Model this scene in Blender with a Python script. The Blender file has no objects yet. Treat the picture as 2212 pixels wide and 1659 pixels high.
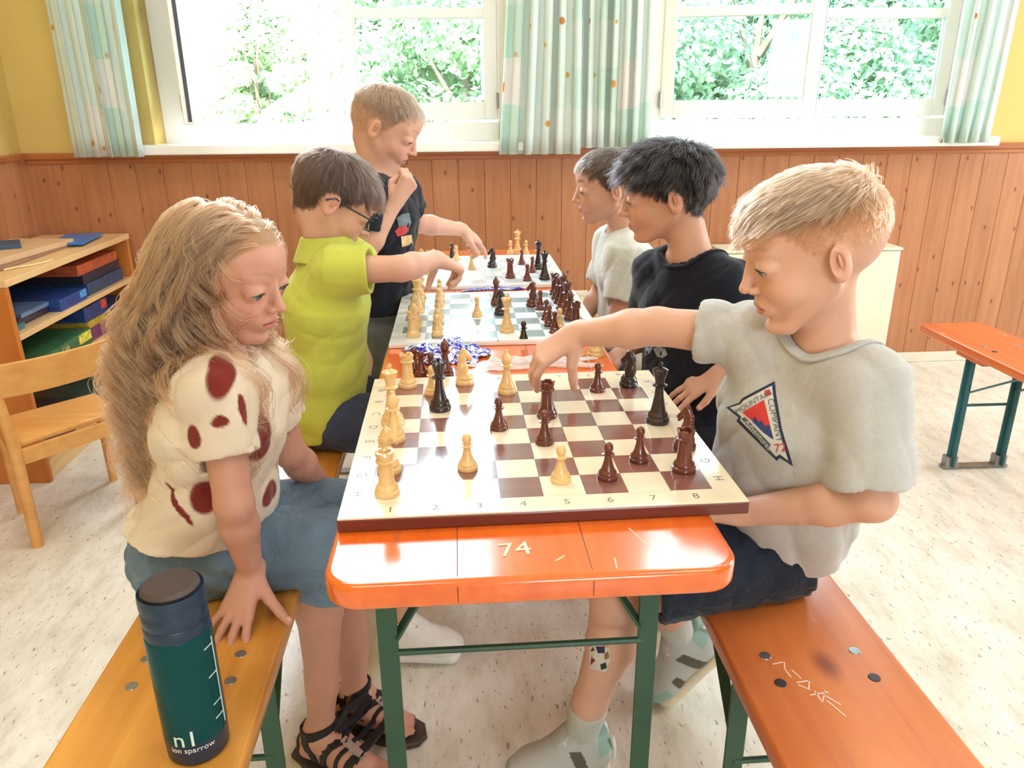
import bpy, bmesh, math, random
import numpy as np
from mathutils import Vector, Matrix
from mathutils.bvhtree import BVHTree
random.seed(7)
RNG = np.random.default_rng(7)
SC = bpy.context.scene
COL = SC.collection

# ------------------------------------------------------------------ camera
CAM = np.array([-0.0785, -0.7587, 1.2859])
YAW, PITCH, ROLL, FPX = 0.0684, 0.3462, -0.0078, 1655.8


def cam_basis():
    cy, sy = math.cos(YAW), math.sin(YAW)
    cp, sp = math.cos(PITCH), math.sin(PITCH)
    f = np.array([sy * cp, cy * cp, -sp])
    r = np.array([cy, -sy, 0.0])
    u = np.cross(r, f)
    cr, sr = math.cos(ROLL), math.sin(ROLL)
    return f, cr * r + sr * u, -sr * r + cr * u


CF, CR, CU = cam_basis()


def at(px, py, Y=None, Z=None, X=None):
    """world point seen at a photo pixel, on a plane of known depth / height"""
    d = CF + (px - 1106.0) / FPX * CR - (py - 829.5) / FPX * CU
    if Y is not None:
        t = (Y - CAM[1]) / d[1]
    elif Z is not None:
        t = (Z - CAM[2]) / d[2]
    else:
        t = (X - CAM[0]) / d[0]
    return CAM + t * d


cam_data = bpy.data.cameras.new('camera')
cam = bpy.data.objects.new('camera', cam_data)
COL.objects.link(cam)
cam_data.sensor_fit = 'HORIZONTAL'
cam_data.sensor_width = 36.0
cam_data.lens = 36.0 * FPX / 2212.0
cam_data.clip_start = 0.05
cam_data.clip_end = 200
cam.matrix_world = Matrix(((CR[0], CU[0], -CF[0], CAM[0]), (CR[1], CU[1], -CF[1], CAM[1]),
                           (CR[2], CU[2], -CF[2], CAM[2]), (0, 0, 0, 1)))
SC.camera = cam

# ------------------------------------------------------------------ light and exposure
SC.view_settings.view_transform = 'Standard'
SC.view_settings.look = 'None'
SC.view_settings.gamma = 1.0
SC.view_settings.use_curve_mapping = False
SC.view_settings.exposure = 0.92
world = bpy.data.worlds.new('sky')
SC.world = world
world.use_nodes = True
wnt = world.node_tree
bg = wnt.nodes['Background']
bg.inputs['Color'].default_value = (0.80, 0.91, 1.0, 1)
bg.inputs['Strength'].default_value = 11.0
SC.cycles.max_bounces = 7
SC.cycles.diffuse_bounces = 4
SC.cycles.glossy_bounces = 3
SC.cycles.transmission_bounces = 5
SC.cycles.transparent_max_bounces = 12
SC.cycles.caustics_reflective = False
SC.cycles.caustics_refractive = False
SC.cycles.sample_clamp_indirect = 0.0

sun_d = bpy.data.lights.new('sun', 'SUN')
sun_d.energy = 17.0
sun_d.angle = 0.02
sun_d.color = (1.0, 0.98, 0.95)
sun = bpy.data.objects.new('sun', sun_d)
COL.objects.link(sun)
sun.rotation_euler = Vector((0.45, 0.62, -0.80)).to_track_quat('-Z', 'Y').to_euler()


def area_light(name, loc, direction, sx, sy, power, color=(1, 1, 1), portal=False):
    d = bpy.data.lights.new(name, 'AREA')
    d.shape = 'RECTANGLE'
    d.size, d.size_y = sx, sy
    d.energy = power
    d.color = color
    if portal:
        d.cycles.is_portal = True
    o = bpy.data.objects.new(name, d)
    COL.objects.link(o)
    o.location = loc
    o.rotation_euler = Vector(direction).to_track_quat('-Z', 'Y').to_euler()
    return o


# portals: guide the sky light through the window openings
area_light('portal_window', (-0.60, 3.30, 2.18), (0, -1, 0), 1.66, 2.1, 1, portal=True)
area_light('portal_window.001', (1.62, 3.30, 2.18), (0, -1, 0), 1.66, 2.1, 1, portal=True)
area_light('portal_window.002', (3.84, 3.30, 2.18), (0, -1, 0), 1.66, 2.1, 1, portal=True)
area_light('portal_window.003', (5.30, 1.55, 1.62), (-1, 0, 0), 1.5, 1.7, 1, portal=True)
area_light('portal_window.004', (0.9, -4.3, 1.85), (0, 1, 0), 0.95, 1.2, 1, portal=True)

# ------------------------------------------------------------------ naming helpers
def link(o):
    COL.objects.link(o)
    return o


def tag(o, label=None, cat=None, group=None, kind=None):
    if label: o['label'] = label
    if cat: o['category'] = cat
    if group: o['group'] = group
    if kind: o['kind'] = kind
    return o


def empty(name, loc, label=None, cat=None, group=None, kind=None):
    o = bpy.data.objects.new(name, None)
    o.empty_display_size = 0.05
    o.location = Vector(loc)
    link(o)
    return tag(o, label, cat, group, kind)


def root_loc(parent):
    v = Vector((0, 0, 0))
    while parent is not None:
        v = v + parent.location
        parent = parent.parent
    return v


def raw(name, verts, faces, mat=None, parent=None, smooth=False, local=False, colors=None, mats=None, mat_idx=None):
    """one mesh object; verts are world coordinates unless local"""
    me = bpy.data.meshes.new(name)
    v = np.asarray(verts, dtype=np.float64).reshape(-1, 3)
    if parent is not None and not local:
        v = v - np.array(root_loc(parent))
    if isinstance(faces, np.ndarray):
        n, k = faces.shape
        me.vertices.add(len(v)); me.vertices.foreach_set('co', v.astype(np.float32).ravel())
        me.loops.add(n * k); me.loops.foreach_set('vertex_index', faces.astype(np.int32).ravel())
        me.polygons.add(n)
        me.polygons.foreach_set('loop_start', (np.arange(n) * k).astype(np.int32))
        me.polygons.foreach_set('loop_total', np.full(n, k, np.int32))
        me.update(calc_edges=True)
    else:
        me.from_pydata(v.tolist(), [], faces)
    if mats:
        for m in mats: me.materials.append(m)
        if mat_idx is not None:
            me.polygons.foreach_set('material_index', np.asarray(mat_idx, np.int32))
    elif mat is not None:
        me.materials.append(mat)
    if smooth:
        me.polygons.foreach_set('use_smooth', np.ones(len(me.polygons), bool))
    if colors is not None:
        a = me.color_attributes.new('Col', 'FLOAT_COLOR', 'POINT')
        c = np.ones((len(v), 4), np.float32); c[:, :3] = colors
        a.data.foreach_set('color', c.ravel())
    me.update()
    o = bpy.data.objects.new(name, me)
    link(o)
    if parent is not None: o.parent = parent
    return o


class MB:
    """collects shapes into one bmesh"""
    def __init__(s): s.bm = bmesh.new()

    def box(s, lo, hi, bevel=0.0, rot=None, seg=2, taper=None):
        lo, hi = Vector(lo), Vector(hi)
        c, d = (lo + hi) / 2, hi - lo
        g = bmesh.ops.create_cube(s.bm, size=1.0)
        vs = g['verts']
        for v in vs: v.co = Vector((v.co.x * d.x, v.co.y * d.y, v.co.z * d.z))
        if bevel > 0:
            es = list({e for v in vs for e in v.link_edges})
            r = bmesh.ops.bevel(s.bm, geom=es, offset=bevel, segments=seg, affect='EDGES', profile=0.5)
            vs = list({v for f in r['faces'] for v in f.verts} | {v for v in vs if v.is_valid})
        M = Matrix.Translation(c)
        if rot is not None: M = M @ rot.to_4x4()
        for v in vs: v.co = M @ v.co
        return s

    def bar(s, a, b, w, h, up=(0, 0, 1), bevel=0.002):
        a, b = Vector(a), Vector(b)
        z = (b - a).normalized()
        x = Vector(up).cross(z)
        if x.length < 1e-4: x = Vector((1, 0, 0)).cross(z)
        x.normalize(); y = z.cross(x)
        R = Matrix((x, y, z)).transposed()
        L = (b - a).length; c = (a + b) / 2
        h2 = Vector((w / 2, h / 2, L / 2))
        return s.box(c - h2, c + h2, bevel, R)

    def tube(s, pts, r, n=10, cap=True):
        pts = [Vector(p) for p in pts]
        rings = []
        for i, p in enumerate(pts):
            t = (pts[min(i + 1, len(pts) - 1)] - pts[max(i - 1, 0)]).normalized()
            x = t.cross(Vector((0.03, 0.05, 1)))
            if x.length < 0.05: x = t.cross(Vector((1, 0, 0)))
            x.normalize(); y = t.cross(x)
            rr = r[i] if isinstance(r, (list, tuple)) else r
            rings.append([s.bm.verts.new(p + rr * (math.cos(2 * math.pi * k / n) * x + math.sin(2 * math.pi * k / n) * y)) for k in range(n)])
        for a, b in zip(rings, rings[1:]):
            for k in range(n):
                s.bm.faces.new((a[k], a[(k + 1) % n], b[(k + 1) % n], b[k]))
        if cap:
            s.bm.faces.new(rings[0][::-1]); s.bm.faces.new(rings[-1])
        return s

    def lathe(s, prof, c=(0, 0, 0), n=24):
        c = Vector(c); rings = []
        for r, z in prof:
            if r < 1e-5: rings.append([s.bm.verts.new(c + Vector((0, 0, z)))])
            else: rings.append([s.bm.verts.new(c + Vector((r * math.cos(2 * math.pi * k / n), r * math.sin(2 * math.pi * k / n), z))) for k in range(n)])
        for a, b in zip(rings, rings[1:]):
            for k in range(n):
                k2 = (k + 1) % n
                if len(a) == 1 and len(b) == 1: continue
                if len(a) == 1: s.bm.faces.new((a[0], b[k2], b[k]))
                elif len(b) == 1: s.bm.faces.new((a[k], a[k2], b[0]))
                else: s.bm.faces.new((a[k], a[k2], b[k2], b[k]))
        return s

    def prism(s, poly, z0, z1, bevel=0.0, M=None):
        a = [s.bm.verts.new((x, y, z0)) for x, y in poly]
        b = [s.bm.verts.new((x, y, z1)) for x, y in poly]
        n = len(poly)
        fs = [s.bm.faces.new(a[::-1]), s.bm.faces.new(b)]
        for k in range(n): fs.append(s.bm.faces.new((a[k], a[(k + 1) % n], b[(k + 1) % n], b[k])))
        vs = a + b
        if bevel > 0:
            es = [e for e in fs[0].edges] + [e for e in fs[1].edges]
            r = bmesh.ops.bevel(s.bm, geom=es, offset=bevel, segments=3, affect='EDGES', profile=0.5)
            vs = list({v for f in r['faces'] for v in f.verts} | {v for v in vs if v.is_valid})
        if M is not None:
            for v in vs: v.co = M @ v.co
        return s

    def build(s, name, mat, parent=None, smooth=False, local=False):
        bmesh.ops.recalc_face_normals(s.bm, faces=s.bm.faces[:])
        me = bpy.data.meshes.new(name)
        if parent is not None and not local:
            off = root_loc(parent)
            for v in s.bm.verts: v.co -= off
        if smooth:
            lim = math.radians(38)
            for e in s.bm.edges:
                if len(e.link_faces) == 2:
                    big = [len(f.verts) > 8 for f in e.link_faces]
                    if (big[0] != big[1]) or e.calc_face_angle(0.0) > lim: e.smooth = False
            for f in s.bm.faces: f.smooth = True
        s.bm.to_mesh(me); s.bm.free()
        if mat is not None: me.materials.append(mat)
        o = bpy.data.objects.new(name, me)
        link(o)
        if parent is not None: o.parent = parent
        return o


def copy_tree(o, loc, rz=0.0, label=None):
    r = o.copy(); link(r); r.location = loc; r.rotation_euler = (0, 0, rz)
    if label: r['label'] = label
    for ch in o.children:
        c = ch.copy(); link(c); c.parent = r
        for g in ch.children:
            d = g.copy(); link(d); d.parent = c
    return r


# ------------------------------------------------------------------ materials
def srgb(r, g, b):
    f = lambda c: (c / 255 / 12.92) if c / 255 <= 0.04045 else ((c / 255 + 0.055) / 1.055) ** 2.4
    return (f(r), f(g), f(b))


def new_mat(name):
    m = bpy.data.materials.new(name); m.use_nodes = True
    return m, m.node_tree.nodes, m.node_tree.links, m.node_tree.nodes['Principled BSDF']


def N(nodes, typ, **kw):
    n = nodes.new(typ)
    for k, v in kw.items():
        if k in n.inputs.keys(): n.inputs[k].default_value = v
        else: setattr(n, k, v)
    return n


def ramp(nodes, stops):
    n = nodes.new('ShaderNodeValToRGB'); e = n.color_ramp.elements
    while len(e) < len(stops): e.new(0.5)
    for i, (p, c) in enumerate(stops):
        e[i].position = p; e[i].color = (c[0], c[1], c[2], 1)
    return n


def simple(name, col, rough=0.5, var=0.12, scale=8.0, bump=0.0, bscale=60.0, metal=0.0, spec=0.5, coat=0.0, transl=0.0):
    """base colour with a soft noise variation and optional fine bump"""
    m, nd, ln, p = new_mat(name)
    tc = nd.new('ShaderNodeTexCoord')
    nz = N(nd, 'ShaderNodeTexNoise', Scale=scale, Detail=3.0)
    ln.new(tc.outputs['Object'], nz.inputs['Vector'])
    a = [c * (1 - var) for c in col]; b = [min(1, c * (1 + var)) for c in col]
    rp = ramp(nd, [(0.3, a), (0.7, b)])
    ln.new(nz.outputs['Fac'], rp.inputs['Fac']); ln.new(rp.outputs['Color'], p.inputs['Base Color'])
    p.inputs['Roughness'].default_value = rough
    p.inputs['Metallic'].default_value = metal
    p.inputs['Specular IOR Level'].default_value = spec
    if coat: p.inputs['Coat Weight'].default_value = coat; p.inputs['Coat Roughness'].default_value = 0.12
    if bump > 0:
        n2 = N(nd, 'ShaderNodeTexNoise', Scale=bscale, Detail=4.0)
        ln.new(tc.outputs['Object'], n2.inputs['Vector'])
        bp = N(nd, 'ShaderNodeBump', Strength=bump, Distance=0.004)
        ln.new(n2.outputs['Fac'], bp.inputs['Height']); ln.new(bp.outputs['Normal'], p.inputs['Normal'])
    return m


def wood(name, base, dark, rough=0.4, axis='X', stretch=14.0, scale=5.0, knots=0.0, knot_col=None, coat=0.0, bump=0.05,
         rand=0.0, wear=0.0, wear_col=(0.5, 0.3, 0.18), kscale=2.2, spec=0.5, contrast=1.0):
    """stretched grain, optional dark knots, optional worn scratches"""
    m, nd, ln, p = new_mat(name)
    tc = nd.new('ShaderNodeTexCoord')
    oi = nd.new('ShaderNodeObjectInfo')
    add = N(nd, 'ShaderNodeVectorMath', operation='ADD')
    sc = N(nd, 'ShaderNodeVectorMath', operation='SCALE'); sc.inputs[0].default_value = (3.1, 5.7, 7.3)
    ln.new(oi.outputs['Random'], sc.inputs['Scale'])
    ln.new(tc.outputs['Object'], add.inputs[0]); ln.new(sc.outputs[0], add.inputs[1])
    mp = nd.new('ShaderNodeMapping')
    s = [stretch, stretch, stretch]; s['XYZ'.index(axis)] = 1.0
    mp.inputs['Scale'].default_value = s
    ln.new(add.outputs[0], mp.inputs['Vector'])
    nz = N(nd, 'ShaderNodeTexNoise', Scale=scale, Detail=5.0, Roughness=0.6, Distortion=0.6)
    ln.new(mp.outputs[0], nz.inputs['Vector'])
    rp = ramp(nd, [(0.5 - 0.22 / contrast, dark), (0.5 + 0.2 / contrast, base)])
    ln.new(nz.outputs['Fac'], rp.inputs['Fac'])
    out = rp.outputs['Color']
    if rand > 0:
        hs = nd.new('ShaderNodeHueSaturation')
        mr = N(nd, 'ShaderNodeMapRange'); mr.inputs['To Min'].default_value = 1 - rand; mr.inputs['To Max'].default_value = 1 + rand
        ln.new(oi.outputs['Random'], mr.inputs['Value']); ln.new(mr.outputs[0], hs.inputs['Value'])
        ln.new(out, hs.inputs['Color']); out = hs.outputs['Color']
    if knots > 0:
        sx = nd.new('ShaderNodeSeparateXYZ'); ln.new(add.outputs[0], sx.inputs[0])
        mlt = N(nd, 'ShaderNodeMath', operation='MULTIPLY'); mlt.inputs[1].default_value = 0.55; ln.new(sx.outputs[axis], mlt.inputs[0])
        cx_ = nd.new('ShaderNodeCombineXYZ'); ln.new(sx.outputs['X'], cx_.inputs['X']); ln.new(mlt.outputs[0], cx_.inputs['Y'])
        vo = N(nd, 'ShaderNodeTexVoronoi', Scale=kscale, Randomness=1.0)
        vo.voronoi_dimensions = '2D'
        ln.new(cx_.outputs[0], vo.inputs['Vector'])
        kr = ramp(nd, [(0.02 * knots, (0.85, 0.85, 0.85)), (0.085 * knots, (0, 0, 0))])
        ln.new(vo.outputs['Distance'], kr.inputs['Fac'])
        mx = N(nd, 'ShaderNodeMix', data_type='RGBA')
        ln.new(kr.outputs['Color'], mx.inputs[0]); ln.new(out, mx.inputs[6])
        mx.inputs[7].default_value = (*(knot_col or [c * 0.35 for c in dark]), 1)
        out = mx.outputs[2]
    if wear > 0:
        mw = nd.new('ShaderNodeMapping'); ws = [9.0, 9.0, 9.0]; ws['XYZ'.index(axis)] = 3.0
        mw.inputs['Scale'].default_value = ws
        ln.new(tc.outputs['Object'], mw.inputs['Vector'])
        n3 = N(nd, 'ShaderNodeTexNoise', Scale=3.0, Detail=8.0, Roughness=0.75)
        ln.new(mw.outputs[0], n3.inputs['Vector'])
        wr = ramp(nd, [(0.70 - wear * 0.1, (0, 0, 0)), (0.74 - wear * 0.1, (1, 1, 1))])
        ln.new(n3.outputs['Fac'], wr.inputs['Fac'])
        mx = N(nd, 'ShaderNodeMix', data_type='RGBA')
        ln.new(wr.outputs['Color'], mx.inputs[0]); ln.new(out, mx.inputs[6]); mx.inputs[7].default_value = (*wear_col, 1)
        out = mx.outputs[2]
    ln.new(out, p.inputs['Base Color'])
    p.inputs['Roughness'].default_value = rough
    p.inputs['Specular IOR Level'].default_value = spec
    if coat: p.inputs['Coat Weight'].default_value = coat; p.inputs['Coat Roughness'].default_value = 0.1
    if bump > 0:
        bp = N(nd, 'ShaderNodeBump', Strength=bump, Distance=0.003)
        ln.new(nz.outputs['Fac'], bp.inputs['Height']); ln.new(bp.outputs['Normal'], p.inputs['Normal'])
    return m


def attr_mat(name, rough=0.55, sss=0.0, bump=0.0, bscale=90.0, weave=0.0, spec=0.4, noise=0.08, nscale=12.0, fold=0.0, fscale=9.0, sheen=0.0):
    """colour from the mesh attribute Col (painted per region), small variation on top"""
    m, nd, ln, p = new_mat(name)
    at_ = N(nd, 'ShaderNodeVertexColor', layer_name='Col')
    tc = nd.new('ShaderNodeTexCoord')
    nz = N(nd, 'ShaderNodeTexNoise', Scale=nscale, Detail=4.0)
    ln.new(tc.outputs['Object'], nz.inputs['Vector'])
    hs = nd.new('ShaderNodeHueSaturation')
    mr = N(nd, 'ShaderNodeMapRange'); mr.inputs['To Min'].default_value = 1 - noise; mr.inputs['To Max'].default_value = 1 + noise
    ln.new(nz.outputs['Fac'], mr.inputs['Value']); ln.new(mr.outputs[0], hs.inputs['Value'])
    ln.new(at_.outputs['Color'], hs.inputs['Color'])
    ln.new(hs.outputs['Color'], p.inputs['Base Color'])
    p.inputs['Roughness'].default_value = rough
    p.inputs['Specular IOR Level'].default_value = spec
    if sss:
        p.inputs['Subsurface Weight'].default_value = sss
        p.inputs['Subsurface Radius'].default_value = (1.0, 0.35, 0.2)
        p.inputs['Subsurface Scale'].default_value = 0.008
    if sheen: p.inputs['Sheen Weight'].default_value = sheen; p.inputs['Sheen Roughness'].default_value = 0.5
    nrm = None
    if bump > 0:
        n2 = N(nd, 'ShaderNodeTexNoise', Scale=bscale, Detail=3.0)
        ln.new(tc.outputs['Object'], n2.inputs['Vector'])
        bp = N(nd, 'ShaderNodeBump', Strength=bump, Distance=0.002)
        ln.new(n2.outputs['Fac'], bp.inputs['Height']); nrm = bp.outputs['Normal']
    if fold > 0:
        n4 = N(nd, 'ShaderNodeTexNoise', Scale=fscale, Detail=3.0, Distortion=1.2)
        ln.new(tc.outputs['Object'], n4.inputs['Vector'])
        b2 = N(nd, 'ShaderNodeBump', Strength=fold, Distance=0.02)
        ln.new(n4.outputs['Fac'], b2.inputs['Height'])
        if nrm is not None: ln.new(nrm, b2.inputs['Normal'])
        nrm = b2.outputs['Normal']
    if nrm is not None: ln.new(nrm, p.inputs['Normal'])
    return m

def xf(self, M):
    for v in self.bm.verts: v.co = M @ v.co
    return self
MB.xf = xf

# ------------------------------------------------------------------ room materials
M_pine = wood('pine_panelling', srgb(184, 126, 88), srgb(166, 104, 68), rough=0.46, axis='Z', stretch=16, scale=2.2, knots=0.75,
              knot_col=srgb(104, 54, 34), rand=0.05, bump=0.03, kscale=7.0)
M_pine_cap = wood('pine_cap', srgb(182, 112, 64), srgb(158, 88, 48), rough=0.4, axis='X', stretch=14, scale=2.5, bump=0.03)
M_yellow = simple('yellow_paint', srgb(214, 184, 108), 0.75, 0.04, 3.0, bump=0.12, bscale=140)
M_white_wall = simple('white_plaster', srgb(236, 232, 222), 0.8, 0.02, 3.0, bump=0.1, bscale=120)
M_ceiling = simple('ceiling_paint', srgb(245, 243, 238), 0.85, 0.015, 2.0)
M_white = simple('white_lacquer', srgb(247, 247, 246), 0.3, 0.015, 4.0)
M_gasket = simple('dark_gasket', srgb(70, 70, 84), 0.6, 0.1)
M_metal = simple('brushed_metal', srgb(170, 172, 175), 0.3, 0.05, metal=1.0)
M_base = simple('baseboard_paint', srgb(222, 212, 196), 0.45, 0.04, 6.0)


def lino():
    m, nd, ln, p = new_mat('speckled_linoleum')
    tc = nd.new('ShaderNodeTexCoord')
    mp = nd.new('ShaderNodeMapping'); mp.inputs['Scale'].default_value = (1.0, 0.34, 1.0)
    ln.new(tc.outputs['Object'], mp.inputs['Vector'])
    n1 = N(nd, 'ShaderNodeTexNoise', Scale=16.0, Detail=6.0, Roughness=0.7)
    ln.new(mp.outputs[0], n1.inputs['Vector'])
    r1 = ramp(nd, [(0.30, srgb(198, 189, 175)), (0.5, srgb(222, 216, 205)), (0.72, srgb(236, 232, 225))])
    ln.new(n1.outputs['Fac'], r1.inputs['Fac'])
    n2 = N(nd, 'ShaderNodeTexNoise', Scale=110.0, Detail=2.0, Roughness=0.5)
    ln.new(mp.outputs[0], n2.inputs['Vector'])
    r2 = ramp(nd, [(0.29, (0.7, 0.7, 0.7)), (0.36, (0, 0, 0))])
    ln.new(n2.outputs['Fac'], r2.inputs['Fac'])
    mx = N(nd, 'ShaderNodeMix', data_type='RGBA')
    ln.new(r2.outputs['Color'], mx.inputs[0]); ln.new(r1.outputs['Color'], mx.inputs[6])
    mx.inputs[7].default_value = (*srgb(104, 98, 96), 1)
    ln.new(mx.outputs[2], p.inputs['Base Color'])
    p.inputs['Roughness'].default_value = 0.30
    p.inputs['Specular IOR Level'].default_value = 0.5
    return m


def glass_mat():
    m, nd, ln, p = new_mat('window_glass')
    nd.remove(p)
    out = nd['Material Output']
    tr = nd.new('ShaderNodeBsdfTransparent'); tr.inputs['Color'].default_value = (0.69, 0.77, 0.77, 1)
    gl = nd.new('ShaderNodeBsdfGlossy'); gl.inputs['Roughness'].default_value = 0.02
    fr = nd.new('ShaderNodeFresnel'); fr.inputs['IOR'].default_value = 1.5
    mx = nd.new('ShaderNodeMixShader')
    ln.new(fr.outputs[0], mx.inputs[0]); ln.new(tr.outputs[0], mx.inputs[1]); ln.new(gl.outputs[0], mx.inputs[2])
    ln.new(mx.outputs[0], out.inputs['Surface'])
    return m


M_lino, M_glass = lino(), glass_mat()

# ------------------------------------------------------------------ shell
XL, XR, YB, YW, ZC = -2.02, 5.20, -4.20, 2.975, 3.55
YO = 3.32
fl = MB(); fl.box((XL - 0.2, YB - 0.2, -0.12), (XR + 0.2, YO, 0.0))
tag(fl.build('floor', M_lino), 'beige speckled linoleum floor under the tables and benches', kind='structure')
ce = MB(); ce.box((XL - 0.2, YB - 0.2, ZC), (XR + 0.2, YO, ZC + 0.15))
tag(ce.build('ceiling', M_ceiling), 'white ceiling of the room', kind='structure')
W1 = (-1.43, 0.23); W2 = (0.79, 2.45); W3 = (3.01, 4.67); WZ = (1.10, 3.25)
wb = MB()
wb.box((XL - 0.2, YW, 0), (XR + 0.2, YO, WZ[0]))
wb.box((XL - 0.2, YW, WZ[1]), (XR + 0.2, YO, ZC))
wb.box((XL - 0.2, YW, WZ[0]), (W1[0], YO, WZ[1]))
wb.box((W1[1], YW, WZ[0]), (W2[0], YO, WZ[1]))
wb.box((W2[1], YW, WZ[0]), (W3[0], YO, WZ[1]))
wb.box((W3[1], YW, WZ[0]), (XR + 0.2, YO, WZ[1]))
wall_back = tag(wb.build('wall_back', M_yellow), 'yellow window wall above pine panelling', kind='structure')
wl = MB(); wl.box((XL - 0.2, YB - 0.2, 0), (XL, YW - 0.0005, ZC))
wall_left = tag(wl.build('wall_left', M_yellow), 'yellow side wall at the left behind the shelf', kind='structure')
wr = MB()
wr.box((XR, YB, 0), (XR + 0.2, YW - 0.0005, 0.75)); wr.box((XR, YB, 2.45), (XR + 0.2, YW - 0.0005, ZC))
wr.box((XR, YB, 0.75), (XR + 0.2, 0.8, 2.45)); wr.box((XR, 2.3, 0.75), (XR + 0.2, YW - 0.0005, 2.45))
tag(wr.build('wall_right', M_yellow), 'side wall with a window opening at the right', kind='structure')
wf = MB()  # unseen wall; its opening is sized for the fill light it lets in
wf.box((XL, YB - 0.2, 0), (XR, YB, 1.4)); wf.box((XL, YB - 0.2, 2.32), (XR, YB, ZC))
wf.box((XL, YB - 0.2, 1.4), (0.3, YB, 2.32)); wf.box((1.5, YB - 0.2, 1.4), (XR, YB, 2.32))
tag(wf.build('wall_front', M_white_wall), 'wall with an opening behind the camera', kind='structure')

# pine wainscot: every board its own piece
PW, PT = 0.122, 0.016
pm = MB(); pm.box((-PW / 2 + 0.0006, -PT, 0), (PW / 2 - 0.0006, 0, 1.032), 0.0014, seg=1)
p0 = pm.build('plank', M_pine, wall_back, local=True)
p0.location = (XL + PW / 2, YW, 0.05)
x = XL + PW * 1.5
while x < XR - 0.03:
    o = p0.copy(); link(o); o.parent = wall_back; o.location = (x, YW, 0.05); x += PW
p1 = p0.copy(); link(p1); p1.parent = wall_left
p1.rotation_euler = (0, 0, math.pi / 2); p1.location = (XL, YW - PT - PW / 2, 0.05)
y = YW - PT - PW * 1.5
while y > 0.3:
    o = p1.copy(); link(o); o.parent = wall_left; o.location = (XL, y, 0.05); y -= PW
cb = MB(); cb.box((XL, YW - 0.030, 1.080), (XR, YW, 1.108), 0.005); cb.box((XL, YW - 0.022, 1.060), (XR, YW - 0.002, 1.082), 0.004)
tag(cb.build('trim_1', M_pine_cap), 'pine cap rail along the top of the panelling', kind='structure')
cb = MB(); cb.box((XL, 0.3, 1.080), (XL + 0.030, YW - 0.03, 1.108), 0.005)
tag(cb.build('trim_2', M_pine_cap), 'pine cap rail on the left wall', kind='structure')
bb = MB(); bb.box((XL, YW - 0.030, 0), (XR, YW - 0.001, 0.052), 0.004)
tag(bb.build('baseboard_back', M_base), 'cream baseboard under the pine panelling', kind='structure')
bb = MB(); bb.box((XL + 0.001, 0.3, 0), (XL + 0.030, YW - 0.03, 0.052), 0.004)
tag(bb.build('baseboard_left', M_base), 'cream baseboard on the left wall', kind='structure')


# ------------------------------------------------------------------ windows
def sash(win, hinge, width, z0, z1, ang, muntins, handle=None):
    """hinge at x=0, extends along +x (or -x when width<0) and swings by ang about z"""
    M = Matrix.Translation(hinge) @ Matrix.Rotation(ang, 4, 'Z')
    s = 1 if width > 0 else -1
    w = abs(width); t = 0.024
    def bx(mb, x0, x1, za, zb, ty=t, bev=0.005):
        a, b = sorted((s * x0, s * x1)); mb.box((a, -ty, za), (b, ty, zb), bev)
    fr = MB()
    bx(fr, 0, 0.062, z0, z1); bx(fr, w - 0.062, w, z0, z1)
    bx(fr, 0.06, w - 0.06, z0, z0 + 0.080); bx(fr, 0.06, w - 0.06, z1 - 0.07, z1)
    f = fr.xf(M).build('sash', M_white, win)
    zs = [z0 + 0.080] + list(muntins) + [z1 - 0.07]
    for zm in muntins:
        mu = MB(); bx(mu, 0.06, w - 0.06, zm - 0.022, zm + 0.022, 0.018, 0.004)
        mu.xf(M).build('muntin', M_white, f)
    for a, b in zip(zs, zs[1:]):
        pn = MB(); bx(pn, 0.055, w - 0.055, a - 0.004, b + 0.004, 0.003, 0)
        pn.xf(M).build('pane', M_glass, f)
    gk = MB(); bx(gk, w, w + 0.004, z0 + 0.01, z1 - 0.01, 0.007, 0)
    gk.xf(M).build('gasket', M_gasket, f)
    if handle is not None:
        h = MB(); xh = s * (w - 0.03)
        h.box((xh - 0.012, -t - 0.008, handle - 0.06), (xh + 0.012, -t, handle + 0.06), 0.003)
        h.box((xh - 0.008, -t - 0.04, handle - 0.012), (xh + 0.008, -t - 0.006, handle + 0.012), 0.003)
        h.box((xh - 0.009, -t - 0.05, handle - 0.11), (xh + 0.009, -t - 0.034, handle + 0.012), 0.004)
        h.xf(M).build('handle', M_metal, f)
    hg = MB()
    for zz in (z0 + 0.05, z1 - 0.12): hg.tube([(0, -t - 0.006, zz), (0, -t - 0.006, zz + 0.07)], 0.008, 8)
    hg.xf(M).build('hinge', M_metal, f)
    return f


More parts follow.
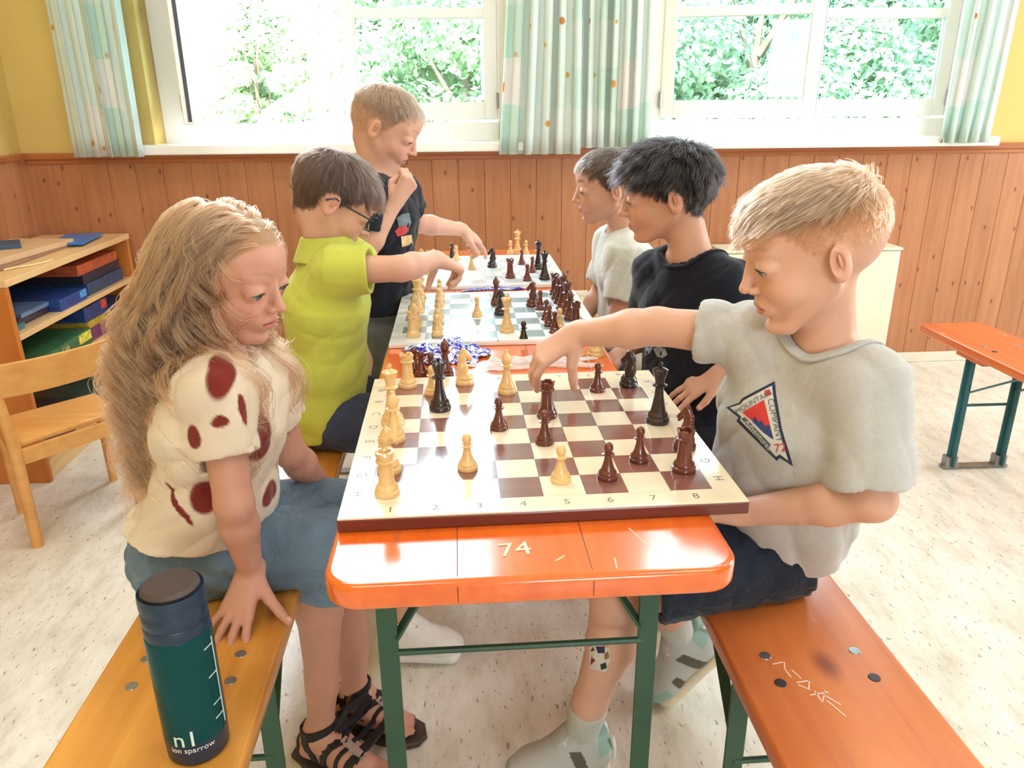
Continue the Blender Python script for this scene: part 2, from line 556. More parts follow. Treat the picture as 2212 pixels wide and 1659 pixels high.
def window(n, x0, x1, label, angL, angR, latch):
    w = empty('window_%d' % n, ((x0 + x1) / 2, 3.15, 1.12), label, kind='structure')
    fr = MB()
    fr.box((x0, 3.11, 1.09), (x0 + 0.125, 3.21, 3.25), 0.004); fr.box((x1 - 0.10, 3.11, 1.09), (x1, 3.21, 3.25), 0.004)
    fr.box((x0 + 0.12, 3.11, 1.09), (x1 - 0.09, 3.21, 1.222), 0.004); fr.box((x0 + 0.12, 3.11, 3.17), (x1 - 0.09, 3.21, 3.25), 0.004)
    fr.build('frame', M_white, w)
    si = MB(); si.box((x0 - 0.06, 2.875, 1.098), (x1 + 0.05, 3.12, 1.140), 0.006)
    si.build('sill', M_white, w)
    xm = (x0 + 0.125 + x1 - 0.10) / 2
    wd = xm - (x0 + 0.125)
    sash(w, (x0 + 0.125, 3.125, 0), wd - 0.004, 1.232, 3.16, angL, (1.695, 2.18, 2.67), None)
    sash(w, (x1 - 0.10, 3.145, 0), -(wd - 0.004), 1.232, 3.16, angR, (1.695, 2.18, 2.67), latch)
    if angL < -0.5:
        kn = MB(); kn.box((x0 + 0.115, 3.10, 1.30), (x0 + 0.123, 3.112, 1.36), 0.002); kn.build('hinge', M_metal, w)
    lt = MB(); lt.box((x1 - 0.078, 3.098, 1.235), (x1 - 0.062, 3.112, 1.315), 0.003); lt.build('latch', M_metal, w)
    return w


window(1, W1[0], W1[1], 'white window with its left sash swung open into the room', -1.27, 0.0, None)
window(2, W2[0], W2[1], 'white window behind the right boys with its left sash ajar', -0.26, 0.0, None)
window(3, W3[0], W3[1], 'white closed window farther right in the window wall', 0.0, 0.0, None)

# ------------------------------------------------------------------ outside
M_ground = simple('outdoor_lawn', srgb(120, 150, 80), 0.9, 0.25, 1.2)
g = MB(); g.box((-30, YO + 0.05, -1.8), (30, 45, -1.6))
tag(g.build('ground', M_ground), 'green lawn outside the windows', kind='structure')


def leaf_mat(name, c1, c2):
    m, nd, ln, p = new_mat(name)
    nd.remove(p); out = nd['Material Output']
    tc = nd.new('ShaderNodeTexCoord'); nz = N(nd, 'ShaderNodeTexNoise', Scale=1.7, Detail=4.0)
    ln.new(tc.outputs['Object'], nz.inputs['Vector'])
    rp = ramp(nd, [(0.35, c1), (0.65, c2)]); ln.new(nz.outputs['Fac'], rp.inputs['Fac'])
    d = nd.new('ShaderNodeBsdfDiffuse'); t = nd.new('ShaderNodeBsdfTranslucent')
    ln.new(rp.outputs['Color'], d.inputs['Color']); ln.new(rp.outputs['Color'], t.inputs['Color'])
    mx = nd.new('ShaderNodeMixShader'); mx.inputs[0].default_value = 0.35
    ln.new(d.outputs[0], mx.inputs[1]); ln.new(t.outputs[0], mx.inputs[2]); ln.new(mx.outputs[0], out.inputs['Surface'])
    return m


M_leafA = leaf_mat('leaf_mid_green', srgb(140, 168, 132), srgb(190, 208, 172))
M_leafB = leaf_mat('leaf_deep_green', srgb(112, 142, 118), srgb(164, 188, 156))
M_bark = simple('bark', srgb(120, 104, 90), 0.9, 0.3, 9.0, bump=0.6, bscale=20)


def tree(x, y, h, cr, n, mat, label, nclump=34, low=0.2):
    t = empty('tree', (x, y, -1.6), label, 'tree', 'trees outside the windows')
    tr = MB(); tr.tube([(x, y, -1.6), (x + 0.05, y, -1.6 + h * 0.35), (x - 0.06, y + 0.05, -1.6 + h * 0.62), (x, y, -1.6 + h * 0.85)], [0.10 * cr, 0.07 * cr, 0.045 * cr, 0.02], 8)
    for k in range(5):
        a = k * 1.3; z = -1.6 + h * (0.35 + 0.09 * k)
        tr.tube([(x, y, z), (x + 0.5 * cr * math.cos(a), y + 0.5 * cr * math.sin(a), z + 0.25 * h)], [0.03 * cr, 0.012], 6)
    tr.build('trunk', M_bark, t, smooth=True)
    r = np.random.default_rng(int(abs(x * 131 + y * 17)) + 3)
    cl = r.normal(size=(nclump, 3)); cl /= np.linalg.norm(cl, axis=1)[:, None]
    cl *= r.uniform(0.35, 1.0, (nclump, 1)) ** 0.6
    cc = np.stack([x + cl[:, 0] * cr, y + cl[:, 1] * cr, -1.6 + h * (low + (1 - low) * (0.5 + 0.5 * cl[:, 2]))], 1)
    idx = r.integers(0, nclump, n)
    off = r.normal(size=(n, 3)); off /= np.linalg.norm(off, axis=1)[:, None]
    off *= (0.32 * cr) * r.uniform(0.55, 1.0, (n, 1))
    c = cc[idx] + off * np.array([1, 1, 0.8])
    a = r.normal(size=(n, 3)); a /= np.linalg.norm(a, axis=1)[:, None]
    nrm = off / np.linalg.norm(off, axis=1)[:, None] + r.normal(size=(n, 3)) * 0.5 + np.array([0, -0.2, 0.5])
    b = np.cross(nrm, a); b /= np.linalg.norm(b, axis=1)[:, None]
    a = np.cross(b, nrm); a /= np.linalg.norm(a, axis=1)[:, None]
    sz = r.uniform(0.030, 0.055, (n, 1)) * y / 9.6
    v = np.stack([c - a * sz * 1.3, c + b * sz * 0.7, c + a * sz * 1.3, c - b * sz * 0.7], 1).reshape(-1, 3)
    f = np.arange(4 * n).reshape(n, 4)
    o = raw('foliage', v, f, mat, t)
    o['kind'] = 'stuff'
    return t


tree(0.15, 9.6, 4.9, 1.70, 52000, M_leafA, 'dense pale green tree seen through the closed sash of the left window', 70, 0.05)
tree(-3.55, 12.0, 3.15, 1.5, 20000, M_leafA, 'low bushy tree at the bottom of the open sash', 40, 0.25)
tree(-2.70, 10.6, 4.7, 0.60, 30000, M_leafA, 'slim light tree just left of the middle of the left window', 64, 0.12)
tree(3.75, 9.4, 4.9, 1.9, 52000, M_leafB, 'dark dense tree seen through the ajar sash of the right window', 44, 0.05)
tree(7.9, 10.2, 5.0, 2.0, 44000, M_leafB, 'dark broad tree at the right end of the right window', 44, 0.05)
tree(2.3, 13.5, 5.4, 1.6, 20000, M_leafB, 'tree half hidden behind the middle curtains', 34, 0.05)
tree(-0.3, 14.6, 5.7, 2.5, 50000, M_leafA, 'pale tree standing farther back behind the left window', 110, 0.02)
tree(5.6, 14.2, 5.7, 2.7, 50000, M_leafB, 'dark tree standing farther back behind the right window', 110, 0.02)

# ------------------------------------------------------------------ unseen lamps added under the ceiling as fill light
M_fill_lamp = new_mat('fill_diffuser')[0]
M_fill_lamp.node_tree.nodes['Principled BSDF'].inputs['Emission Color'].default_value = (1, 0.97, 0.92, 1)
M_fill_lamp.node_tree.nodes['Principled BSDF'].inputs['Emission Strength'].default_value = 2.0
for lx, ly, lab in ((-0.9, 1.35, 'added fill lamp above the left bench'), (1.5, 1.35, 'added fill lamp above the floor right of the table'), (-0.9, -1.2, 'added fill lamp behind the camera at the left'), (1.5, -1.2, 'added fill lamp behind the camera at the right'), (3.6, 0.6, 'added fill lamp near the right wall')):
    t = empty('fill_lamp', (lx, ly, ZC - 0.09), lab, 'ceiling lamp', 'added fill lamps')
    m = MB(); m.box((lx - 0.62, ly - 0.16, ZC - 0.06), (lx + 0.62, ly + 0.16, ZC - 0.001), 0.008); m.build('housing', M_white, t)
    m = MB(); m.box((lx - 0.60, ly - 0.14, ZC - 0.085), (lx + 0.60, ly + 0.14, ZC - 0.061), 0.01); m.build('diffuser', M_fill_lamp, t)
    area_light('fill_light', (lx, ly, ZC - 0.092), (0, 0, -1), 1.16, 0.26, 9.0, (1, 0.98, 0.96))

# ------------------------------------------------------------------ curtains
def curtain_mat():
    m, nd, ln, p = new_mat('mint_fruit_print_cotton')
    uv = N(nd, 'ShaderNodeUVMap', uv_map='UVMap')
    br = N(nd, 'ShaderNodeTexVoronoi', feature='F1', distance='CHEBYCHEV', Scale=5.2, Randomness=0.35)
    ln.new(uv.outputs[0], br.inputs['Vector'])
    sp = nd.new('ShaderNodeSeparateColor'); ln.new(br.outputs['Color'], sp.inputs[0])
    rp = ramp(nd, [(0.0, srgb(234, 247, 243)), (0.35, srgb(222, 243, 236)), (0.5, srgb(236, 247, 244)), (0.82, srgb(242, 248, 246)), (0.93, srgb(248, 248, 246))])
    rp.color_ramp.interpolation = 'CONSTANT'
    ln.new(sp.outputs[0], rp.inputs['Fac'])
    out = rp.outputs['Color']
    for sc, lo, hi, col, seed in ((9.0, 0.13, 0.17, srgb(234, 172, 96), 0.0), (13.0, 0.10, 0.14, srgb(232, 186, 92), 3.3), (7.0, 0.10, 0.12, srgb(214, 146, 88), 7.7)):
        mp = nd.new('ShaderNodeMapping'); mp.inputs['Location'].default_value = (seed, seed * 1.7, 0); mp.inputs['Scale'].default_value = (1.25, 0.8, 1)
        ln.new(uv.outputs[0], mp.inputs['Vector'])
        vo = N(nd, 'ShaderNodeTexVoronoi', Scale=sc, Randomness=1.0); ln.new(mp.outputs[0], vo.inputs['Vector'])
        s2 = nd.new('ShaderNodeSeparateColor'); ln.new(vo.outputs['Color'], s2.inputs[0])
        gt = N(nd, 'ShaderNodeMath', operation='GREATER_THAN'); gt.inputs[1].default_value = 0.62
        ln.new(s2.outputs[1], gt.inputs[0])
        kr = ramp(nd, [(lo, (1, 1, 1)), (hi, (0, 0, 0))]); ln.new(vo.outputs['Distance'], kr.inputs['Fac'])
        mu = N(nd, 'ShaderNodeMath', operation='MULTIPLY'); ln.new(kr.outputs['Color'], mu.inputs[0]); ln.new(gt.outputs[0], mu.inputs[1])
        mx = N(nd, 'ShaderNodeMix', data_type='RGBA'); ln.new(mu.outputs[0], mx.inputs[0]); ln.new(out, mx.inputs[6]); mx.inputs[7].default_value = (*col, 1)
        out = mx.outputs[2]
    nd.remove(p); o = nd['Material Output']
    d = nd.new('ShaderNodeBsdfDiffuse'); t = nd.new('ShaderNodeBsdfTranslucent'); mx = nd.new('ShaderNodeMixShader'); mx.inputs[0].default_value = 0.36
    ln.new(out, d.inputs['Color']); ln.new(out, t.inputs['Color'])
    ln.new(d.outputs[0], mx.inputs[1]); ln.new(t.outputs[0], mx.inputs[2]); ln.new(mx.outputs[0], o.inputs['Surface'])
    return m


M_curtain = curtain_mat()


def curtain(x0, x1, y, z0, z1, nf, amp, label, flare=(0, 0), seed=0, fullness=2.2, z0b=None):
    r = np.random.default_rng(seed)
    nu, nv = nf * 10 + 1, 24
    u = np.linspace(0, 1, nu); v = np.linspace(0, 1, nv)
    ph = r.uniform(0, 6.28, 4); wv = np.cumsum(r.uniform(0.7, 1.3, nu)); wv = (wv - wv[0]) / (wv[-1] - wv[0])
    U, V = np.meshgrid(u, v, indexing='ij'); WU = np.interp(U, u, wv)
    Z = z0 + (z1 - z0) * V
    if z0b is not None: Z = Z + (1 - V) * (z0b - z0) * U
    X = x0 + (x1 - x0) * U + (1 - V) ** 2 * (flare[0] * (1 - U) + flare[1] * U)
    X += 0.010 * np.sin(4 * np.pi * nf * WU + ph[1])
    A = amp * (0.75 + 0.5 * np.sin(3.1 * U * 6 + ph[0]))
    Y = y + A * np.sin(2 * np.pi * nf * WU + 0.5 * np.sin(2.5 * V + ph[2])) + 0.008 * np.sin(7 * V + 5 * U)
    verts = np.stack([X, Y, Z], -1).reshape(-1, 3)
    i, j = np.meshgrid(np.arange(nu - 1), np.arange(nv - 1), indexing='ij')
    a = (i * nv + j).ravel(); f = np.stack([a, a + nv, a + nv + 1, a + 1], 1)
    o = raw('curtain', verts, f, M_curtain, None, True)
    uvl = o.data.uv_layers.new(name='UVMap')
    uvs = np.stack([(U * (x1 - x0) * fullness + seed * 0.37).ravel(), Z.ravel()], 1)
    li = np.empty(len(o.data.loops), np.int32); o.data.loops.foreach_get('vertex_index', li)
    uvl.data.foreach_set('uv', uvs[li].astype(np.float32).ravel())
    so = o.modifiers.new('thickness', 'SOLIDIFY'); so.thickness = 0.002
    return tag(o, label, 'curtain', 'mint curtains with fruit print')


curtain(-1.735, -1.435, 2.845, 1.095, 3.30, 5, 0.024, 'leftmost mint curtain with orange fruit print beside the yellow wall', (0.0, 0.0), 1)
curtain(0.200, 0.475, 2.845, 1.085, 3.30, 5, 0.026, 'mint fruit print curtain at the right edge of the left window', (-0.085, 0.0), 2)
curtain(0.480, 0.790, 2.845, 1.110, 3.30, 6, 0.026, 'mint fruit print curtain at the left edge of the right window', (0, 0), 3)
curtain(2.215, 2.465, 2.845, 1.115, 3.30, 4, 0.026, 'rightmost mint curtain with orange fruit print over the sill end', (-0.02, -0.055), 4)
rod_m = simple('rod_wood', srgb(190, 150, 100), 0.4)
for i, (a, b, lab) in enumerate(((-1.80, 0.478, 'wooden curtain rod above the left window'), (0.482, 2.56, 'wooden curtain rod above the right window'))):
    rd = MB(); rd.tube([(a, 2.845, 3.33), (b, 2.845, 3.33)], 0.014, 10)
    for xx in (a + 0.08, b - 0.08): rd.bar((xx, 2.845, 3.34), (xx, 2.976, 3.34), 0.015, 0.015)
    tag(rd.build('curtain_rod', rod_m, None, True), lab, 'curtain rod', 'curtain rods')

# ------------------------------------------------------------------ furniture materials
ORANGE_W = srgb(196, 142, 104)
M_orange = wood('orange_lacquered_pine', srgb(234, 110, 26), srgb(218, 90, 20), rough=0.2, axis='Y', stretch=16, scale=1.6, coat=1.0, bump=0.035,
                wear=0.8, wear_col=srgb(188, 96, 52))
M_orange_bench = wood('orange_stained_bench', srgb(208, 120, 62), srgb(186, 94, 44), rough=0.34, axis='Y', stretch=12, scale=1.8, knots=1.0,
                      knot_col=srgb(120, 50, 22), coat=0.5, bump=0.04, wear=0.3, wear_col=srgb(222, 190, 160), kscale=3.4)
M_orange_far = wood('orange_worn_bench', srgb(220, 112, 48), srgb(196, 84, 34), rough=0.28, axis='Y', stretch=12, scale=1.8, coat=0.4, bump=0.05,
                    wear=0.9, wear_col=srgb(226, 196, 170))
M_yellow_wood = wood('yellow_lacquered_pine', srgb(222, 158, 70), srgb(194, 124, 44), rough=0.33, axis='Y', stretch=12, scale=1.7, knots=1.0,
                     knot_col=srgb(128, 62, 20), coat=0.6, bump=0.03, kscale=4.2)
M_green = simple('green_painted_steel', srgb(40, 78, 60), 0.45, 0.12, 12, bump=0.05)
M_bluegreen = simple('blue_green_painted_steel', srgb(52, 104, 112), 0.45, 0.12, 12, bump=0.05)
M_steel = simple('zinc_steel', srgb(150, 152, 155), 0.35, 0.1, 20, metal=0.9)
M_hole = simple('dark_screw_hole', srgb(50, 42, 50), 0.6, 0.1)
M_scratch = simple('pale_scratches', srgb(236, 206, 190), 0.7, 0.1)
M_beech = wood('light_beech', srgb(228, 170, 100), srgb(208, 144, 76), rough=0.38, axis='X', stretch=12, scale=1.5, bump=0.02)
M_birch = wood('pale_birch', srgb(232, 196, 144), srgb(216, 174, 118), rough=0.4, axis='Y', stretch=12, scale=1.5, bump=0.02)
M_shelf = wood('orange_beech_panel', srgb(206, 128, 58), srgb(186, 106, 42), rough=0.42, axis='Z', stretch=12, scale=1.5, bump=0.02)
M_cream = simple('cream_lacquer', srgb(232, 228, 206), 0.45, 0.02, 3)


def rrect(w, h, r, n=6):
    pts = []
    for cx, cy, a0 in ((w / 2 - r, h / 2 - r, 0), (-w / 2 + r, h / 2 - r, 90), (-w / 2 + r, -h / 2 + r, 180), (w / 2 - r, -h / 2 + r, 270)):
        for k in range(n + 1):
            a = math.radians(a0 + 90 * k / n); pts.append((cx + r * math.cos(a), cy + r * math.sin(a)))
    return pts


def slab_mesh(w, h, r, z0, z1, b, M=None, n=10):
    """rounded board with a soft edge all round, built ring by ring"""
    mb = MB(); rings = []
    steps = [(z0 + b * (1 - math.cos(a)), b * (1 - math.sin(a))) for a in np.linspace(0, math.pi / 2, 5)]
    steps += [(z1 - b * (1 - math.cos(a)), b * (1 - math.sin(a))) for a in np.linspace(math.pi / 2, 0, 5)]
    for z, ins in steps:
        rings.append([mb.bm.verts.new((x, y, z)) for x, y in rrect(w - 2 * ins, h - 2 * ins, r - ins, n)])
    for a, c in zip(rings, rings[1:]):
        for k in range(len(a)): mb.bm.faces.new((a[k], a[(k + 1) % len(a)], c[(k + 1) % len(a)], c[k]))
    mb.bm.faces.new(rings[0][::-1]); mb.bm.faces.new(rings[-1])
    if M is not None: mb.xf(M)
    return mb


def text_mesh(name, txt, size, mat, parent, M, extrude=0.0004, align='CENTER'):
    """flat print: the text's outline turned into a mesh and laid where M says"""
    cu = bpy.data.curves.new('lettering', 'FONT'); cu.body = txt; cu.size = size; cu.align_x = align; cu.align_y = 'CENTER'
    cu.extrude = extrude; cu.resolution_u = 3
    tmp = bpy.data.objects.new('lettering', cu); COL.objects.link(tmp)
    dg = bpy.context.evaluated_depsgraph_get(); dg.update()
    me = bpy.data.meshes.new_from_object(tmp.evaluated_get(dg))
    bpy.data.objects.remove(tmp); bpy.data.curves.remove(cu)
    me.name = name; me.transform(M)
    me.materials.clear(); me.materials.append(mat)
    o = bpy.data.objects.new(name, me); link(o)
    if parent is not None:
        me.transform(Matrix.Translation(-root_loc(parent))); o.parent = parent
    return o


# ------------------------------------------------------------------ long table
tb = empty('table', (0, 1.1, 0), 'long orange lacquered folding table with green steel legs carrying the chessboards', 'table')
mb = slab_mesh(0.50, 2.20, 0.045, 0.735, 0.770, 0.008, Matrix.Translation((0, 1.1, 0)))
tabletop = mb.build('tabletop', M_orange, tb, smooth=True)


def steel_frame(tb, y, s, ztop, xo, mat, rodz, up_y, feet=True):
    """one folding leg frame: two angle-steel legs, cross rod, two braces, top bar, foot bar"""
    for sx in (-1, 1):
        m = MB(); m.box((sx * xo - 0.016, y - 0.003, 0.012), (sx * xo + 0.016, y + 0.003, ztop), 0.001)
        m.box((sx * xo + (0.010 if sx > 0 else -0.016), y, 0.012), (sx * xo + (0.016 if sx > 0 else -0.010), y + s * 0.03, ztop), 0.001)
        m.build('leg', mat, tb)
        b = MB(); b.bar((sx * (xo - 0.012), y, rodz + 0.028), (sx * (xo - 0.16), y + s * up_y, ztop), 0.022, 0.005)
        b.build('brace', mat, tb)
    m = MB(); m.tube([(-xo + 0.01, y, rodz), (xo - 0.01, y, rodz)], 0.0055, 8); m.build('cross_rod', mat, tb, True)
    m = MB(); m.box((-xo - 0.01, y - 0.014, ztop - 0.006), (xo + 0.01, y + 0.014, ztop), 0.001); m.build('hinge_bar', mat, tb)
    if feet:
        m = MB(); m.box((-xo - 0.012, y - 0.012, 0.0), (xo + 0.012, y + 0.012, 0.014), 0.003); m.build('foot_bar', mat, tb)


steel_frame(tb, 0.26, 1, 0.735, 0.209, M_green, 0.467, 0.05)
steel_frame(tb, 1.94, -1, 0.735, 0.209, M_green, 0.467, 0.05)
# scratched figures and worn marks on the lacquer
R74 = Matrix.Translation((at(1112, 1187, Z=0.7706))) @ Matrix.Rotation(0.10, 4, 'Z')
text_mesh('scratched_number', '74', 0.042, M_scratch, tabletop, R74, 0.0002)
for (px, py, l, a) in ((1380, 1160, 0.05, 1.9), (1330, 1215, 0.022, 1.5), (1455, 1208, 0.012, 0.4), (1210, 1205, 0.016, 0.7)):
    p = at(px, py, Z=0.7705); m = MB()
    m.box((p[0] - l / 2, p[1] - 0.0008, 0.7698), (p[0] + l / 2, p[1] + 0.0008, 0.7702), 0, Matrix.Rotation(a, 3, 'Z'))
    m.build('scratch', M_scratch, tabletop)
M_seam = simple('dark_glue_seam', srgb(120, 52, 24), 0.5, 0.1)
for px in (988, 1275):
    p = at(px, 1215, Z=0.770); m = MB(); m.box((p[0] - 0.0006, 0.012, 0.7696), (p[0] + 0.0006, 2.188, 0.7702)); m.box((p[0] - 0.0006, -0.0002, 0.742), (p[0] + 0.0006, 0.004, 0.763))
    m.build('seam', M_seam, tabletop)


# ------------------------------------------------------------------ benches
def bench(x, y, rz, msteel, mwood, label, bolt_dark=True):
    b = empty('bench', (x, y, 0), label, 'bench', 'folding benches')
    b.rotation_euler = (0, 0, rz)
    m = slab_mesh(0.262, 2.20, 0.03, 0.450, 0.480, 0.006)
    m.build('seat_board', mwood, b, True, local=True)
    for s, y in ((1, -0.80), (-1, 0.80)):
        xo, zt = 0.095, 0.450
        for sx in (-1, 1):
            m = MB(); m.box((sx * xo - 0.016, y - 0.003, 0.012), (sx * xo + 0.016, y + 0.003, zt), 0.001)
            m.box((sx * xo - 0.003, y, 0.012), (sx * xo + 0.003, y + s * 0.028, zt), 0.001)
            m.build('leg', msteel, b, local=True)
            q = MB(); q.bar((sx * xo, y + s * 0.01, 0.30), (sx * (xo - 0.02), y + s * 0.26, zt), 0.020, 0.005); q.build('brace', msteel, b, local=True)
        m = MB(); m.tube([(-xo, y, 0.25), (xo, y, 0.25)], 0.0055, 8); m.build('cross_rod', msteel, b, True, local=True)
        m = MB(); m.box((-xo - 0.03, y - 0.016, 0.0), (xo + 0.03, y + 0.016, 0.012), 0.003)
        m.box((-xo - 0.022, y - 0.018, 0.0), (-xo + 0.022, y + 0.018, 0.05), 0.004); m.box((xo - 0.022, y - 0.018, 0.0), (xo + 0.022, y + 0.018, 0.05), 0.004)
        m.build('foot_bar', M_steel, b, local=True)
        m = MB(); m.box((-0.12, y - 0.10, 0.432), (0.12, y + 0.05, 0.450), 0.003); m.build('batten', mwood, b, local=True)
        for bx in (-0.072, 0.072):
            for k, by in enumerate((y - 0.02, y - 0.08)):
                m = MB(); m.lathe([(0, 0.4795), (0.0095, 0.4795), (0.0085, 0.4812), (0, 0.4816)], (bx, s * 0 + by, 0), 16)
                m.build('bolt', M_hole if (k == 1 and bolt_dark) else M_steel, b, True, local=True)
    return b


bench(-0.512, 1.08, 0.0, M_green, M_yellow_wood, 'yellow varnished pine bench under the girl and the lime shirt boy', False)
bench(0.450, 1.01, 0.0, M_green, M_orange_bench, 'orange stained bench under the boy with the pennant shirt')
bench(1.822, 0.925, -0.01, M_bluegreen, M_orange_far, 'worn orange bench with blue green legs near the pine wall')
# chalky scribble scratched into the near right bench
rb = at(1735, 1480, Z=0.4808)
for i, (dx, dy, l, a) in enumerate(((-0.018, 0.050, 0.018, 0.2), (-0.010, 0.044, 0.016, 1.2), (-0.012, 0.028, 0.02, 1.7), (0.0, 0.024, 0.02, 1.9),
                                    (0.004, 0.008, 0.022, 0.1), (0.010, 0.002, 0.02, 1.1), (0.0, -0.004, 0.018, 2.4), (0.016, -0.018, 0.03, 0.15),
                                    (0.020, -0.024, 0.026, 1.0), (0.028, -0.030, 0.03, 2.2), (0.012, -0.022, 0.02, 1.6), (0.027, -0.048, 0.034, 1.95))):
    m = MB(); m.box((rb[0] + dx - l / 2, rb[1] + dy - 0.001, 0.4801), (rb[0] + dx + l / 2, rb[1] + dy + 0.001, 0.4806), 0, Matrix.Rotation(a, 3, 'Z'))
    o = m.build('scratch', M_scratch, None)
    bn = bpy.data.objects['bench.001']; o.data.transform(Matrix.Translation(-bn.location)); o.parent = bn

# ------------------------------------------------------------------ low shelf with games
sx0, sx1, sy0, sy1 = -1.985, -1.60, 1.885, 2.925
sh = empty('shelf_unit', ((sx0 + sx1) / 2, (sy0 + sy1) / 2, 0), 'low open wooden shelf unit full of board games at the left wall', 'shelf')
def part(name, lo, hi, mat, parent, bev=0.002): m = MB(); m.box(lo, hi, bev); return m.build(name, mat, parent)
part('top', (sx0, sy0, 0.728), (sx1 + 0.004, sy1, 0.752), M_birch, sh)
part('side_panel', (sx0, sy0, 0), (sx1, sy0 + 0.022, 0.7275), M_shelf, sh); part('side_panel', (sx0, sy1 - 0.022, 0), (sx1, sy1, 0.7275), M_shelf, sh)
for z in (0.555, 0.375, 0.075): part('shelf_board', (sx0 + 0.012, sy0 + 0.0225, z - 0.02), (sx1 - 0.004, sy1 - 0.0225, z), M_birch, sh)
part('back_panel', (sx0, sy0 + 0.0225, 0.02), (sx0 + 0.011, sy1 - 0.0225, 0.7275), M_shelf, sh)
part('plinth', (sx1 - 0.03, sy0 + 0.0225, 0.0), (sx1 - 0.012, sy1 - 0.0225, 0.054), M_birch, sh)


def game_box(x0, x1, y0, y1, z0, h, col, label, lid=None, stripe=None, cat='box', txt=None, txt_col=None):
    o = empty('game_box', ((x0 + x1) / 2, (y0 + y1) / 2, z0), label, cat, 'board games in the shelf')
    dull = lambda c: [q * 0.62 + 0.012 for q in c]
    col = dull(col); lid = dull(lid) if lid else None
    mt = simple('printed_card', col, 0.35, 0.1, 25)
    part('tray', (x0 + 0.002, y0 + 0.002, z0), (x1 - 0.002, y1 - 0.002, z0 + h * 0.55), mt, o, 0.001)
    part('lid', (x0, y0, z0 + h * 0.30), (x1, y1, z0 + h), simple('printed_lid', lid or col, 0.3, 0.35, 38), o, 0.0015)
    if stripe: part('picture', (x1 - 0.002, y0 + (y1 - y0) * 0.72, z0 + h * 0.34), (x1 + 0.0006, y1 - 0.01, z0 + h * 0.94), simple('box_picture', stripe, 0.3, 0.5, 60), o, 0)
    if txt:
        M = Matrix.Translation((x1 + 0.0006, y0 + (y1 - y0) * 0.45, z0 + h * 0.62)) @ Matrix.Rotation(math.pi / 2, 4, 'Z') @ Matrix.Rotation(math.pi / 2, 4, 'X')
        text_mesh('title', txt, h * 0.5, simple('title_print', txt_col or (1, 1, 1), 0.4, 0.02), o, M, 0.0002)
    return o


e = 0.002
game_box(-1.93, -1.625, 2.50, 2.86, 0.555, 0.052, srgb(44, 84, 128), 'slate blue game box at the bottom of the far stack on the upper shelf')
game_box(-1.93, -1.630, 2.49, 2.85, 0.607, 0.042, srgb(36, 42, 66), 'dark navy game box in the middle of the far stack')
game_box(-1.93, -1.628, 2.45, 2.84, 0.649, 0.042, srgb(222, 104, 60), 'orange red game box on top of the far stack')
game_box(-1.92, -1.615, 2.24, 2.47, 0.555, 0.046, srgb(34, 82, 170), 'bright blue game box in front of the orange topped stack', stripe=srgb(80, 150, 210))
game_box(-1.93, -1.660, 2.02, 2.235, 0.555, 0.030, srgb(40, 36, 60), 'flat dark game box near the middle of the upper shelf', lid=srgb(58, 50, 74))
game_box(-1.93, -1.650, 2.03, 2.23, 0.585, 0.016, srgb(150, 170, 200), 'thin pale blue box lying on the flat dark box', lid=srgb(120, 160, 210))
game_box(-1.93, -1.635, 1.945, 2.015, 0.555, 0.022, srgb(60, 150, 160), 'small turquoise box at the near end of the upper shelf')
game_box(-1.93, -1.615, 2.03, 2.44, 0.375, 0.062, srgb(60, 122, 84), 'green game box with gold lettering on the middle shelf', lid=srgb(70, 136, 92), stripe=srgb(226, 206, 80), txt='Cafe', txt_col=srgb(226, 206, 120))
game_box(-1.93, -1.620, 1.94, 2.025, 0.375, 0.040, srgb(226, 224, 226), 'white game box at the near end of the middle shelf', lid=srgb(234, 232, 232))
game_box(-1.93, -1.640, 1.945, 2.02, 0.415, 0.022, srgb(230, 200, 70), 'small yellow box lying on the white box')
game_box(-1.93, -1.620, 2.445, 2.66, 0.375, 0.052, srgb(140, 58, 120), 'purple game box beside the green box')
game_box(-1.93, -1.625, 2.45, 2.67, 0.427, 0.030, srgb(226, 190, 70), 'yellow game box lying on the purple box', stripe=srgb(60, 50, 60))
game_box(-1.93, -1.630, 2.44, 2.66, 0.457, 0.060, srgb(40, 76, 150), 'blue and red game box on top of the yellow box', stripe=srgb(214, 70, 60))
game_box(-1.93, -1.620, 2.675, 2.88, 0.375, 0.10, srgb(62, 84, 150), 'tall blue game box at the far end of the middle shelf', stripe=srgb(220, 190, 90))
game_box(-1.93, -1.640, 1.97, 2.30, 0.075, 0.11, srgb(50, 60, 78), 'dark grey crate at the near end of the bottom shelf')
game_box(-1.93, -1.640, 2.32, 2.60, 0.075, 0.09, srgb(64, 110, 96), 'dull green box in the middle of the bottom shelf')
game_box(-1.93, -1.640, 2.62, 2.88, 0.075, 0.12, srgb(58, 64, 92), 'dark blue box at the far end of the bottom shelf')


def slab(name, x0, x1, y0, y1, z0, z1, rz, col, label, cat, rough=0.6):
    m = MB(); m.box((x0, y0, z0), (x1, y1, z1), 0.0015, Matrix.Rotation(rz, 3, 'Z'))
    return tag(m.build(name, simple(name + '_surface', col, rough, 0.06, 12)), label, cat)


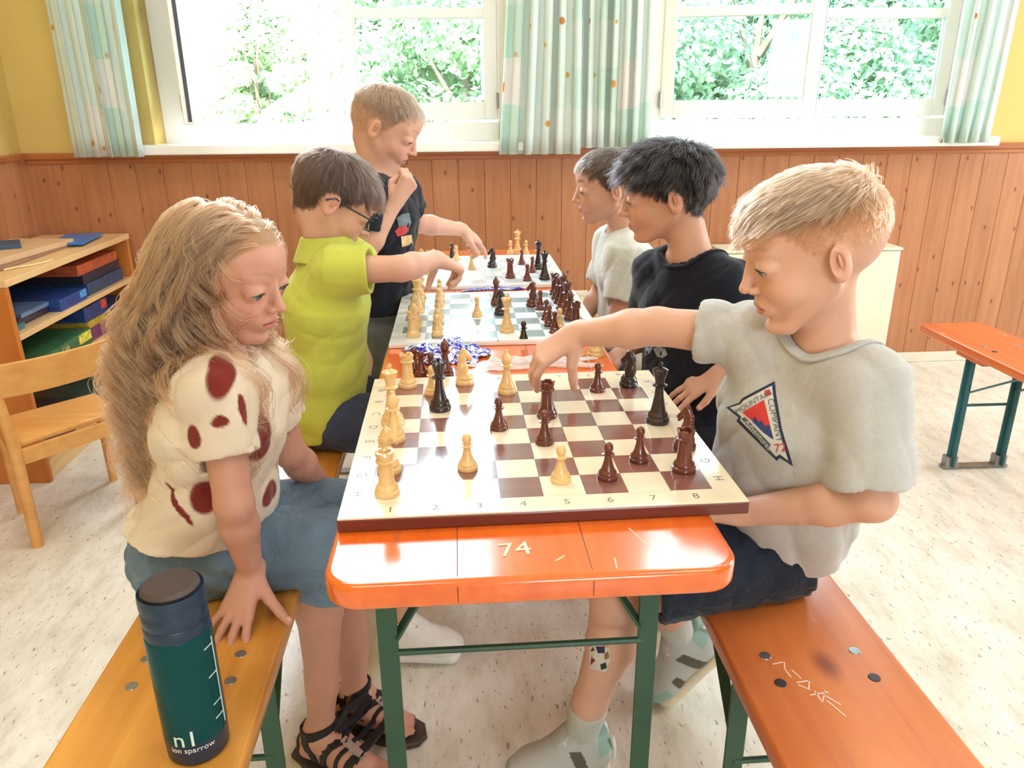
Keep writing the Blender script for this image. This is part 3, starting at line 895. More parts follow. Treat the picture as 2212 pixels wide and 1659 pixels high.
slab('folding_board', -1.975, -1.70, 1.99, 2.62, 0.7525, 0.760, 0.0, srgb(150, 112, 92), 'dull brown board lying lowest on top of the shelf', 'board')
slab('cardboard_sheet', -1.985, -1.72, 2.06, 2.62, 0.7605, 0.782, -0.10, srgb(214, 176, 136), 'tan cardboard folder on top of the shelf', 'cardboard')
slab('pencil_case', -1.90, -1.815, 2.34, 2.50, 0.7825, 0.797, 0.5, srgb(60, 80, 112), 'dark blue pencil case lying on the cardboard folder', 'pencil case')
slab('plastic_folder', -1.80, -1.655, 2.55, 2.83, 0.7605, 0.770, 0.12, srgb(36, 120, 214), 'bright blue plastic folder on top of the shelf', 'folder', 0.3)
m = MB(); m.tube([(-1.69, 2.06, 0.757), (-1.672, 2.10, 0.7585), (-1.645, 2.13, 0.7565), (-1.62, 2.20, 0.7562), (-1.615, 2.25, 0.7562)], 0.0035, 6)
tag(m.build('string', simple('cream_string', srgb(226, 200, 150), 0.8), None, True), 'short cream string hanging over the shelf top edge', 'string')

# ------------------------------------------------------------------ child's chair
A, B, F, G = (-1.425, 1.437), (-1.212, 1.705), (-1.377, 1.888), (-1.590, 1.668)
ch = empty('chair', ((A[0] + F[0]) / 2, (A[1] + F[1]) / 2, 0), "child's light beech chair with a curved backrest beside the shelf", 'chair')
def lerp2(p, q, t): return (p[0] + (q[0] - p[0]) * t, p[1] + (q[1] - p[1]) * t)
cx, cy = (A[0] + F[0]) / 2, (A[1] + F[1]) / 2
def out2(p, k): return (cx + (p[0] - cx) * k, cy + (p[1] - cy) * k)
m = MB(); m.prism([out2(q, 0.97) for q in (A, B, F, G)], 0.330, 0.348, 0.006); m.build('seat', M_beech, ch, True)
for q in (A, B):
    m = MB(); t = out2(q, 1.14)
    m.tube([(q[0], q[1], 0), (q[0], q[1], 0.34), (t[0], t[1], 0.612)], [0.017, 0.019, 0.015], 10); m.build('leg', M_beech, ch, True)
for q in (F, G):
    m = MB(); m.tube([(q[0], q[1], 0), (q[0], q[1], 0.33)], [0.015, 0.018], 10); m.build('leg', M_beech, ch, True)
for q, r in ((A, B), (B, F), (F, G), (G, A)):
    m = MB(); m.bar((q[0], q[1], 0.302), (r[0], r[1], 0.302), 0.018, 0.05, bevel=0.003); m.build('apron', M_beech, ch)
ta, tb2 = out2(A, 1.12), out2(B, 1.12)
nx, ny = (ta[0] + tb2[0]) / 2 - cx, (ta[1] + tb2[1]) / 2 - cy; nl = math.hypot(nx, ny); nx /= nl; ny /= nl
vs, fs = [], []
K = 13
for i in range(K):
    t = -0.04 + 1.08 * i / (K - 1); bow = 0.035 * (1 - (2 * t - 1) ** 2)
    q = lerp2(ta, tb2, t)
    for (dz, off) in ((0.500, 0), (0.604, 0.010), (0.604, 0.022), (0.500, 0.012)):
        vs.append((q[0] + nx * (bow + off - 0.012), q[1] + ny * (bow + off - 0.012), dz))
for i in range(K - 1):
    for k in range(4): fs.append((4 * i + k, 4 * i + (k + 1) % 4, 4 * i + 4 + (k + 1) % 4, 4 * i + 4 + k))
fs += [(3, 2, 1, 0), tuple(4 * (K - 1) + k for k in range(4))]
o = raw('backrest', vs, fs, M_beech, ch)
bv = o.modifiers.new('round', 'BEVEL'); bv.width = 0.004; bv.segments = 2; bv.limit_method = 'ANGLE'

# ------------------------------------------------------------------ white box by the wall, socket
wbx = empty('radiator_cover', (1.59, 2.85, 0), 'cream white radiator cover box standing by the pine wall', 'radiator cover')
part('body', (1.165, 2.752, 0.03), (2.030, 2.944, 0.632), M_cream, wbx, 0.012)
part('top_plate', (1.160, 2.747, 0.6325), (2.035, 2.944, 0.646), M_cream, wbx, 0.006)
part('plinth', (1.19, 2.77, 0), (2.00, 2.94, 0.0295), M_cream, wbx)
sk = empty('power_socket', (0.494, 2.955, 0.388), 'cream double power socket on the pine wall', 'socket')
part('plate', (0.430, 2.944, 0.348), (0.558, 2.9585, 0.428), M_cream, sk, 0.006)
for xx in (0.464, 0.524):
    m = MB(); m.lathe([(0.024, 0.0), (0.024, 0.003), (0.020, 0.003), (0.019, -0.002), (0, -0.002)], (0, 0, 0), 20)
    m.xf(Matrix.Translation((xx, 2.9435, 0.388)) @ Matrix.Rotation(math.pi / 2, 4, 'X')); m.build('outlet', M_cream, sk, True)

# ------------------------------------------------------------------ water bottle
def bottle_mat(name, col, alpha_t, rough=0.08):
    m, nd, ln, p = new_mat(name)
    p.inputs['Base Color'].default_value = (*col, 1); p.inputs['Roughness'].default_value = rough
    p.inputs['Transmission Weight'].default_value = alpha_t; p.inputs['IOR'].default_value = 1.2
    p.inputs['Specular IOR Level'].default_value = 0.35
    return m


BX, BY, BZ = -0.448, 0.078, 0.4803
bo = empty('water_bottle', (BX, BY, BZ), 'teal green water bottle with dark lid on the yellow bench', 'bottle')
M_b_wall = bottle_mat('teal_plastic', srgb(30, 100, 104), 0.55)
M_b_water = bottle_mat('teal_water', srgb(8, 92, 78), 0.25, 0.05)
M_b_lid = simple('navy_plastic', srgb(18, 44, 72), 0.35, 0.05)
M_b_top = simple('brown_drinking_lid', srgb(70, 58, 58), 0.4, 0.2)
M_print = simple('white_print', srgb(214, 222, 220), 0.5, 0.05)
m = MB(); m.lathe([(0, 0.0), (0.036, 0.0), (0.039, 0.004), (0.040, 0.03), (0.0405, 0.036)], (BX, BY, BZ), 40); m.build('base_cup', M_b_lid, bo, True)
m = MB(); m.lathe([(0, 0.034), (0.0385, 0.034), (0.0385, 0.160), (0, 0.160)], (BX, BY, BZ), 40); m.build('water', M_b_water, bo, True)
m = MB(); m.lathe([(0.0405, 0.036), (0.0405, 0.185), (0.0398, 0.190), (0.0385, 0.192), (0.0385, 0.18), (0.0392, 0.16), (0.0392, 0.036)], (BX, BY, BZ), 40); m.build('body', M_b_wall, bo, True)
m = MB(); m.lathe([(0, 0.160), (0.0365, 0.162), (0.0365, 0.180), (0.0395, 0.193), (0.0395, 0.205), (0.0385, 0.207), (0.0395, 0.209), (0.0395, 0.222), (0.0385, 0.224), (0.0398, 0.232), (0.0398, 0.244), (0.039, 0.250), (0.036, 0.247), (0, 0.247)], (BX, BY, BZ), 40)
m.build('lid', M_b_lid, bo, True)
m = MB(); m.lathe([(0, 0.2475), (0.034, 0.2475), (0.035, 0.252), (0.031, 0.257), (0, 0.255)], (BX, BY, BZ), 32); m.build('drinking_cap', M_b_top, bo, True)


def on_cylinder(o, r, a0, z0):
    """wrap a flat print (x right, y up) round the bottle"""
    for v in o.data.vertices:
        a = a0 + v.co.x / r
        v.co = Vector((BX + (r + v.co.z) * math.cos(a), BY + (r + v.co.z) * math.sin(a), BZ + z0 + v.co.y)) - Vector((BX, BY, BZ))


af = math.atan2(CAM[1] - BY, CAM[0] - BX)
for (nm, tx, sz, da, zz) in (('logo', 'n1', 0.034, -0.38, 0.046), ('logo_script', 'ion sparrow', 0.0115, -0.22, 0.029)):
    o = text_mesh(nm, tx, sz, M_print, None, Matrix.Identity(4), 0.0002); o.parent = bo; on_cylinder(o, 0.0409, af + da, zz)
for k, zz in enumerate((0.168, 0.125, 0.082, 0.060)):
    m = MB(); m.box((-0.011, -0.0009, 0), (0.004, 0.0009, 0.0004)); o = m.build('scale_mark', M_print, bo, local=True); on_cylinder(o, 0.0408, af + 0.92, zz)
m = MB()
for k in range(18): m.box((-0.0012, 0.002 + k * 0.0075, 0), (0.0012, 0.0095 + k * 0.0075, 0.0003))
o = m.build('scale_line', M_print, bo, local=True); on_cylinder(o, 0.0407, af + 1.06, 0.040)

# ------------------------------------------------------------------ implicit surfaces -> one continuous mesh
def smin(a, b, k):
    h = np.clip(0.5 + 0.5 * (b - a) / k, 0, 1)
    return b + (a - b) * h - k * h * (1 - h)


def nrm(v):
    v = np.asarray(v, float); return v / max(1e-9, np.linalg.norm(v))


class Field:
    """signed distance on a grid whose spacing is finer inside the listed zones"""
    def __init__(s, lo, hi, step, fine=()):
        s.ax = []
        for d in range(3):
            cuts = [(lo[d], hi[d], step)]
            x = lo[d]; out = [x]
            while x < hi[d]:
                st = step
                for (flo, fhi, fs) in fine:
                    if flo[d] - step <= x <= fhi[d]: st = min(st, fs)
                x += st; out.append(x)
            s.ax.append(np.array(out, np.float32))
        s.D = np.full([len(a) for a in s.ax], 0.05, np.float32)

    def sl(s, lo, hi):
        ix = []
        for d in range(3):
            a = int(np.searchsorted(s.ax[d], lo[d])); b = int(np.searchsorted(s.ax[d], hi[d]))
            ix.append(slice(a, max(a, b)))
        g = (s.ax[0][ix[0]][:, None, None], s.ax[1][ix[1]][None, :, None], s.ax[2][ix[2]][None, None, :])
        return tuple(ix), g

    def put(s, ix, d, k, op):
        if d.size == 0: return
        c = s.D[ix]
        if op == 'add': s.D[ix] = smin(c, d, k)
        elif op == 'sub': s.D[ix] = -smin(-c, d, k)

    def rc(s, a, b, ra, rb, k=0.01, op='add', flat=None):
        """round cone; flat=(direction, factor) widens it along that direction"""
        a, b = np.asarray(a, float), np.asarray(b, float)
        w = flat[1] if flat else 1.0
        m = max(ra, rb) * max(1.0, w) + k + 0.012
        ix, (X, Y, Z) = s.sl(np.minimum(a, b) - m, np.maximum(a, b) + m)
        px, py, pz = X - a[0], Y - a[1], Z - a[2]
        d = b - a
        if flat:
            e = nrm(flat[0]); q = px * e[0] + py * e[1] + pz * e[2]; f = (1.0 / w - 1.0)
            px = px + q * e[0] * f; py = py + q * e[1] * f; pz = pz + q * e[2] * f
            d = d + e * (d @ e) * f
        L2 = max(1e-9, d @ d)
        t = np.clip((px * d[0] + py * d[1] + pz * d[2]) / L2, 0, 1)
        dist = np.sqrt((px - t * d[0]) ** 2 + (py - t * d[1]) ** 2 + (pz - t * d[2]) ** 2) - (ra + (rb - ra) * t)
        s.put(ix, dist.astype(np.float32), k, op)

    def ell(s, c, r, R=None, k=0.01, op='add'):
        c = np.asarray(c, float); r = np.asarray(r, float)
        m = max(r) + k + 0.012
        ix, (X, Y, Z) = s.sl(c - m, c + m)
        R = np.eye(3) if R is None else R
        x, y, z = X - c[0], Y - c[1], Z - c[2]
        q = [x * R[0, i] + y * R[1, i] + z * R[2, i] for i in range(3)]
        k0 = np.sqrt(sum((q[i] / r[i]) ** 2 for i in range(3)))
        k1 = np.sqrt(sum((q[i] / r[i] ** 2) ** 2 for i in range(3))) + 1e-9
        s.put(ix, (k0 * (k0 - 1) / k1).astype(np.float32), k, op)

    def cc(s, a, b, ra, rb, k=0.01, op='add', flat=None):
        """cone with flat ends (sleeves, trouser legs, openings)"""
        a, b = np.asarray(a, float), np.asarray(b, float)
        w = flat[1] if flat else 1.0
        m = max(ra, rb) * max(1.0, w) + k + 0.012
        ix, (X, Y, Z) = s.sl(np.minimum(a, b) - m, np.maximum(a, b) + m)
        px, py, pz = X - a[0], Y - a[1], Z - a[2]
        d = b - a; L = np.linalg.norm(d); u = d / L
        t = px * u[0] + py * u[1] + pz * u[2]
        qx, qy, qz = px - t * u[0], py - t * u[1], pz - t * u[2]
        if flat:
            e = nrm(flat[0]); q = qx * e[0] + qy * e[1] + qz * e[2]; f = (1.0 / w - 1.0)
            qx = qx + q * e[0] * f; qy = qy + q * e[1] * f; qz = qz + q * e[2] * f
        rad = np.sqrt(qx ** 2 + qy ** 2 + qz ** 2)
        tt = np.clip(t / L, 0, 1)
        dr = rad - (ra + (rb - ra) * tt)
        da = np.maximum(-t, t - L)
        d_ = np.maximum(dr, da) + np.minimum(0, 0)
        s.put(ix, d_.astype(np.float32), k, op)

    def plane(s, p, n, k=0.004):
        """keep the side the normal points away from"""
        n = nrm(n)
        d = (s.ax[0][:, None, None] - p[0]) * n[0] + (s.ax[1][None, :, None] - p[1]) * n[1] + (s.ax[2][None, None, :] - p[2]) * n[2]
        s.D = -smin(-s.D, -d.astype(np.float32), k)

    def ripple(s, fn):
        X, Y, Z = s.ax[0][:, None, None], s.ax[1][None, :, None], s.ax[2][None, None, :]
        s.D = s.D + np.where(np.abs(s.D) < 0.03, fn(X, Y, Z), 0).astype(np.float32)

    def mesh(s):
        D = s.D; nx, ny, nz = D.shape
        S = D < 0
        c = [S[i:nx - 1 + i, j:ny - 1 + j, k:nz - 1 + k] for i in (0, 1) for j in (0, 1) for k in (0, 1)]
        cnt = sum(x.astype(np.int8) for x in c)
        act = (cnt > 0) & (cnt < 8)
        I = np.argwhere(act)
        idx = np.full(act.shape, -1, np.int32); idx[act] = np.arange(len(I))
        cor = np.array([(i, j, k) for i in (0, 1) for j in (0, 1) for k in (0, 1)])
        vals = np.stack([D[I[:, 0] + o[0], I[:, 1] + o[1], I[:, 2] + o[2]] for o in cor], 1)
        acc = np.zeros((len(I), 3)); n = np.zeros(len(I))
        for p in range(8):
            for q in range(p + 1, 8):
                if np.abs(cor[p] - cor[q]).sum() != 1: continue
                a, b = vals[:, p], vals[:, q]
                x = (a < 0) != (b < 0)
                t = np.where(x, a / np.where(x, a - b, 1), 0)
                acc += np.where(x[:, None], cor[p] + t[:, None] * (cor[q] - cor[p]), 0); n += x
        loc = acc / n[:, None]
        V = np.stack([s.ax[d][I[:, d]] + loc[:, d] * (s.ax[d][I[:, d] + 1] - s.ax[d][I[:, d]]) for d in range(3)], 1)
        F = []
        for d in range(3):
            sl0 = [slice(None)] * 3; sl1 = [slice(None)] * 3
            sl0[d] = slice(0, -1); sl1[d] = slice(1, None)
            e = S[tuple(sl0)] != S[tuple(sl1)]
            E = np.argwhere(e)
            u, v = (d + 1) % 3, (d + 2) % 3
            ok = (E[:, u] > 0) & (E[:, v] > 0) & (E[:, u] < D.shape[u] - 1) & (E[:, v] < D.shape[v] - 1)
            E = E[ok]
            def g(du, dv):
                P = E.copy(); P[:, u] -= du; P[:, v] -= dv
                return idx[P[:, 0], P[:, 1], P[:, 2]]
            q = np.stack([g(1, 1), g(0, 1), g(0, 0), g(1, 0)], 1)
            flip = ~S[E[:, 0], E[:, 1], E[:, 2]]
            q[flip] = q[flip][:, ::-1]
            F.append(q)
        F = np.concatenate(F); F = F[(F >= 0).all(1)]
        return V, F

    def sample(s, P):
        """nearest-grid distance at points"""
        i = [np.clip(np.searchsorted(s.ax[d], P[:, d]), 0, len(s.ax[d]) - 1) for d in range(3)]
        return s.D[i[0], i[1], i[2]]


def keep_big(V, F, least=0.02):
    """drop crumbs: keep connected pieces holding at least this share of the vertices"""
    lab = np.arange(len(V))
    for _ in range(200):
        m = lab[F].min(1)
        new = lab.copy()
        np.minimum.at(new, F.ravel(), np.repeat(m, 4))
        new = new[new]
        if (new == lab).all(): break
        lab = new
    u, inv, cn = np.unique(lab, return_inverse=True, return_counts=True)
    ok = cn[inv] >= least * len(V)
    mp = np.cumsum(ok) - 1
    F = F[ok[F].all(1)]
    return V[ok], mp[F]


def relax(V, F, it=1, lam=0.5):
    for _ in range(it):
        acc = np.zeros_like(V); n = np.zeros(len(V))
        for k in range(4):
            a, b = F[:, k], F[:, (k + 1) % 4]
            np.add.at(acc, a, V[b]); np.add.at(n, a, 1); np.add.at(acc, b, V[a]); np.add.at(n, b, 1)
        V = V + lam * (acc / np.maximum(n, 1)[:, None] - V)
    return V

# ------------------------------------------------------------------ chess boards
M_light_sq = wood('maple_veneer', srgb(240, 226, 202), srgb(230, 212, 184), rough=0.2, axis='X', stretch=10, scale=2.5, coat=1.0, bump=0.0)
M_dark_sq = wood('mahogany_veneer', srgb(138, 88, 78), srgb(120, 70, 62), rough=0.2, axis='X', stretch=10, scale=2.5, coat=1.0, bump=0.0)
M_edge = wood('mahogany_edge', srgb(112, 48, 36), srgb(92, 36, 26), rough=0.35, axis='X', stretch=10, scale=3, coat=0.2, bump=0.0)
M_ink = simple('grey_print', srgb(120, 108, 98), 0.5, 0.05)
M_wht_sq = simple('white_plastic_board', srgb(236, 238, 238), 0.22, 0.01, coat=0.3)
M_gry_sq = simple('grey_green_print', srgb(138, 152, 160), 0.26, 0.03, coat=0.3)
M_blu_sq = simple('pale_grey_print', srgb(204, 210, 216), 0.26, 0.03, coat=0.3)


def chessboard(cx, cy, rz, z, th, full, sq, m_edge, m_border, m_l, m_d, label, letters, fold):
    b = empty('chessboard', (cx, cy, z), label, 'chessboard')
    b.rotation_euler = (0, 0, rz)
    m = MB(); m.box((-full / 2, -full / 2, 0), (full / 2, full / 2, th - 0.002), 0.002); m.build('board_body', m_edge, b, local=True)
    h = sq * 4
    m = MB()
    m.box((-full / 2 + 0.001, -full / 2 + 0.001, th - 0.004), (full / 2 - 0.001, -h, th), 0.0008); m.box((-full / 2 + 0.001, h, th - 0.004), (full / 2 - 0.001, full / 2 - 0.001, th), 0.0008)
    m.box((-full / 2 + 0.001, -h, th - 0.004), (-h, h, th), 0.0008); m.box((h, -h, th - 0.004), (full / 2 - 0.001, h, th), 0.0008)
    m.build('border', m_border, b, local=True)
    pr = []
    for mm in (m_l, m_d):
        q = MB(); g = 0.0002
        q.box((-sq / 2 + g, -sq / 2 + g, -0.003), (sq / 2 - g, sq / 2 - g, 0)); pr.append(q)
    protos = [None, None]
    for i in range(8):
        for j in range(8):
            dark = (i + j) % 2 == 1
            k = 1 if dark else 0
            loc = ((i - 3.5) * sq, (j - 3.5) * sq, th - 0.0001)
            if protos[k] is None:
                o = pr[k].build('square', (m_l, m_d)[k], b, local=True); protos[k] = o
            else:
                o = protos[k].copy(); link(o); o.parent = b
            o.location = loc
    if fold:
        q = MB(); q.box((-0.0012, -full / 2, th - 0.003), (0.0012, full / 2, th + 0.0003)); q.build('fold_line', m_d, b, local=True)
    if letters:
        B0 = Matrix.Translation((cx, cy, z)) @ Matrix.Rotation(rz, 4, 'Z')
        mid = (h + full / 2) / 2
        for i in range(8):
            for s in (-1, 1):
                M = Matrix.Translation(((i - 3.5) * sq, s * mid, th + 0.0001)) @ Matrix.Rotation(0 if s < 0 else math.pi, 4, 'Z')
                o = text_mesh('rank_number', str(i + 1), 0.020, M_ink, None, M, 0.0); o.parent = b
                M = Matrix.Translation((s * mid, (i - 3.5) * sq, th + 0.0001)) @ Matrix.Rotation(s * math.pi / 2, 4, 'Z')
                o = text_mesh('file_letter', 'HGFEDCBA'[i], 0.020, M_ink, None, M, 0.0); o.parent = b
    return b


chessboard(0.0245, 0.396, 0.008, 0.7703, 0.020, 0.545, 0.0585, M_edge, M_light_sq, M_light_sq, M_dark_sq, 'large brown and maple wooden chessboard nearest on the orange table', True, False)
chessboard(0.006, 1.180, 0.0, 0.7703, 0.012, 0.50, 0.056, M_wht_sq, M_wht_sq, M_wht_sq, M_gry_sq, 'white folding chessboard with grey squares in the middle of the table', False, True)
chessboard(0.004, 1.765, 0.0, 0.7703, 0.012, 0.50, 0.056, M_wht_sq, M_wht_sq, M_wht_sq, M_blu_sq, 'white chessboard with pale squares at the far end of the table', False, True)
ZB1, ZB2, ZT = 0.7903, 0.7824, 0.7703

# ------------------------------------------------------------------ chess pieces
M_p_light = wood('boxwood', srgb(232, 194, 138), srgb(216, 172, 112), rough=0.28, axis='Z', stretch=1.0, scale=26, coat=0.4, bump=0.0, rand=0.05)
M_p_dark = wood('rosewood', srgb(112, 50, 34), srgb(84, 34, 24), rough=0.26, axis='Z', stretch=1.0, scale=26, coat=0.4, bump=0.0, rand=0.10)
M_p_black = wood('dark_stained', srgb(52, 30, 30), srgb(36, 20, 22), rough=0.26, axis='Z', stretch=1.0, scale=26, coat=0.4, bump=0.0, rand=0.10)


def base_prof(r, h):
    return [(0, 0), (r, 0), (r * 1.02, 0.05 * h), (r * 0.98, 0.10 * h), (r * 0.88, 0.12 * h), (r * 0.90, 0.15 * h), (r * 0.84, 0.20 * h), (r * 0.68, 0.24 * h), (r * 0.66, 0.26 * h)]


def piece_mesh(kind, h, r):
    mb = MB()
    b = base_prof(r, min(h, 0.075))
    if kind == 'pawn':
        h1 = h
        b = base_prof(r, h)
        p = b + [(r * 0.52, 0.36 * h), (r * 0.38, 0.52 * h), (r * 0.34, 0.62 * h), (r * 0.62, 0.655 * h), (r * 0.62, 0.675 * h), (r * 0.36, 0.70 * h)]
        for k in range(1, 10):
            a = -1.05 + (math.pi / 2 + 1.05) * k / 9; p.append((max(0, r * 0.46 * math.cos(a)), 0.845 * h + 0.155 * h * math.sin(a)))
        mb.lathe(p, n=20)
    elif kind == 'rook':
        p = b + [(r * 0.60, 0.40 * h), (r * 0.54, 0.62 * h), (r * 0.56, 0.72 * h), (r * 0.74, 0.76 * h), (r * 0.74, 0.79 * h), (r * 0.64, 0.81 * h), (r * 0.70, 0.90 * h), (r * 0.76, 1.0 * h), (r * 0.52, 1.0 * h), (r * 0.50, 0.90 * h), (0, 0.89 * h)]
        mb.lathe(p, n=24)
        fs = [f for f in mb.bm.faces if abs(f.normal.z if f.normal.length else 0) >= 0]
        mb.bm.normal_update()
        for f in list(mb.bm.faces):
            c = f.calc_center_median()
            rr = math.hypot(c.x, c.y)
            if c.z > 0.985 * h and rr > r * 0.5:
                k = int((math.atan2(c.y, c.x) + math.pi) / (2 * math.pi) * 24)
                if k % 6 == 0:
                    for v in f.verts: v.co.z -= 0.055 * h
    elif kind == 'bishop':
        p = b + [(r * 0.50, 0.36 * h), (r * 0.36, 0.52 * h), (r * 0.33, 0.60 * h), (r * 0.66, 0.63 * h), (r * 0.66, 0.65 * h), (r * 0.40, 0.67 * h), (r * 0.52, 0.72 * h), (r * 0.55, 0.78 * h), (r * 0.44, 0.86 * h), (r * 0.20, 0.935 * h), (r * 0.11, 0.95 * h), (r * 0.17, 0.97 * h), (r * 0.12, 0.995 * h), (0, 1.0 * h)]
        mb.lathe(p, n=20)
        mb.box((r * 0.12, -r * 0.5, 0.80 * h), (r * 0.62, r * 0.5, 0.808 * h), 0, Matrix.Rotation(-0.7, 3, 'Y'))
    elif kind in ('queen', 'king'):
        p = b + [(r * 0.54, 0.30 * h), (r * 0.40, 0.44 * h), (r * 0.34, 0.58 * h), (r * 0.64, 0.61 * h), (r * 0.66, 0.625 * h), (r * 0.40, 0.65 * h), (r * 0.38, 0.67 * h), (r * 0.48, 0.75 * h), (r * 0.66, 0.86 * h)]
        if kind == 'queen':
            p += [(r * 0.68, 0.875 * h), (r * 0.52, 0.885 * h), (r * 0.34, 0.915 * h), (r * 0.12, 0.94 * h), (r * 0.20, 0.965 * h), (r * 0.15, 0.99 * h), (0, 1.0 * h)]
            mb.lathe(p, n=24)
            for k in range(8):
                a = k * math.pi / 4; mb.lathe([(0, -0.0), (0.0022, 0.001), (0.0018, 0.004), (0, 0.005)], (r * 0.60 * math.cos(a), r * 0.60 * math.sin(a), 0.868 * h), 6)
        else:
            p += [(r * 0.66, 0.868 * h), (r * 0.40, 0.895 * h), (r * 0.14, 0.91 * h), (0, 0.912 * h)]
            mb.lathe(p, n=24)
            mb.box((-r * 0.10, -r * 0.08, 0.90 * h), (r * 0.10, r * 0.08, 1.0 * h), 0.0006); mb.box((-r * 0.28, -r * 0.08, 0.942 * h), (r * 0.28, r * 0.08, 0.968 * h), 0.0006)
    bmesh.ops.recalc_face_normals(mb.bm, faces=mb.bm.faces[:])
    return mb


def knight_mesh(h, r):
    """horse head grown from blended shapes; faces local +x"""
    F = Field((-r * 1.3, -r * 1.3, 0.1 * h), (r * 1.5, r * 1.3, 1.08 * h), 0.0011)
    q = lambda x, z, y=0: (x * h, y * h, z * h)
    k = 0.004
    F.rc(q(-0.02, 0.20), q(-0.06, 0.45), 0.135 * h, 0.13 * h, k, flat=((0, 1, 0), 0.85))
    F.rc(q(-0.06, 0.45), q(-0.07, 0.70), 0.125 * h, 0.105 * h, k, flat=((0, 1, 0), 0.72))
    F.rc(q(-0.07, 0.68), q(-0.01, 0.85), 0.105 * h, 0.085 * h, k, flat=((0, 1, 0), 0.75))
    F.rc(q(0.0, 0.82), q(0.17, 0.66), 0.085 * h, 0.055 * h, k, flat=((0, 1, 0), 0.8))
    F.rc(q(0.14, 0.64), q(0.17, 0.60), 0.05 * h, 0.042 * h, 0.002, flat=((0, 1, 0), 0.9))
    F.rc(q(0.02, 0.40), q(-0.02, 0.56), 0.09 * h, 0.06 * h, k, flat=((0, 1, 0), 0.8))
    for s in (-1, 1):
        F.rc(q(-0.03, 0.88, 0.04 * s), q(-0.02, 0.985, 0.045 * s), 0.028 * h, 0.010 * h, 0.002)
        F.ell(q(0.06, 0.80, 0.075 * s), (0.018 * h,) * 3, None, 0.001, 'sub')
        F.ell(q(0.195, 0.64, 0.045 * s), (0.012 * h,) * 3, None, 0.001, 'sub')
    F.ell(q(0.19, 0.605), (0.05 * h, 0.09 * h, 0.007 * h), None, 0.001, 'sub')
    for zz in (0.50, 0.57, 0.64, 0.71, 0.78):
        F.ell(q(-0.185 + 0.05 * (zz - 0.5), zz), (0.045 * h, 0.12 * h, 0.011 * h), None, 0.002, 'sub')
    V, Fc = F.mesh(); V, Fc = keep_big(V, Fc, 0.2)
    mb = MB(); mb.lathe(base_prof(r, 0.075) + [(r * 0.62, 0.27 * h), (0, 0.27 * h)], n=24)
    vs = [mb.bm.verts.new(v) for v in V]
    for f in Fc:
        try: mb.bm.faces.new([vs[i] for i in f])
        except ValueError: pass
    return mb


SIZES = dict(pawn=(0.052, 0.0140), rook=(0.060, 0.0165), knight=(0.070, 0.0165), bishop=(0.078, 0.0160), queen=(0.090, 0.0180), king=(0.100, 0.0185))
PIECE = {}
for kd, (hh, rr_) in SIZES.items():
    mb = knight_mesh(hh, rr_) if kd == 'knight' else piece_mesh(kd, hh, rr_)
    me = bpy.data.meshes.new('chess_' + kd); mb.bm.to_mesh(me); mb.bm.free()
    me.polygons.foreach_set('use_smooth', np.ones(len(me.polygons), bool)); me.set_sharp_from_angle(angle=math.radians(40))
    for cn, mt in (('light', M_p_light), ('brown', M_p_dark), ('dark', M_p_black)):
        m2 = me.copy(); m2.materials.append(mt); PIECE[kd, cn] = m2


def piece(kind, colr, px, py, z, label, rz=0.0, sc=1.0, group=None):
    o = bpy.data.objects.new('chess_' + kind, PIECE[kind, colr]); link(o)
    p = at(px, py, Z=z)
    o.location = (p[0], p[1], z + 0.0002); o.rotation_euler = (0, 0, rz); o.scale = (sc, sc, sc)
    return tag(o, label, 'chess piece', group)


G1, G2, G3 = 'pieces of the game on the wooden board', 'pieces of the game on the middle white board', 'pieces of the game on the far white board'
GC = 'captured pieces beside the boards'
for a in (
    ('rook', 'light', 837, 1066, 'light wooden rook at the near left corner of the wooden board', 0),
    ('knight', 'light', 841, 1018, 'light wooden knight directly behind the near left rook on the wooden board', 0),
    ('bishop', 'light', 853, 950, 'light wooden bishop behind the left knight and before the light king', 0.6),
    ('king', 'light', 849, 916, 'light wooden king at the left edge of the wooden board', 1.0),
    ('pawn', 'light', 1010, 1012, 'light wooden pawn standing alone on the near left half of the wooden board', 0),
    ('pawn', 'light', 1211, 1038, 'light wooden pawn near the front edge among brown pawns', 0),
    ('rook', 'light', 882, 834, 'light wooden rook at the far left corner of the wooden board', 0.3),
    ('pawn', 'light', 934, 851, 'light wooden pawn half hidden behind the dark queen', 0),
    ('knight', 'light', 1004, 828, 'light wooden knight in the far row right of the dark queen', 0.2),
    ('bishop', 'light', 1095, 848, 'light wooden bishop left of the reaching hand of the blond boy', 0.5),
    ('queen', 'dark', 951, 884, 'dark wooden queen among the light pieces at the left', 0),
    ('pawn', 'brown', 1078, 926, 'brown wooden pawn alone in the middle of the wooden board', 0),
    ('rook', 'brown', 1181, 900, 'brown wooden rook under the blond boy\'s fingers', 0.4),
    ('pawn', 'brown', 1176, 957, 'brown wooden pawn standing right in front of the brown central rook', 0),
    ('pawn', 'brown', 1290, 844, 'brown wooden pawn in the far row left of the dark knight', 0),
    ('knight', 'dark', 1357, 833, 'dark wooden knight in the far right corner of the wooden board', 2.7),
    ('king', 'dark', 1420, 911, 'dark wooden king near the right edge of the wooden board', 0.8),
    ('knight', 'brown', 1478, 968, 'brown wooden knight behind the near right corner rook', 2.3),
    ('rook', 'brown', 1476, 1015, 'brown wooden rook at the near right corner of the wooden board', 0.2),
    ('pawn', 'brown', 1380, 995, 'brown wooden pawn second from the near right rook', 0),
    ('pawn', 'brown', 1312, 1032, 'brown wooden pawn on the near row left of the corner rook', 0),
): piece(a[0], a[1], a[2], a[3], ZB1, a[4], a[5], 1.06, G1)
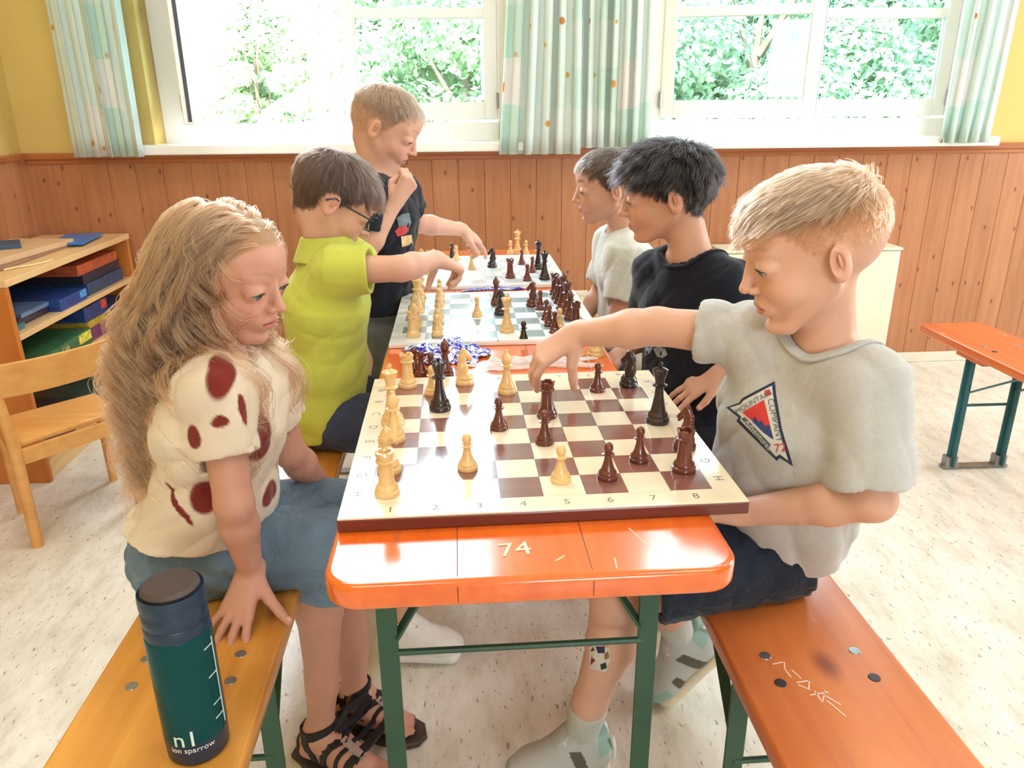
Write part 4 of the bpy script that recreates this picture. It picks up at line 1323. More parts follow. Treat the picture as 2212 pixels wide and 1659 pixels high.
for a in (
    ('pawn', 'brown', 896, 803, 'captured brown pawn leftmost on the table between the boards', 0),
    ('pawn', 'brown', 911, 812, 'captured brown pawn just behind the far left light rook', 0),
    ('pawn', 'brown', 932, 815, 'captured brown pawn right of two others behind the wooden board', 0),
    ('bishop', 'brown', 963, 812, 'captured brown bishop behind the dark queen next to the blue bag', 0.4),
    ('pawn', 'dark', 1131, 741, 'captured dark pawn on the red table before the middle board', 0),
    ('bishop', 'light', 1248, 769, 'captured light bishop behind the blond boy\'s wrist', 0),
    ('queen', 'light', 1287, 768, 'captured light queen behind the blond boy\'s forearm at the table edge', 0),
): piece(a[0], a[1], a[2], a[3], ZT, a[4], a[5], 1.03, GC)
row = ('rook', 'knight', 'bishop', None, 'king', 'bishop', 'knight', 'rook')
ordn = ('nearest', 'second', 'third', 'fourth', 'fifth', 'sixth', 'seventh', 'farthest')
for j, kd in enumerate(row):
    p_ = np.array([0.006 - 3.5 * 0.056, 1.180 + (j - 3.5) * 0.056])
    if kd:
        o = bpy.data.objects.new('chess_' + kd, PIECE[kd, 'light']); link(o); o.location = (p_[0], p_[1], ZB2 + 0.0002)
        tag(o, 'light %s, %s in the left back row of the middle board' % (kd, ordn[j]), 'chess piece', G2)
    if j != 4:
        o = bpy.data.objects.new('chess_pawn', PIECE['pawn', 'light']); link(o); o.location = (p_[0] + 0.056, p_[1], ZB2 + 0.0002)
        tag(o, 'light pawn, %s in the left pawn row of the middle board' % ordn[j], 'chess piece', G2)
for a in (
    ('queen', 'light', 1095, 716, 'light queen out on the near middle of the middle board', 0),
    ('pawn', 'light', 1031, 683, 'light pawn advanced to the centre of the middle board', 0),
    ('bishop', 'brown', 1072, 658, 'brown bishop in the centre of the middle board behind the dark knight', 0.5),
    ('knight', 'dark', 1081, 679, 'dark knight in the centre behind the light queen', 2.9),
    ('knight', 'brown', 1149, 661, 'brown knight left of the right pawn row on the middle board', 2.8),
    ('pawn', 'brown', 1198, 718, 'brown pawn nearest in the right pawn row of the middle board', 0),
    ('pawn', 'brown', 1186, 703, 'brown pawn second in the right pawn row of the middle board', 0),
    ('pawn', 'brown', 1180, 690, 'brown pawn third in the right pawn row of the middle board', 0),
    ('pawn', 'brown', 1167, 668, 'brown pawn fourth in the right pawn row of the middle board', 0),
    ('pawn', 'dark', 1152, 648, 'dark pawn farthest in the right pawn row of the middle board', 0),
    ('rook', 'brown', 1243, 704, 'brown rook nearest at the right edge of the middle board', 0.3),
    ('bishop', 'brown', 1231, 690, 'brown bishop second along the right edge of the middle board', 0.5),
    ('queen', 'brown', 1224, 678, 'brown queen third along the right edge of the middle board', 0),
    ('king', 'brown', 1216, 667, 'brown king fourth along the right edge of the middle board', 0.8),
    ('bishop', 'brown', 1208, 655, 'brown bishop fifth along the right edge of the middle board', 0.5),
    ('knight', 'brown', 1203, 645, 'brown knight sixth along the right edge of the middle board', 2.9),
    ('rook', 'brown', 1198, 636, 'brown rook farthest at the right edge of the middle board', 0),
    ('pawn', 'light', 1209, 711, 'light pawn taken into the brown pieces at the right of the middle board', 0),
): piece(a[0], a[1], a[2], a[3], ZB2, a[4], a[5], 1.0, G2)
for a in (
    ('king', 'dark', 1163, 581, 'dark king at the right side of the far board', 0.8), ('queen', 'dark', 1176, 603, 'dark queen nearest at the right edge of the far board', 0),
    ('rook', 'brown', 1102, 600, 'brown rook standing apart on the right half of the far board', 0), ('pawn', 'brown', 1127, 571, 'brown pawn in the far right of the far board', 0),
    ('pawn', 'brown', 1139, 606, 'brown pawn beside the dark queen on the far board', 0), ('pawn', 'brown', 1150, 588, 'brown pawn between dark king and queen on the far board', 0),
    ('knight', 'dark', 1063, 577, 'dark knight in the middle of the far board', 3.0), ('pawn', 'light', 1019, 581, 'light pawn under the standing boy\'s hand on the far board', 0),
    ('pawn', 'dark', 977, 556, 'dark pawn at the far left of the far board', 0), ('pawn', 'light', 986, 562, 'light pawn beside the far left dark pawn', 0),
    ('knight', 'light', 912, 580, 'light knight at the left edge of the far board', 0), ('rook', 'light', 905, 604, 'light rook nearest at the left edge of the far board', 0),
    ('bishop', 'light', 925, 592, 'light bishop at the left of the far board', 0), ('pawn', 'light', 938, 571, 'light pawn at the far left of the far board', 0),
): piece(a[0], a[1], a[2], a[3], ZB2, a[4], a[5], 1.0, G3)
for a in (('queen', 'light', 1118, 548, 'captured light queen standing behind the far board', 0), ('pawn', 'light', 1103, 549, 'captured light pawn left of the light queen at the table end', 0),
          ('pawn', 'light', 1136, 549, 'captured light pawn right of the light queen at the table end', 0)):
    piece(a[0], a[1], a[2], a[3], ZT, a[4], a[5], 1.0, GC)


# ------------------------------------------------------------------ crumpled plastic bags
def bag_mat(name, blue):
    m, nd, ln, p = new_mat(name)
    tc = nd.new('ShaderNodeTexCoord'); w = N(nd, 'ShaderNodeTexNoise', Scale=46.0, Detail=4.0, Distortion=1.5)
    mpb = nd.new('ShaderNodeMapping'); mpb.inputs['Scale'].default_value = (1.0, 1.9, 1.0); mpb.inputs['Rotation'].default_value = (0, 0, 0.5)
    ln.new(tc.outputs['Object'], mpb.inputs['Vector']); ln.new(mpb.outputs[0], w.inputs['Vector'])
    if blue: r = ramp(nd, [(0.47, srgb(18, 30, 186)), (0.54, srgb(232, 236, 246))])
    else: r = ramp(nd, [(0.1, srgb(214, 218, 222)), (0.6, srgb(240, 242, 246))])
    ln.new(w.outputs['Fac'], r.inputs['Fac']); ln.new(r.outputs['Color'], p.inputs['Base Color'])
    p.inputs['Roughness'].default_value = 0.12; p.inputs['Specular IOR Level'].default_value = 0.6
    if not blue: p.inputs['Alpha'].default_value = 0.55
    return m


def bag(cx, cy, w, d, h, rz, mat, label, seed):
    r = np.random.default_rng(seed); n = 34
    u = np.linspace(-1, 1, n); U, V = np.meshgrid(u, u, indexing='ij')
    X, Y = U * w / 2, V * d / 2
    Z = np.zeros_like(U)
    for _ in range(26):
        a = r.uniform(0, 6.28); f = r.uniform(3, 13); Z += np.abs(np.sin(f * (U * math.cos(a) + V * math.sin(a)) + r.uniform(0, 6.28))) / 26
    Z = h * (Z - Z.min()) / (Z.max() - Z.min()) * (1 - 0.75 * np.maximum(abs(U), abs(V)) ** 3) + 0.0008
    edge = 1 + 0.22 * np.sin(5 * np.arctan2(V, U) + seed) * np.maximum(abs(U), abs(V))
    X = X * edge; Y = Y * edge
    c, s = math.cos(rz), math.sin(rz)
    v = np.stack([cx + c * X - s * Y, cy + s * X + c * Y, ZT + Z], -1).reshape(-1, 3)
    i, j = np.meshgrid(np.arange(n - 1), np.arange(n - 1), indexing='ij'); a = (i * n + j).ravel()
    o = raw('plastic_bag', v, np.stack([a, a + n, a + n + 1, a + 1], 1), mat)
    return tag(o, label, 'bag', 'crumpled plastic bags on the table')


M_bag_b, M_bag_c = bag_mat('blue_printed_plastic', True), bag_mat('clear_crinkled_plastic', False)
p = at(975, 766, Z=ZT); bag(p[0], p[1], 0.135, 0.155, 0.034, 0.5, M_bag_b, 'crumpled blue and white plastic bag behind the dark queen', 3)
p = at(1150, 789, Z=ZT); bag(p[0], p[1], 0.24, 0.060, 0.022, 0.0, M_bag_c, 'crumpled clear plastic bag behind the wooden board', 5)
p = at(1080, 623, Z=ZT); bag(p[0], p[1], 0.20, 0.05, 0.008, 0.05, M_bag_b, 'flat blue printed plastic bag between the two white boards', 8)

# ------------------------------------------------------------------ people: shared builders
M_skin = attr_mat('skin', rough=0.5, sss=0.12, bump=0.06, bscale=420, noise=0.05, nscale=30, spec=0.35)
M_eye = attr_mat('eyeball', rough=0.12, noise=0.0, spec=0.6)


def hair_mat(name, col, rnd=0.25, rough=0.32):
    m = bpy.data.materials.new(name); m.use_nodes = True
    nd, ln = m.node_tree.nodes, m.node_tree.links
    nd.remove(nd['Principled BSDF'])
    h = nd.new('ShaderNodeBsdfHairPrincipled'); h.parametrization = 'COLOR'
    hi = nd.new('ShaderNodeHairInfo')
    hs = nd.new('ShaderNodeHueSaturation'); hs.inputs['Color'].default_value = (*col, 1)
    mr = N(nd, 'ShaderNodeMapRange'); mr.inputs['To Min'].default_value = 1 - rnd; mr.inputs['To Max'].default_value = 1 + rnd
    ln.new(hi.outputs['Random'], mr.inputs['Value']); ln.new(mr.outputs[0], hs.inputs['Value'])
    ln.new(hs.outputs['Color'], h.inputs['Color'])
    h.inputs['Roughness'].default_value = rough; h.inputs['Radial Roughness'].default_value = 0.5
    ln.new(h.outputs[0], nd['Material Output'].inputs['Surface'])
    return m


def head_frame(yaw, pitch, roll=0.0):
    """columns: forward, left, up; yaw from +X counter-clockwise, pitch up positive (degrees)"""
    y, p, r = map(math.radians, (yaw, pitch, roll))
    f = np.array([math.cos(y) * math.cos(p), math.sin(y) * math.cos(p), math.sin(p)])
    l = np.array([-math.sin(y), math.cos(y), 0.0])
    u = np.cross(f, l)
    l2 = math.cos(r) * l + math.sin(r) * u; u2 = -math.sin(r) * l + math.cos(r) * u
    return np.stack([f, l2, u2], 1)


def head_prims(F, C, R, H, jaw=1.0, nose=1.0, cheek=1.0, fz=1.0, eye=0.0095):
    P = lambda x, y, z: C + H * (R @ np.array([x, y, z * (fz if z < 0 and abs(y) < 0.33 else 1.0)], float))
    E = lambda c, r, k=0.02, op='add', RR=None: F.ell(P(*c), np.array(r) * H, R if RR is None else R @ RR, k * H, op)
    B = lambda a, b, ra, rb, k=0.02, op='add', flat=None: F.rc(P(*a), P(*b), ra * H, rb * H, k * H, op, flat)
    E((-0.035, 0, 0.165), (0.445, 0.345, 0.350), 0.03)
    E((-0.14, 0, 0.10), (0.355, 0.335, 0.33), 0.06)
    E((0.10, 0, -0.10), (0.300, 0.262, 0.33), 0.09)
    E((0.20, 0, 0.20), (0.20, 0.26, 0.17), 0.08)
    for s in (-1, 1):
        B((-0.02, s * 0.225, -0.18), (0.235, s * 0.075, -0.385), 0.068, 0.062, 0.07)
        E((0.225, s * 0.135, -0.135), (0.135 * cheek, 0.115, 0.12), 0.06)
        E((0.310, s * 0.13, 0.100), (0.06, 0.10, 0.03), 0.08)
    E((0.285, 0, -0.385), (0.085 * jaw, 0.085, 0.065), 0.05)
    E((0.33, 0, -0.24), (0.075, 0.12, 0.085), 0.05)
    for s in (-1, 1):
        E((0.435, s * 0.158, 0.005), (0.056, 0.080, 0.046), 0.05, 'sub')
        E((0.330, s * 0.157, 0.006), (0.073, 0.092, 0.066), 0.035)
        E((0.400, s * 0.160, -0.018), (0.072, 0.078, eye), 0.004, 'sub')
    B((0.385, 0, 0.045), (0.440 * (1 + 0.0 * nose), 0, -0.09), 0.030, 0.034, 0.025)
    E((0.458 * (0.97 + 0.03 * nose), 0, -0.122), (0.042, 0.043, 0.038), 0.025)
    for s in (-1, 1):
        E((0.415, s * 0.048, -0.138), (0.038, 0.028, 0.027), 0.018)
        E((0.445, s * 0.024, -0.160), (0.014, 0.011, 0.010), 0.006, 'sub')
    E((0.382, 0, -0.232), (0.034, 0.086, 0.021), 0.016)
    E((0.371, 0, -0.277), (0.036, 0.074, 0.025), 0.016)
    E((0.420, 0, -0.253), (0.034, 0.096, 0.0050), 0.006, 'sub')
    E((0.432, 0, -0.200), (0.016, 0.012, 0.026), 0.012, 'sub')
    for s in (-1, 1):
        c, sn = math.cos(0.35), math.sin(0.35) * s
        Q = np.array([[c, sn, 0], [-sn, c, 0], [0, 0, 1]]).T
        t = np.array([[math.cos(0.16), 0, math.sin(0.16)], [0, 1, 0], [-math.sin(0.16), 0, math.cos(0.16)]])
        Q = Q @ t
        E((-0.055, s * 0.352, -0.035), (0.078, 0.030, 0.125), 0.014, 'add', Q)
        E((-0.030, s * 0.382, -0.025), (0.046, 0.026, 0.080), 0.008, 'sub', Q)
        E((-0.045, s * 0.372, -0.020), (0.012, 0.014, 0.05), 0.008, 'add', Q)
        E((-0.045, s * 0.338, -0.130), (0.034, 0.026, 0.034), 0.02, 'add', Q)


def hairline(deg):
    return np.interp(deg, [0, 20, 38, 55, 66, 78, 88, 100, 112, 125, 145, 180], [0.33, 0.335, 0.30, 0.21, 0.10, 0.00, -0.02, 0.10, 0.06, -0.12, -0.24, -0.28])


def face_colors(L, base, lip, hairc, brow=0.6, fade=None, flush=0.5, brow_z=0.0, fz=1.0):
    """paint by head-local position: lips, brows, lashes, warm ears / nose / cheeks, scalp under the hair"""
    n = len(L); x, y, z = L.T; ay = np.abs(y)
    z = np.where((z < 0) & (ay < 0.33), z / fz, z)
    col = np.tile(np.array(base), (n, 1)).astype(float)
    def mixc(c, w): w = np.asarray(w, float); col[:] = col * (1 - w[:, None]) + np.array(c) * w[:, None]
    gs = lambda cx, cy, cz, sx, sy, sz: np.exp(-(((x - cx) / sx) ** 2 + ((ay - cy) / sy) ** 2 + ((z - cz) / sz) ** 2))
    red = np.array(base) * np.array([1.02, 0.68, 0.62])
    mixc(red, np.clip(flush * (0.8 * gs(0.30, 0.17, -0.13, 0.10, 0.09, 0.09) + 0.7 * gs(0.46, 0, -0.13, 0.06, 0.06, 0.06) + 0.9 * gs(-0.05, 0.37, -0.03, 0.10, 0.05, 0.14)), 0, 1))
    head = (np.abs(x) < 0.6) & (ay < 0.5) & (z > -0.5) & (z < 0.6)
    lm = ((ay / 0.088) ** 2 + ((z + 0.254) / 0.040) ** 2 < 1) & (x > 0.335)
    mixc(lip, 0.62 * lm)
    mixc(np.array(lip) * 0.35, 0.9 * (lm & (np.abs(z + 0.253) < 0.006)))
    bz = 0.118 + brow_z + 0.030 * np.sin(np.clip((ay - 0.05) / 0.20, 0, 1) * 2.6)
    bm = np.clip(1.25 - np.abs(z - bz) / 0.020, 0, 1) * np.clip((ay - 0.05) / 0.02, 0, 1) * np.clip((0.245 - ay) / 0.04, 0, 1) * (x > 0.18)
    mixc(np.array(hairc) * 0.8, brow * bm)
    lz = -0.014 + 0.010 * np.cos((ay - 0.152) / 0.07 * 1.4)
    em = np.clip(1.3 - np.abs(z - lz) / 0.010, 0, 1) * (np.abs(ay - 0.152) < 0.045) * (x > 0.28)
    mixc(np.array([0.05, 0.03, 0.025]), 0.85 * em)
    deg = np.degrees(np.arctan2(ay, x))
    hm = np.clip((z - hairline(deg)) / 0.03 + 0.5, 0, 1) * head * ((ay < 0.362) | (z > 0.12))
    if fade is not None: hm = hm * fade(x, ay, z)
    mixc(hairc, 0.92 * hm)
    return col, hm


def hand_prims(F, w, d, n, sgn, s=1.0, curl=((15, 20, 15),) * 4, spread=4.0, thumb=None):
    """w wrist, d towards the knuckles, n back of the hand, thumb side = sgn * (n x d)"""
    d = nrm(d); n = nrm(np.asarray(n, float) - d * (np.dot(n, d))); t = sgn * np.cross(n, d)
    Q = lambda a, b, c: np.asarray(w) + s * (a * d + b * t + c * n)
    kn = [(0.072, 0.0225), (0.076, 0.0075), (0.072, -0.008), (0.065, -0.0215)]
    ln = [(0.027, 0.018, 0.014), (0.030, 0.020, 0.015), (0.028, 0.018, 0.014), (0.022, 0.014, 0.012)]
    rd = [0.0078, 0.0080, 0.0076, 0.0068]
    F.rc(Q(-0.012, 0, 0), Q(0.02, 0, 0), 0.0165 * s, 0.0155 * s, 0.012 * s, flat=(t, 1.28))
    tips = []
    for i, (a, b) in enumerate(kn):
        K = Q(a, b, 0.001)
        F.rc(Q(0.008, b * 0.45, 0), K, 0.0135 * s, 0.0092 * s, 0.010 * s)
        ang = 0.0; sp = math.radians(spread * (1.5 - i)); p = K
        r0 = rd[i] * s
        for j in range(3):
            ang += math.radians(curl[i][j])
            v = math.cos(ang) * (math.cos(sp) * d + math.sin(sp) * t) - math.sin(ang) * n
            q = p + v * ln[i][j] * s
            r1 = r0 * 0.92
            F.rc(p, q, r0, r1, 0.0022 * s if j else 0.004 * s)
            p, r0 = q, r1
        tips.append((p - v * ln[i][2] * s * 0.35, v, math.cos(ang) * n + math.sin(ang) * (math.cos(sp) * d + math.sin(sp) * t), t, r0))
    th = thumb or ((0.018, 0.020, -0.006), (0.042, 0.036, -0.012), (0.064, 0.040, -0.018), (0.082, 0.038, -0.022))
    T = [Q(*v) for v in th]
    F.rc(T[0], T[1], 0.0130 * s, 0.0100 * s, 0.008 * s)
    F.rc(T[1], T[2], 0.0095 * s, 0.0086 * s, 0.003 * s); F.rc(T[2], T[3], 0.0086 * s, 0.0070 * s, 0.002 * s)
    v = nrm(T[3] - T[2]); nn = nrm(0.5 * n - 0.7 * d + 0.3 * t); nn = nrm(nn - v * (nn @ v))
    tips.append((T[3] - v * 0.003 * s, v, nn, np.cross(v, nn), 0.0072 * s))
    return tips


def nails(root, tips):
    m = bpy.data.materials.get('fingernail') or simple('fingernail', srgb(226, 176, 160), 0.3, 0.04)
    for c, v, n, t, r in tips:
        mb = MB(); bmesh.ops.create_uvsphere(mb.bm, u_segments=12, v_segments=8, radius=1.0)
        t2 = nrm(np.cross(n, v)); p = c + n * r * 0.80
        mb.xf(Matrix(((v[0] * r * 0.85, t2[0] * r * 0.66, n[0] * r * 0.26, p[0]), (v[1] * r * 0.85, t2[1] * r * 0.66, n[1] * r * 0.26, p[1]), (v[2] * r * 0.85, t2[2] * r * 0.66, n[2] * r * 0.26, p[2]), (0, 0, 0, 1))))
        mb.build('fingernail', m, root, True)


def foot_prims(F, ank, toe, s=1.0, toes=True):
    """ank ankle joint, toe unit direction (flat); sole ends up 0.062*s below the ankle"""
    f = nrm(toe); u = np.array([0, 0, 1.0]); u = nrm(u - f * (u @ f)); l = np.cross(u, f)
    Q = lambda a, b, c: np.asarray(ank) + s * (a * f + b * l + c * u)
    F.rc(Q(0, 0, 0.0), Q(-0.022, 0, -0.038), 0.028 * s, 0.024 * s, 0.012)
    F.rc(Q(0.0, 0, -0.012), Q(0.085, 0, -0.042), 0.027 * s, 0.018 * s, 0.015, flat=(l, 1.35))
    F.rc(Q(-0.02, 0, -0.042), Q(0.09, 0, -0.047), 0.019 * s, 0.014 * s, 0.012, flat=(l, 1.7))
    if toes:
        for i, (b, a, r) in enumerate(((0.022, 0.128, 0.0100), (0.009, 0.124, 0.0078), (-0.002, 0.118, 0.0074), (-0.012, 0.111, 0.0070), (-0.021, 0.103, 0.0066))):
            F.rc(Q(0.085, b * 0.95, -0.049), Q(a, b * 1.08, -0.053), r * s, r * s * 0.95, 0.004)


def body_mesh(name, F, root, mat, colors=None, smooth_it=1, least=0.02):
    V, Fc = F.mesh(); V, Fc = keep_big(V, Fc, least)
    if smooth_it: V = relax(V, Fc, smooth_it, 0.5)
    c = colors(V) if callable(colors) else (np.tile(np.array(colors), (len(V), 1)) if colors is not None else None)
    return raw(name, V, Fc, mat, root, True, colors=c), V, Fc


def vnormals(V, F):
    a = V[F[:, 2]] - V[F[:, 0]]; b = V[F[:, 3]] - V[F[:, 1]]
    n = np.cross(a, b); out = np.zeros_like(V)
    for k in range(4): np.add.at(out, F[:, k], n)
    return out / (np.linalg.norm(out, axis=1)[:, None] + 1e-12)


def strands(name, pts, rad, mat, root, taper=0.35):
    """pts (n, m, 3) world"""
    n, m, _ = pts.shape
    hc = bpy.data.hair_curves.new(name)
    hc.add_curves([m] * n)
    off = np.array(root_loc(root))
    hc.position_data.foreach_set('vector', (pts - off).astype(np.float32).ravel())
    at_ = hc.attributes.get('radius') or hc.attributes.new('radius', 'FLOAT', 'POINT')
    r = rad * np.interp(np.linspace(0, 1, m), [0, 0.6, 1], [1, 0.9, taper])
    at_.data.foreach_set('value', np.tile(r, n).astype(np.float32))
    hc.materials.append(mat)
    o = bpy.data.objects.new(name, hc); link(o); o.parent = root
    return o


def grow_hair(C, R, H, V, Nn, hm, n, length, lift, rng, crown=(-0.24, 0.0, 0.47), m=8, curl=0.15, grav=0.10, flow=None, keep=0.02, clump=0.5, tuft=14):
    """short hair: roots on the painted scalp, combed away from the crown, kept outside the skull. Works in head-local units"""
    L = ((V - C) @ R) / H; NL = Nn @ R
    w = hm / hm.sum()
    idx = rng.choice(len(V), n, p=w)
    p = L[idx] + rng.normal(size=(n, 3)) * 0.008
    nn = NL[idx]
    ln_ = length(p[:, 0], p[:, 1], p[:, 2]) * rng.uniform(0.7, 1.12, n)
    ear = np.exp(-(((p[:, 0] + 0.03) / 0.16) ** 2 + ((p[:, 2] - 0.03) / 0.14) ** 2)) * (np.abs(p[:, 1]) > 0.2)
    dcr = np.linalg.norm(p - np.array(crown), axis=1)
    ln_ = ln_ * (1 - 0.75 * ear) * np.clip(0.55 + dcr * 1.4, 0, 1)
    cr = np.array(crown)
    jit = rng.normal(size=(n, 3)) * curl
    cc_, rr_ = np.array([-0.05, 0, 0.15]), np.array([0.45, 0.35, 0.365])
    pts = [p - nn * 0.006]
    dcur = None
    for k in range(m - 1):
        q = (p - cc_) / rr_; nq = q / rr_; nq /= np.linalg.norm(nq, axis=1)[:, None]
        t = p - cr; t = t - nq * (t * nq).sum(1)[:, None]
        tl = np.linalg.norm(t, axis=1)[:, None]; t = t / np.maximum(tl, 0.05)
        if flow is not None:
            t = flow(p, t, nq)
        lf = lift(p[:, 0], p[:, 1], p[:, 2])[:, None] if callable(lift) else lift
        lf = lf * np.clip(0.25 + 1.6 * np.linalg.norm(p - cr, axis=1), 0, 1)[:, None]
        want = nq * lf * (1 - 0.8 * k / (m - 1)) + t + jit + np.array([0, 0, -grav])
        want /= np.linalg.norm(want, axis=1)[:, None]
        dcur = want if dcur is None else dcur * 0.5 + want * 0.5
        p = p + dcur * (ln_ / (m - 1))[:, None]
        q = (p - cc_) / rr_; r = np.linalg.norm(q, axis=1); lim = 1.005 + keep * (k + 1) / m
        p = np.where((r < lim)[:, None], cc_ + rr_ * q * (lim / np.maximum(r, 1e-6))[:, None], p)
        pts.append(p)
    P = np.stack(pts, 1)
    if clump > 0:
        g = rng.choice(n, max(8, n // tuft), replace=False)
        near = np.empty(n, int)
        for a in range(0, n, 2000):
            d2 = ((P[a:a + 2000, None, 0] - P[None, g, 0]) ** 2).sum(-1); near[a:a + 2000] = g[d2.argmin(1)]
        wgt = clump * np.linspace(0, 1, m)[None, :, None] ** 1.3
        P = P * (1 - wgt) + (P[near] + 0.25 * (P[:, :1] - P[near][:, :1])) * wgt
    return C + H * (P @ R.T)


def eyes(root, C, R, H, iris, look_down=0.30):
    look_down = 0.34
    for s in (-1, 1):
        c = C + H * (R @ np.array([0.332, s * 0.157, 0.000])); r = 0.0655 * H
        bm = bmesh.new(); bmesh.ops.create_uvsphere(bm, u_segments=24, v_segments=16, radius=r)
        v = np.array([x.co[:] for x in bm.verts]); f = [[q.index for q in g.verts] for g in bm.faces]; bm.free()
        g = nrm(R @ np.array([1.0, 0.0, -look_down])); cs = (v / r) @ g
        col = np.where((cs > 0.965)[:, None], np.array([0.01, 0.01, 0.01]), np.where((cs > 0.80)[:, None], np.array(iris) * 0.8, np.array([0.40, 0.36, 0.34])))
        raw('eye', v + c, f, M_eye, root, True, colors=col)


def lashes(root, C, R, H, V, F, eye=0.0095):
    """dark lash line along each upper lid"""
    t = BVHTree.FromPolygons([Vector(p) for p in V.tolist()], F.tolist())
    m = simple('eyelash', srgb(44, 32, 28), 0.7, 0.05) if 'eyelash' not in bpy.data.materials else bpy.data.materials['eyelash']
    f = R[:, 0]
    for s in (-1, 1):
        pts = []
        for a in np.linspace(-1, 1, 13):
            z = -0.018 + (eye + 0.004) * math.cos(a * 1.45) + 0.002
            p = C + H * (R @ np.array([0.62, s * (0.159 + 0.068 * a), z]))
            h = t.ray_cast(Vector(p), Vector(-f))
            if h[0] is not None and h[3] < 0.40 * H: pts.append(np.array(h[0]) + f * 0.0006)
        if len(pts) > 4:
            mb = MB(); n = len(pts); mb.tube(pts, [0.0004 + 0.0011 * math.sin(math.pi * (i + 0.5) / n) for i in range(n)], 6)
            mb.build('eyelash', m, root, True)


def neck_ring(name, root, V, F, b, up, r, rad, mat, col):
    """ribbed collar: a band laid on the rim of the neck opening"""
    t = BVHTree.FromPolygons([Vector(p) for p in V.tolist()], F.tolist())
    up = nrm(up); e1 = nrm(np.cross(up, [0.3, 0.9, 0.1])); e2 = np.cross(up, e1)
    pts = []
    for k in range(56):
        a = 2 * math.pi * k / 56; d = math.cos(a) * e1 + math.sin(a) * e2
        h = t.ray_cast(Vector(b + up * 0.16 + d * (r + 0.006)), Vector(-up))
        if h[0] is not None: pts.append(np.array(h[0]))
    pts = np.array(pts)
    for _ in range(3): pts = 0.5 * pts + 0.25 * (np.roll(pts, 1, 0) + np.roll(pts, -1, 0))
    ctr = pts.mean(0); n = len(pts); vs = []
    for i in range(n):
        tg = nrm(pts[(i + 1) % n] - pts[i - 1]); o = nrm(pts[i] - ctr - tg * np.dot(pts[i] - ctr, tg)); q = nrm(np.cross(tg, o))
        for k in range(8):
            a = 2 * math.pi * k / 8; vs.append(pts[i] + o * (rad * 1.9 * math.cos(a)) + q * (rad * 0.75 * math.sin(a)))
    fs = [(8 * i + k, 8 * i + (k + 1) % 8, 8 * ((i + 1) % n) + (k + 1) % 8, 8 * ((i + 1) % n) + k) for i in range(n) for k in range(8)]
    return raw(name, vs, fs, mat, root, True, colors=np.tile(np.array(col), (len(vs), 1)))


def fold_fn(seed, amp=0.0035, freq=34.0, dirs=3, stretch=(1, 1, 1)):
    amp = amp * 1.5; freq = freq * 1.7
    r = np.random.default_rng(seed)
    D = [(r.normal(size=3) * np.array(stretch), r.uniform(0, 6.28), r.uniform(0.6, 1.4)) for _ in range(dirs)]
    W = [(r.normal(size=3) * 9, r.uniform(0, 6.28)) for _ in range(3)]
    def fn(X, Y, Z):
        wx = sum(np.sin(w[0] * X + w[1] * Y + w[2] * Z + ph) for w, ph in W) * 0.9
        out = 0
        for d, ph, fr in D:
            dd = d / np.linalg.norm(d)
            s_ = np.sin(freq * fr * (dd[0] * X + dd[1] * Y + dd[2] * Z) + ph + wx)
            out = out + amp / dirs * (1 - 2 * np.sqrt(np.abs(s_)))
        return out
    return fn


def torso_prims(F, J, lat, g=0.0, wide=1.40, k=0.03):
    """pelvis - waist - chest - shoulder girdle, g grows it"""
    P, W, Cc, Nb = J['pelvis'], J['waist'], J['chest'], J['neck']
    top = Cc + (Nb - Cc) * 0.50
    F.rc(P, W, 0.070 + g, 0.064 + g, k, flat=(lat, wide))
    F.rc(W, Cc, 0.064 + g, 0.067 + g, k, flat=(lat, wide))
    F.rc(Cc, top, 0.067 + g, 0.052 + g * 0.35, k, flat=(lat, wide))
    for s in ('shR', 'shL'):
        S = J[s]
        F.rc(top + (Nb - top) * 0.5, S, 0.036 + g * 0.35, 0.038 + g * 0.5, k)
        F.rc(Cc, S + (Cc - S) * 0.15, 0.045 + g * 0.7, 0.036 + g * 0.5, k)


def arm_prims(F, S, E, W, s=1.0, k=0.012):
    F.rc(S, E, 0.037 * s, 0.0305 * s, k); m = E + (W - E) * 0.3
    F.rc(E, m, 0.0300 * s, 0.0315 * s, k); F.rc(m, W, 0.0315 * s, 0.0205 * s, k)


def leg_prims(F, Hp, K, A, s=1.0, k=0.015, back=None):
    F.rc(Hp, K, 0.070 * s, 0.048 * s, k); m = K + (A - K) * 0.32
    b = np.zeros(3) if back is None else np.asarray(back, float)
    F.rc(K, m + b, 0.045 * s, 0.045 * s, k); F.rc(m + b, K + (A - K) * 0.75, 0.045 * s, 0.031 * s, k); F.rc(K + (A - K) * 0.7, A, 0.033 * s, 0.027 * s, k)


def sleeve(F, S, E, frac, r0, r1, k=0.02, hollow=0.03):
    e = S + (E - S) * frac; u = nrm(E - S)
    F.cc(S - u * 0.01, e, r0, r1, k)


def sleeve_open(F, S, E, frac, r1, hollow=0.03):
    e = S + (E - S) * frac; u = nrm(E - S)
    F.cc(e - u * hollow, e + u * 0.03, r1 - 0.017, r1 - 0.002, 0.003, 'sub')


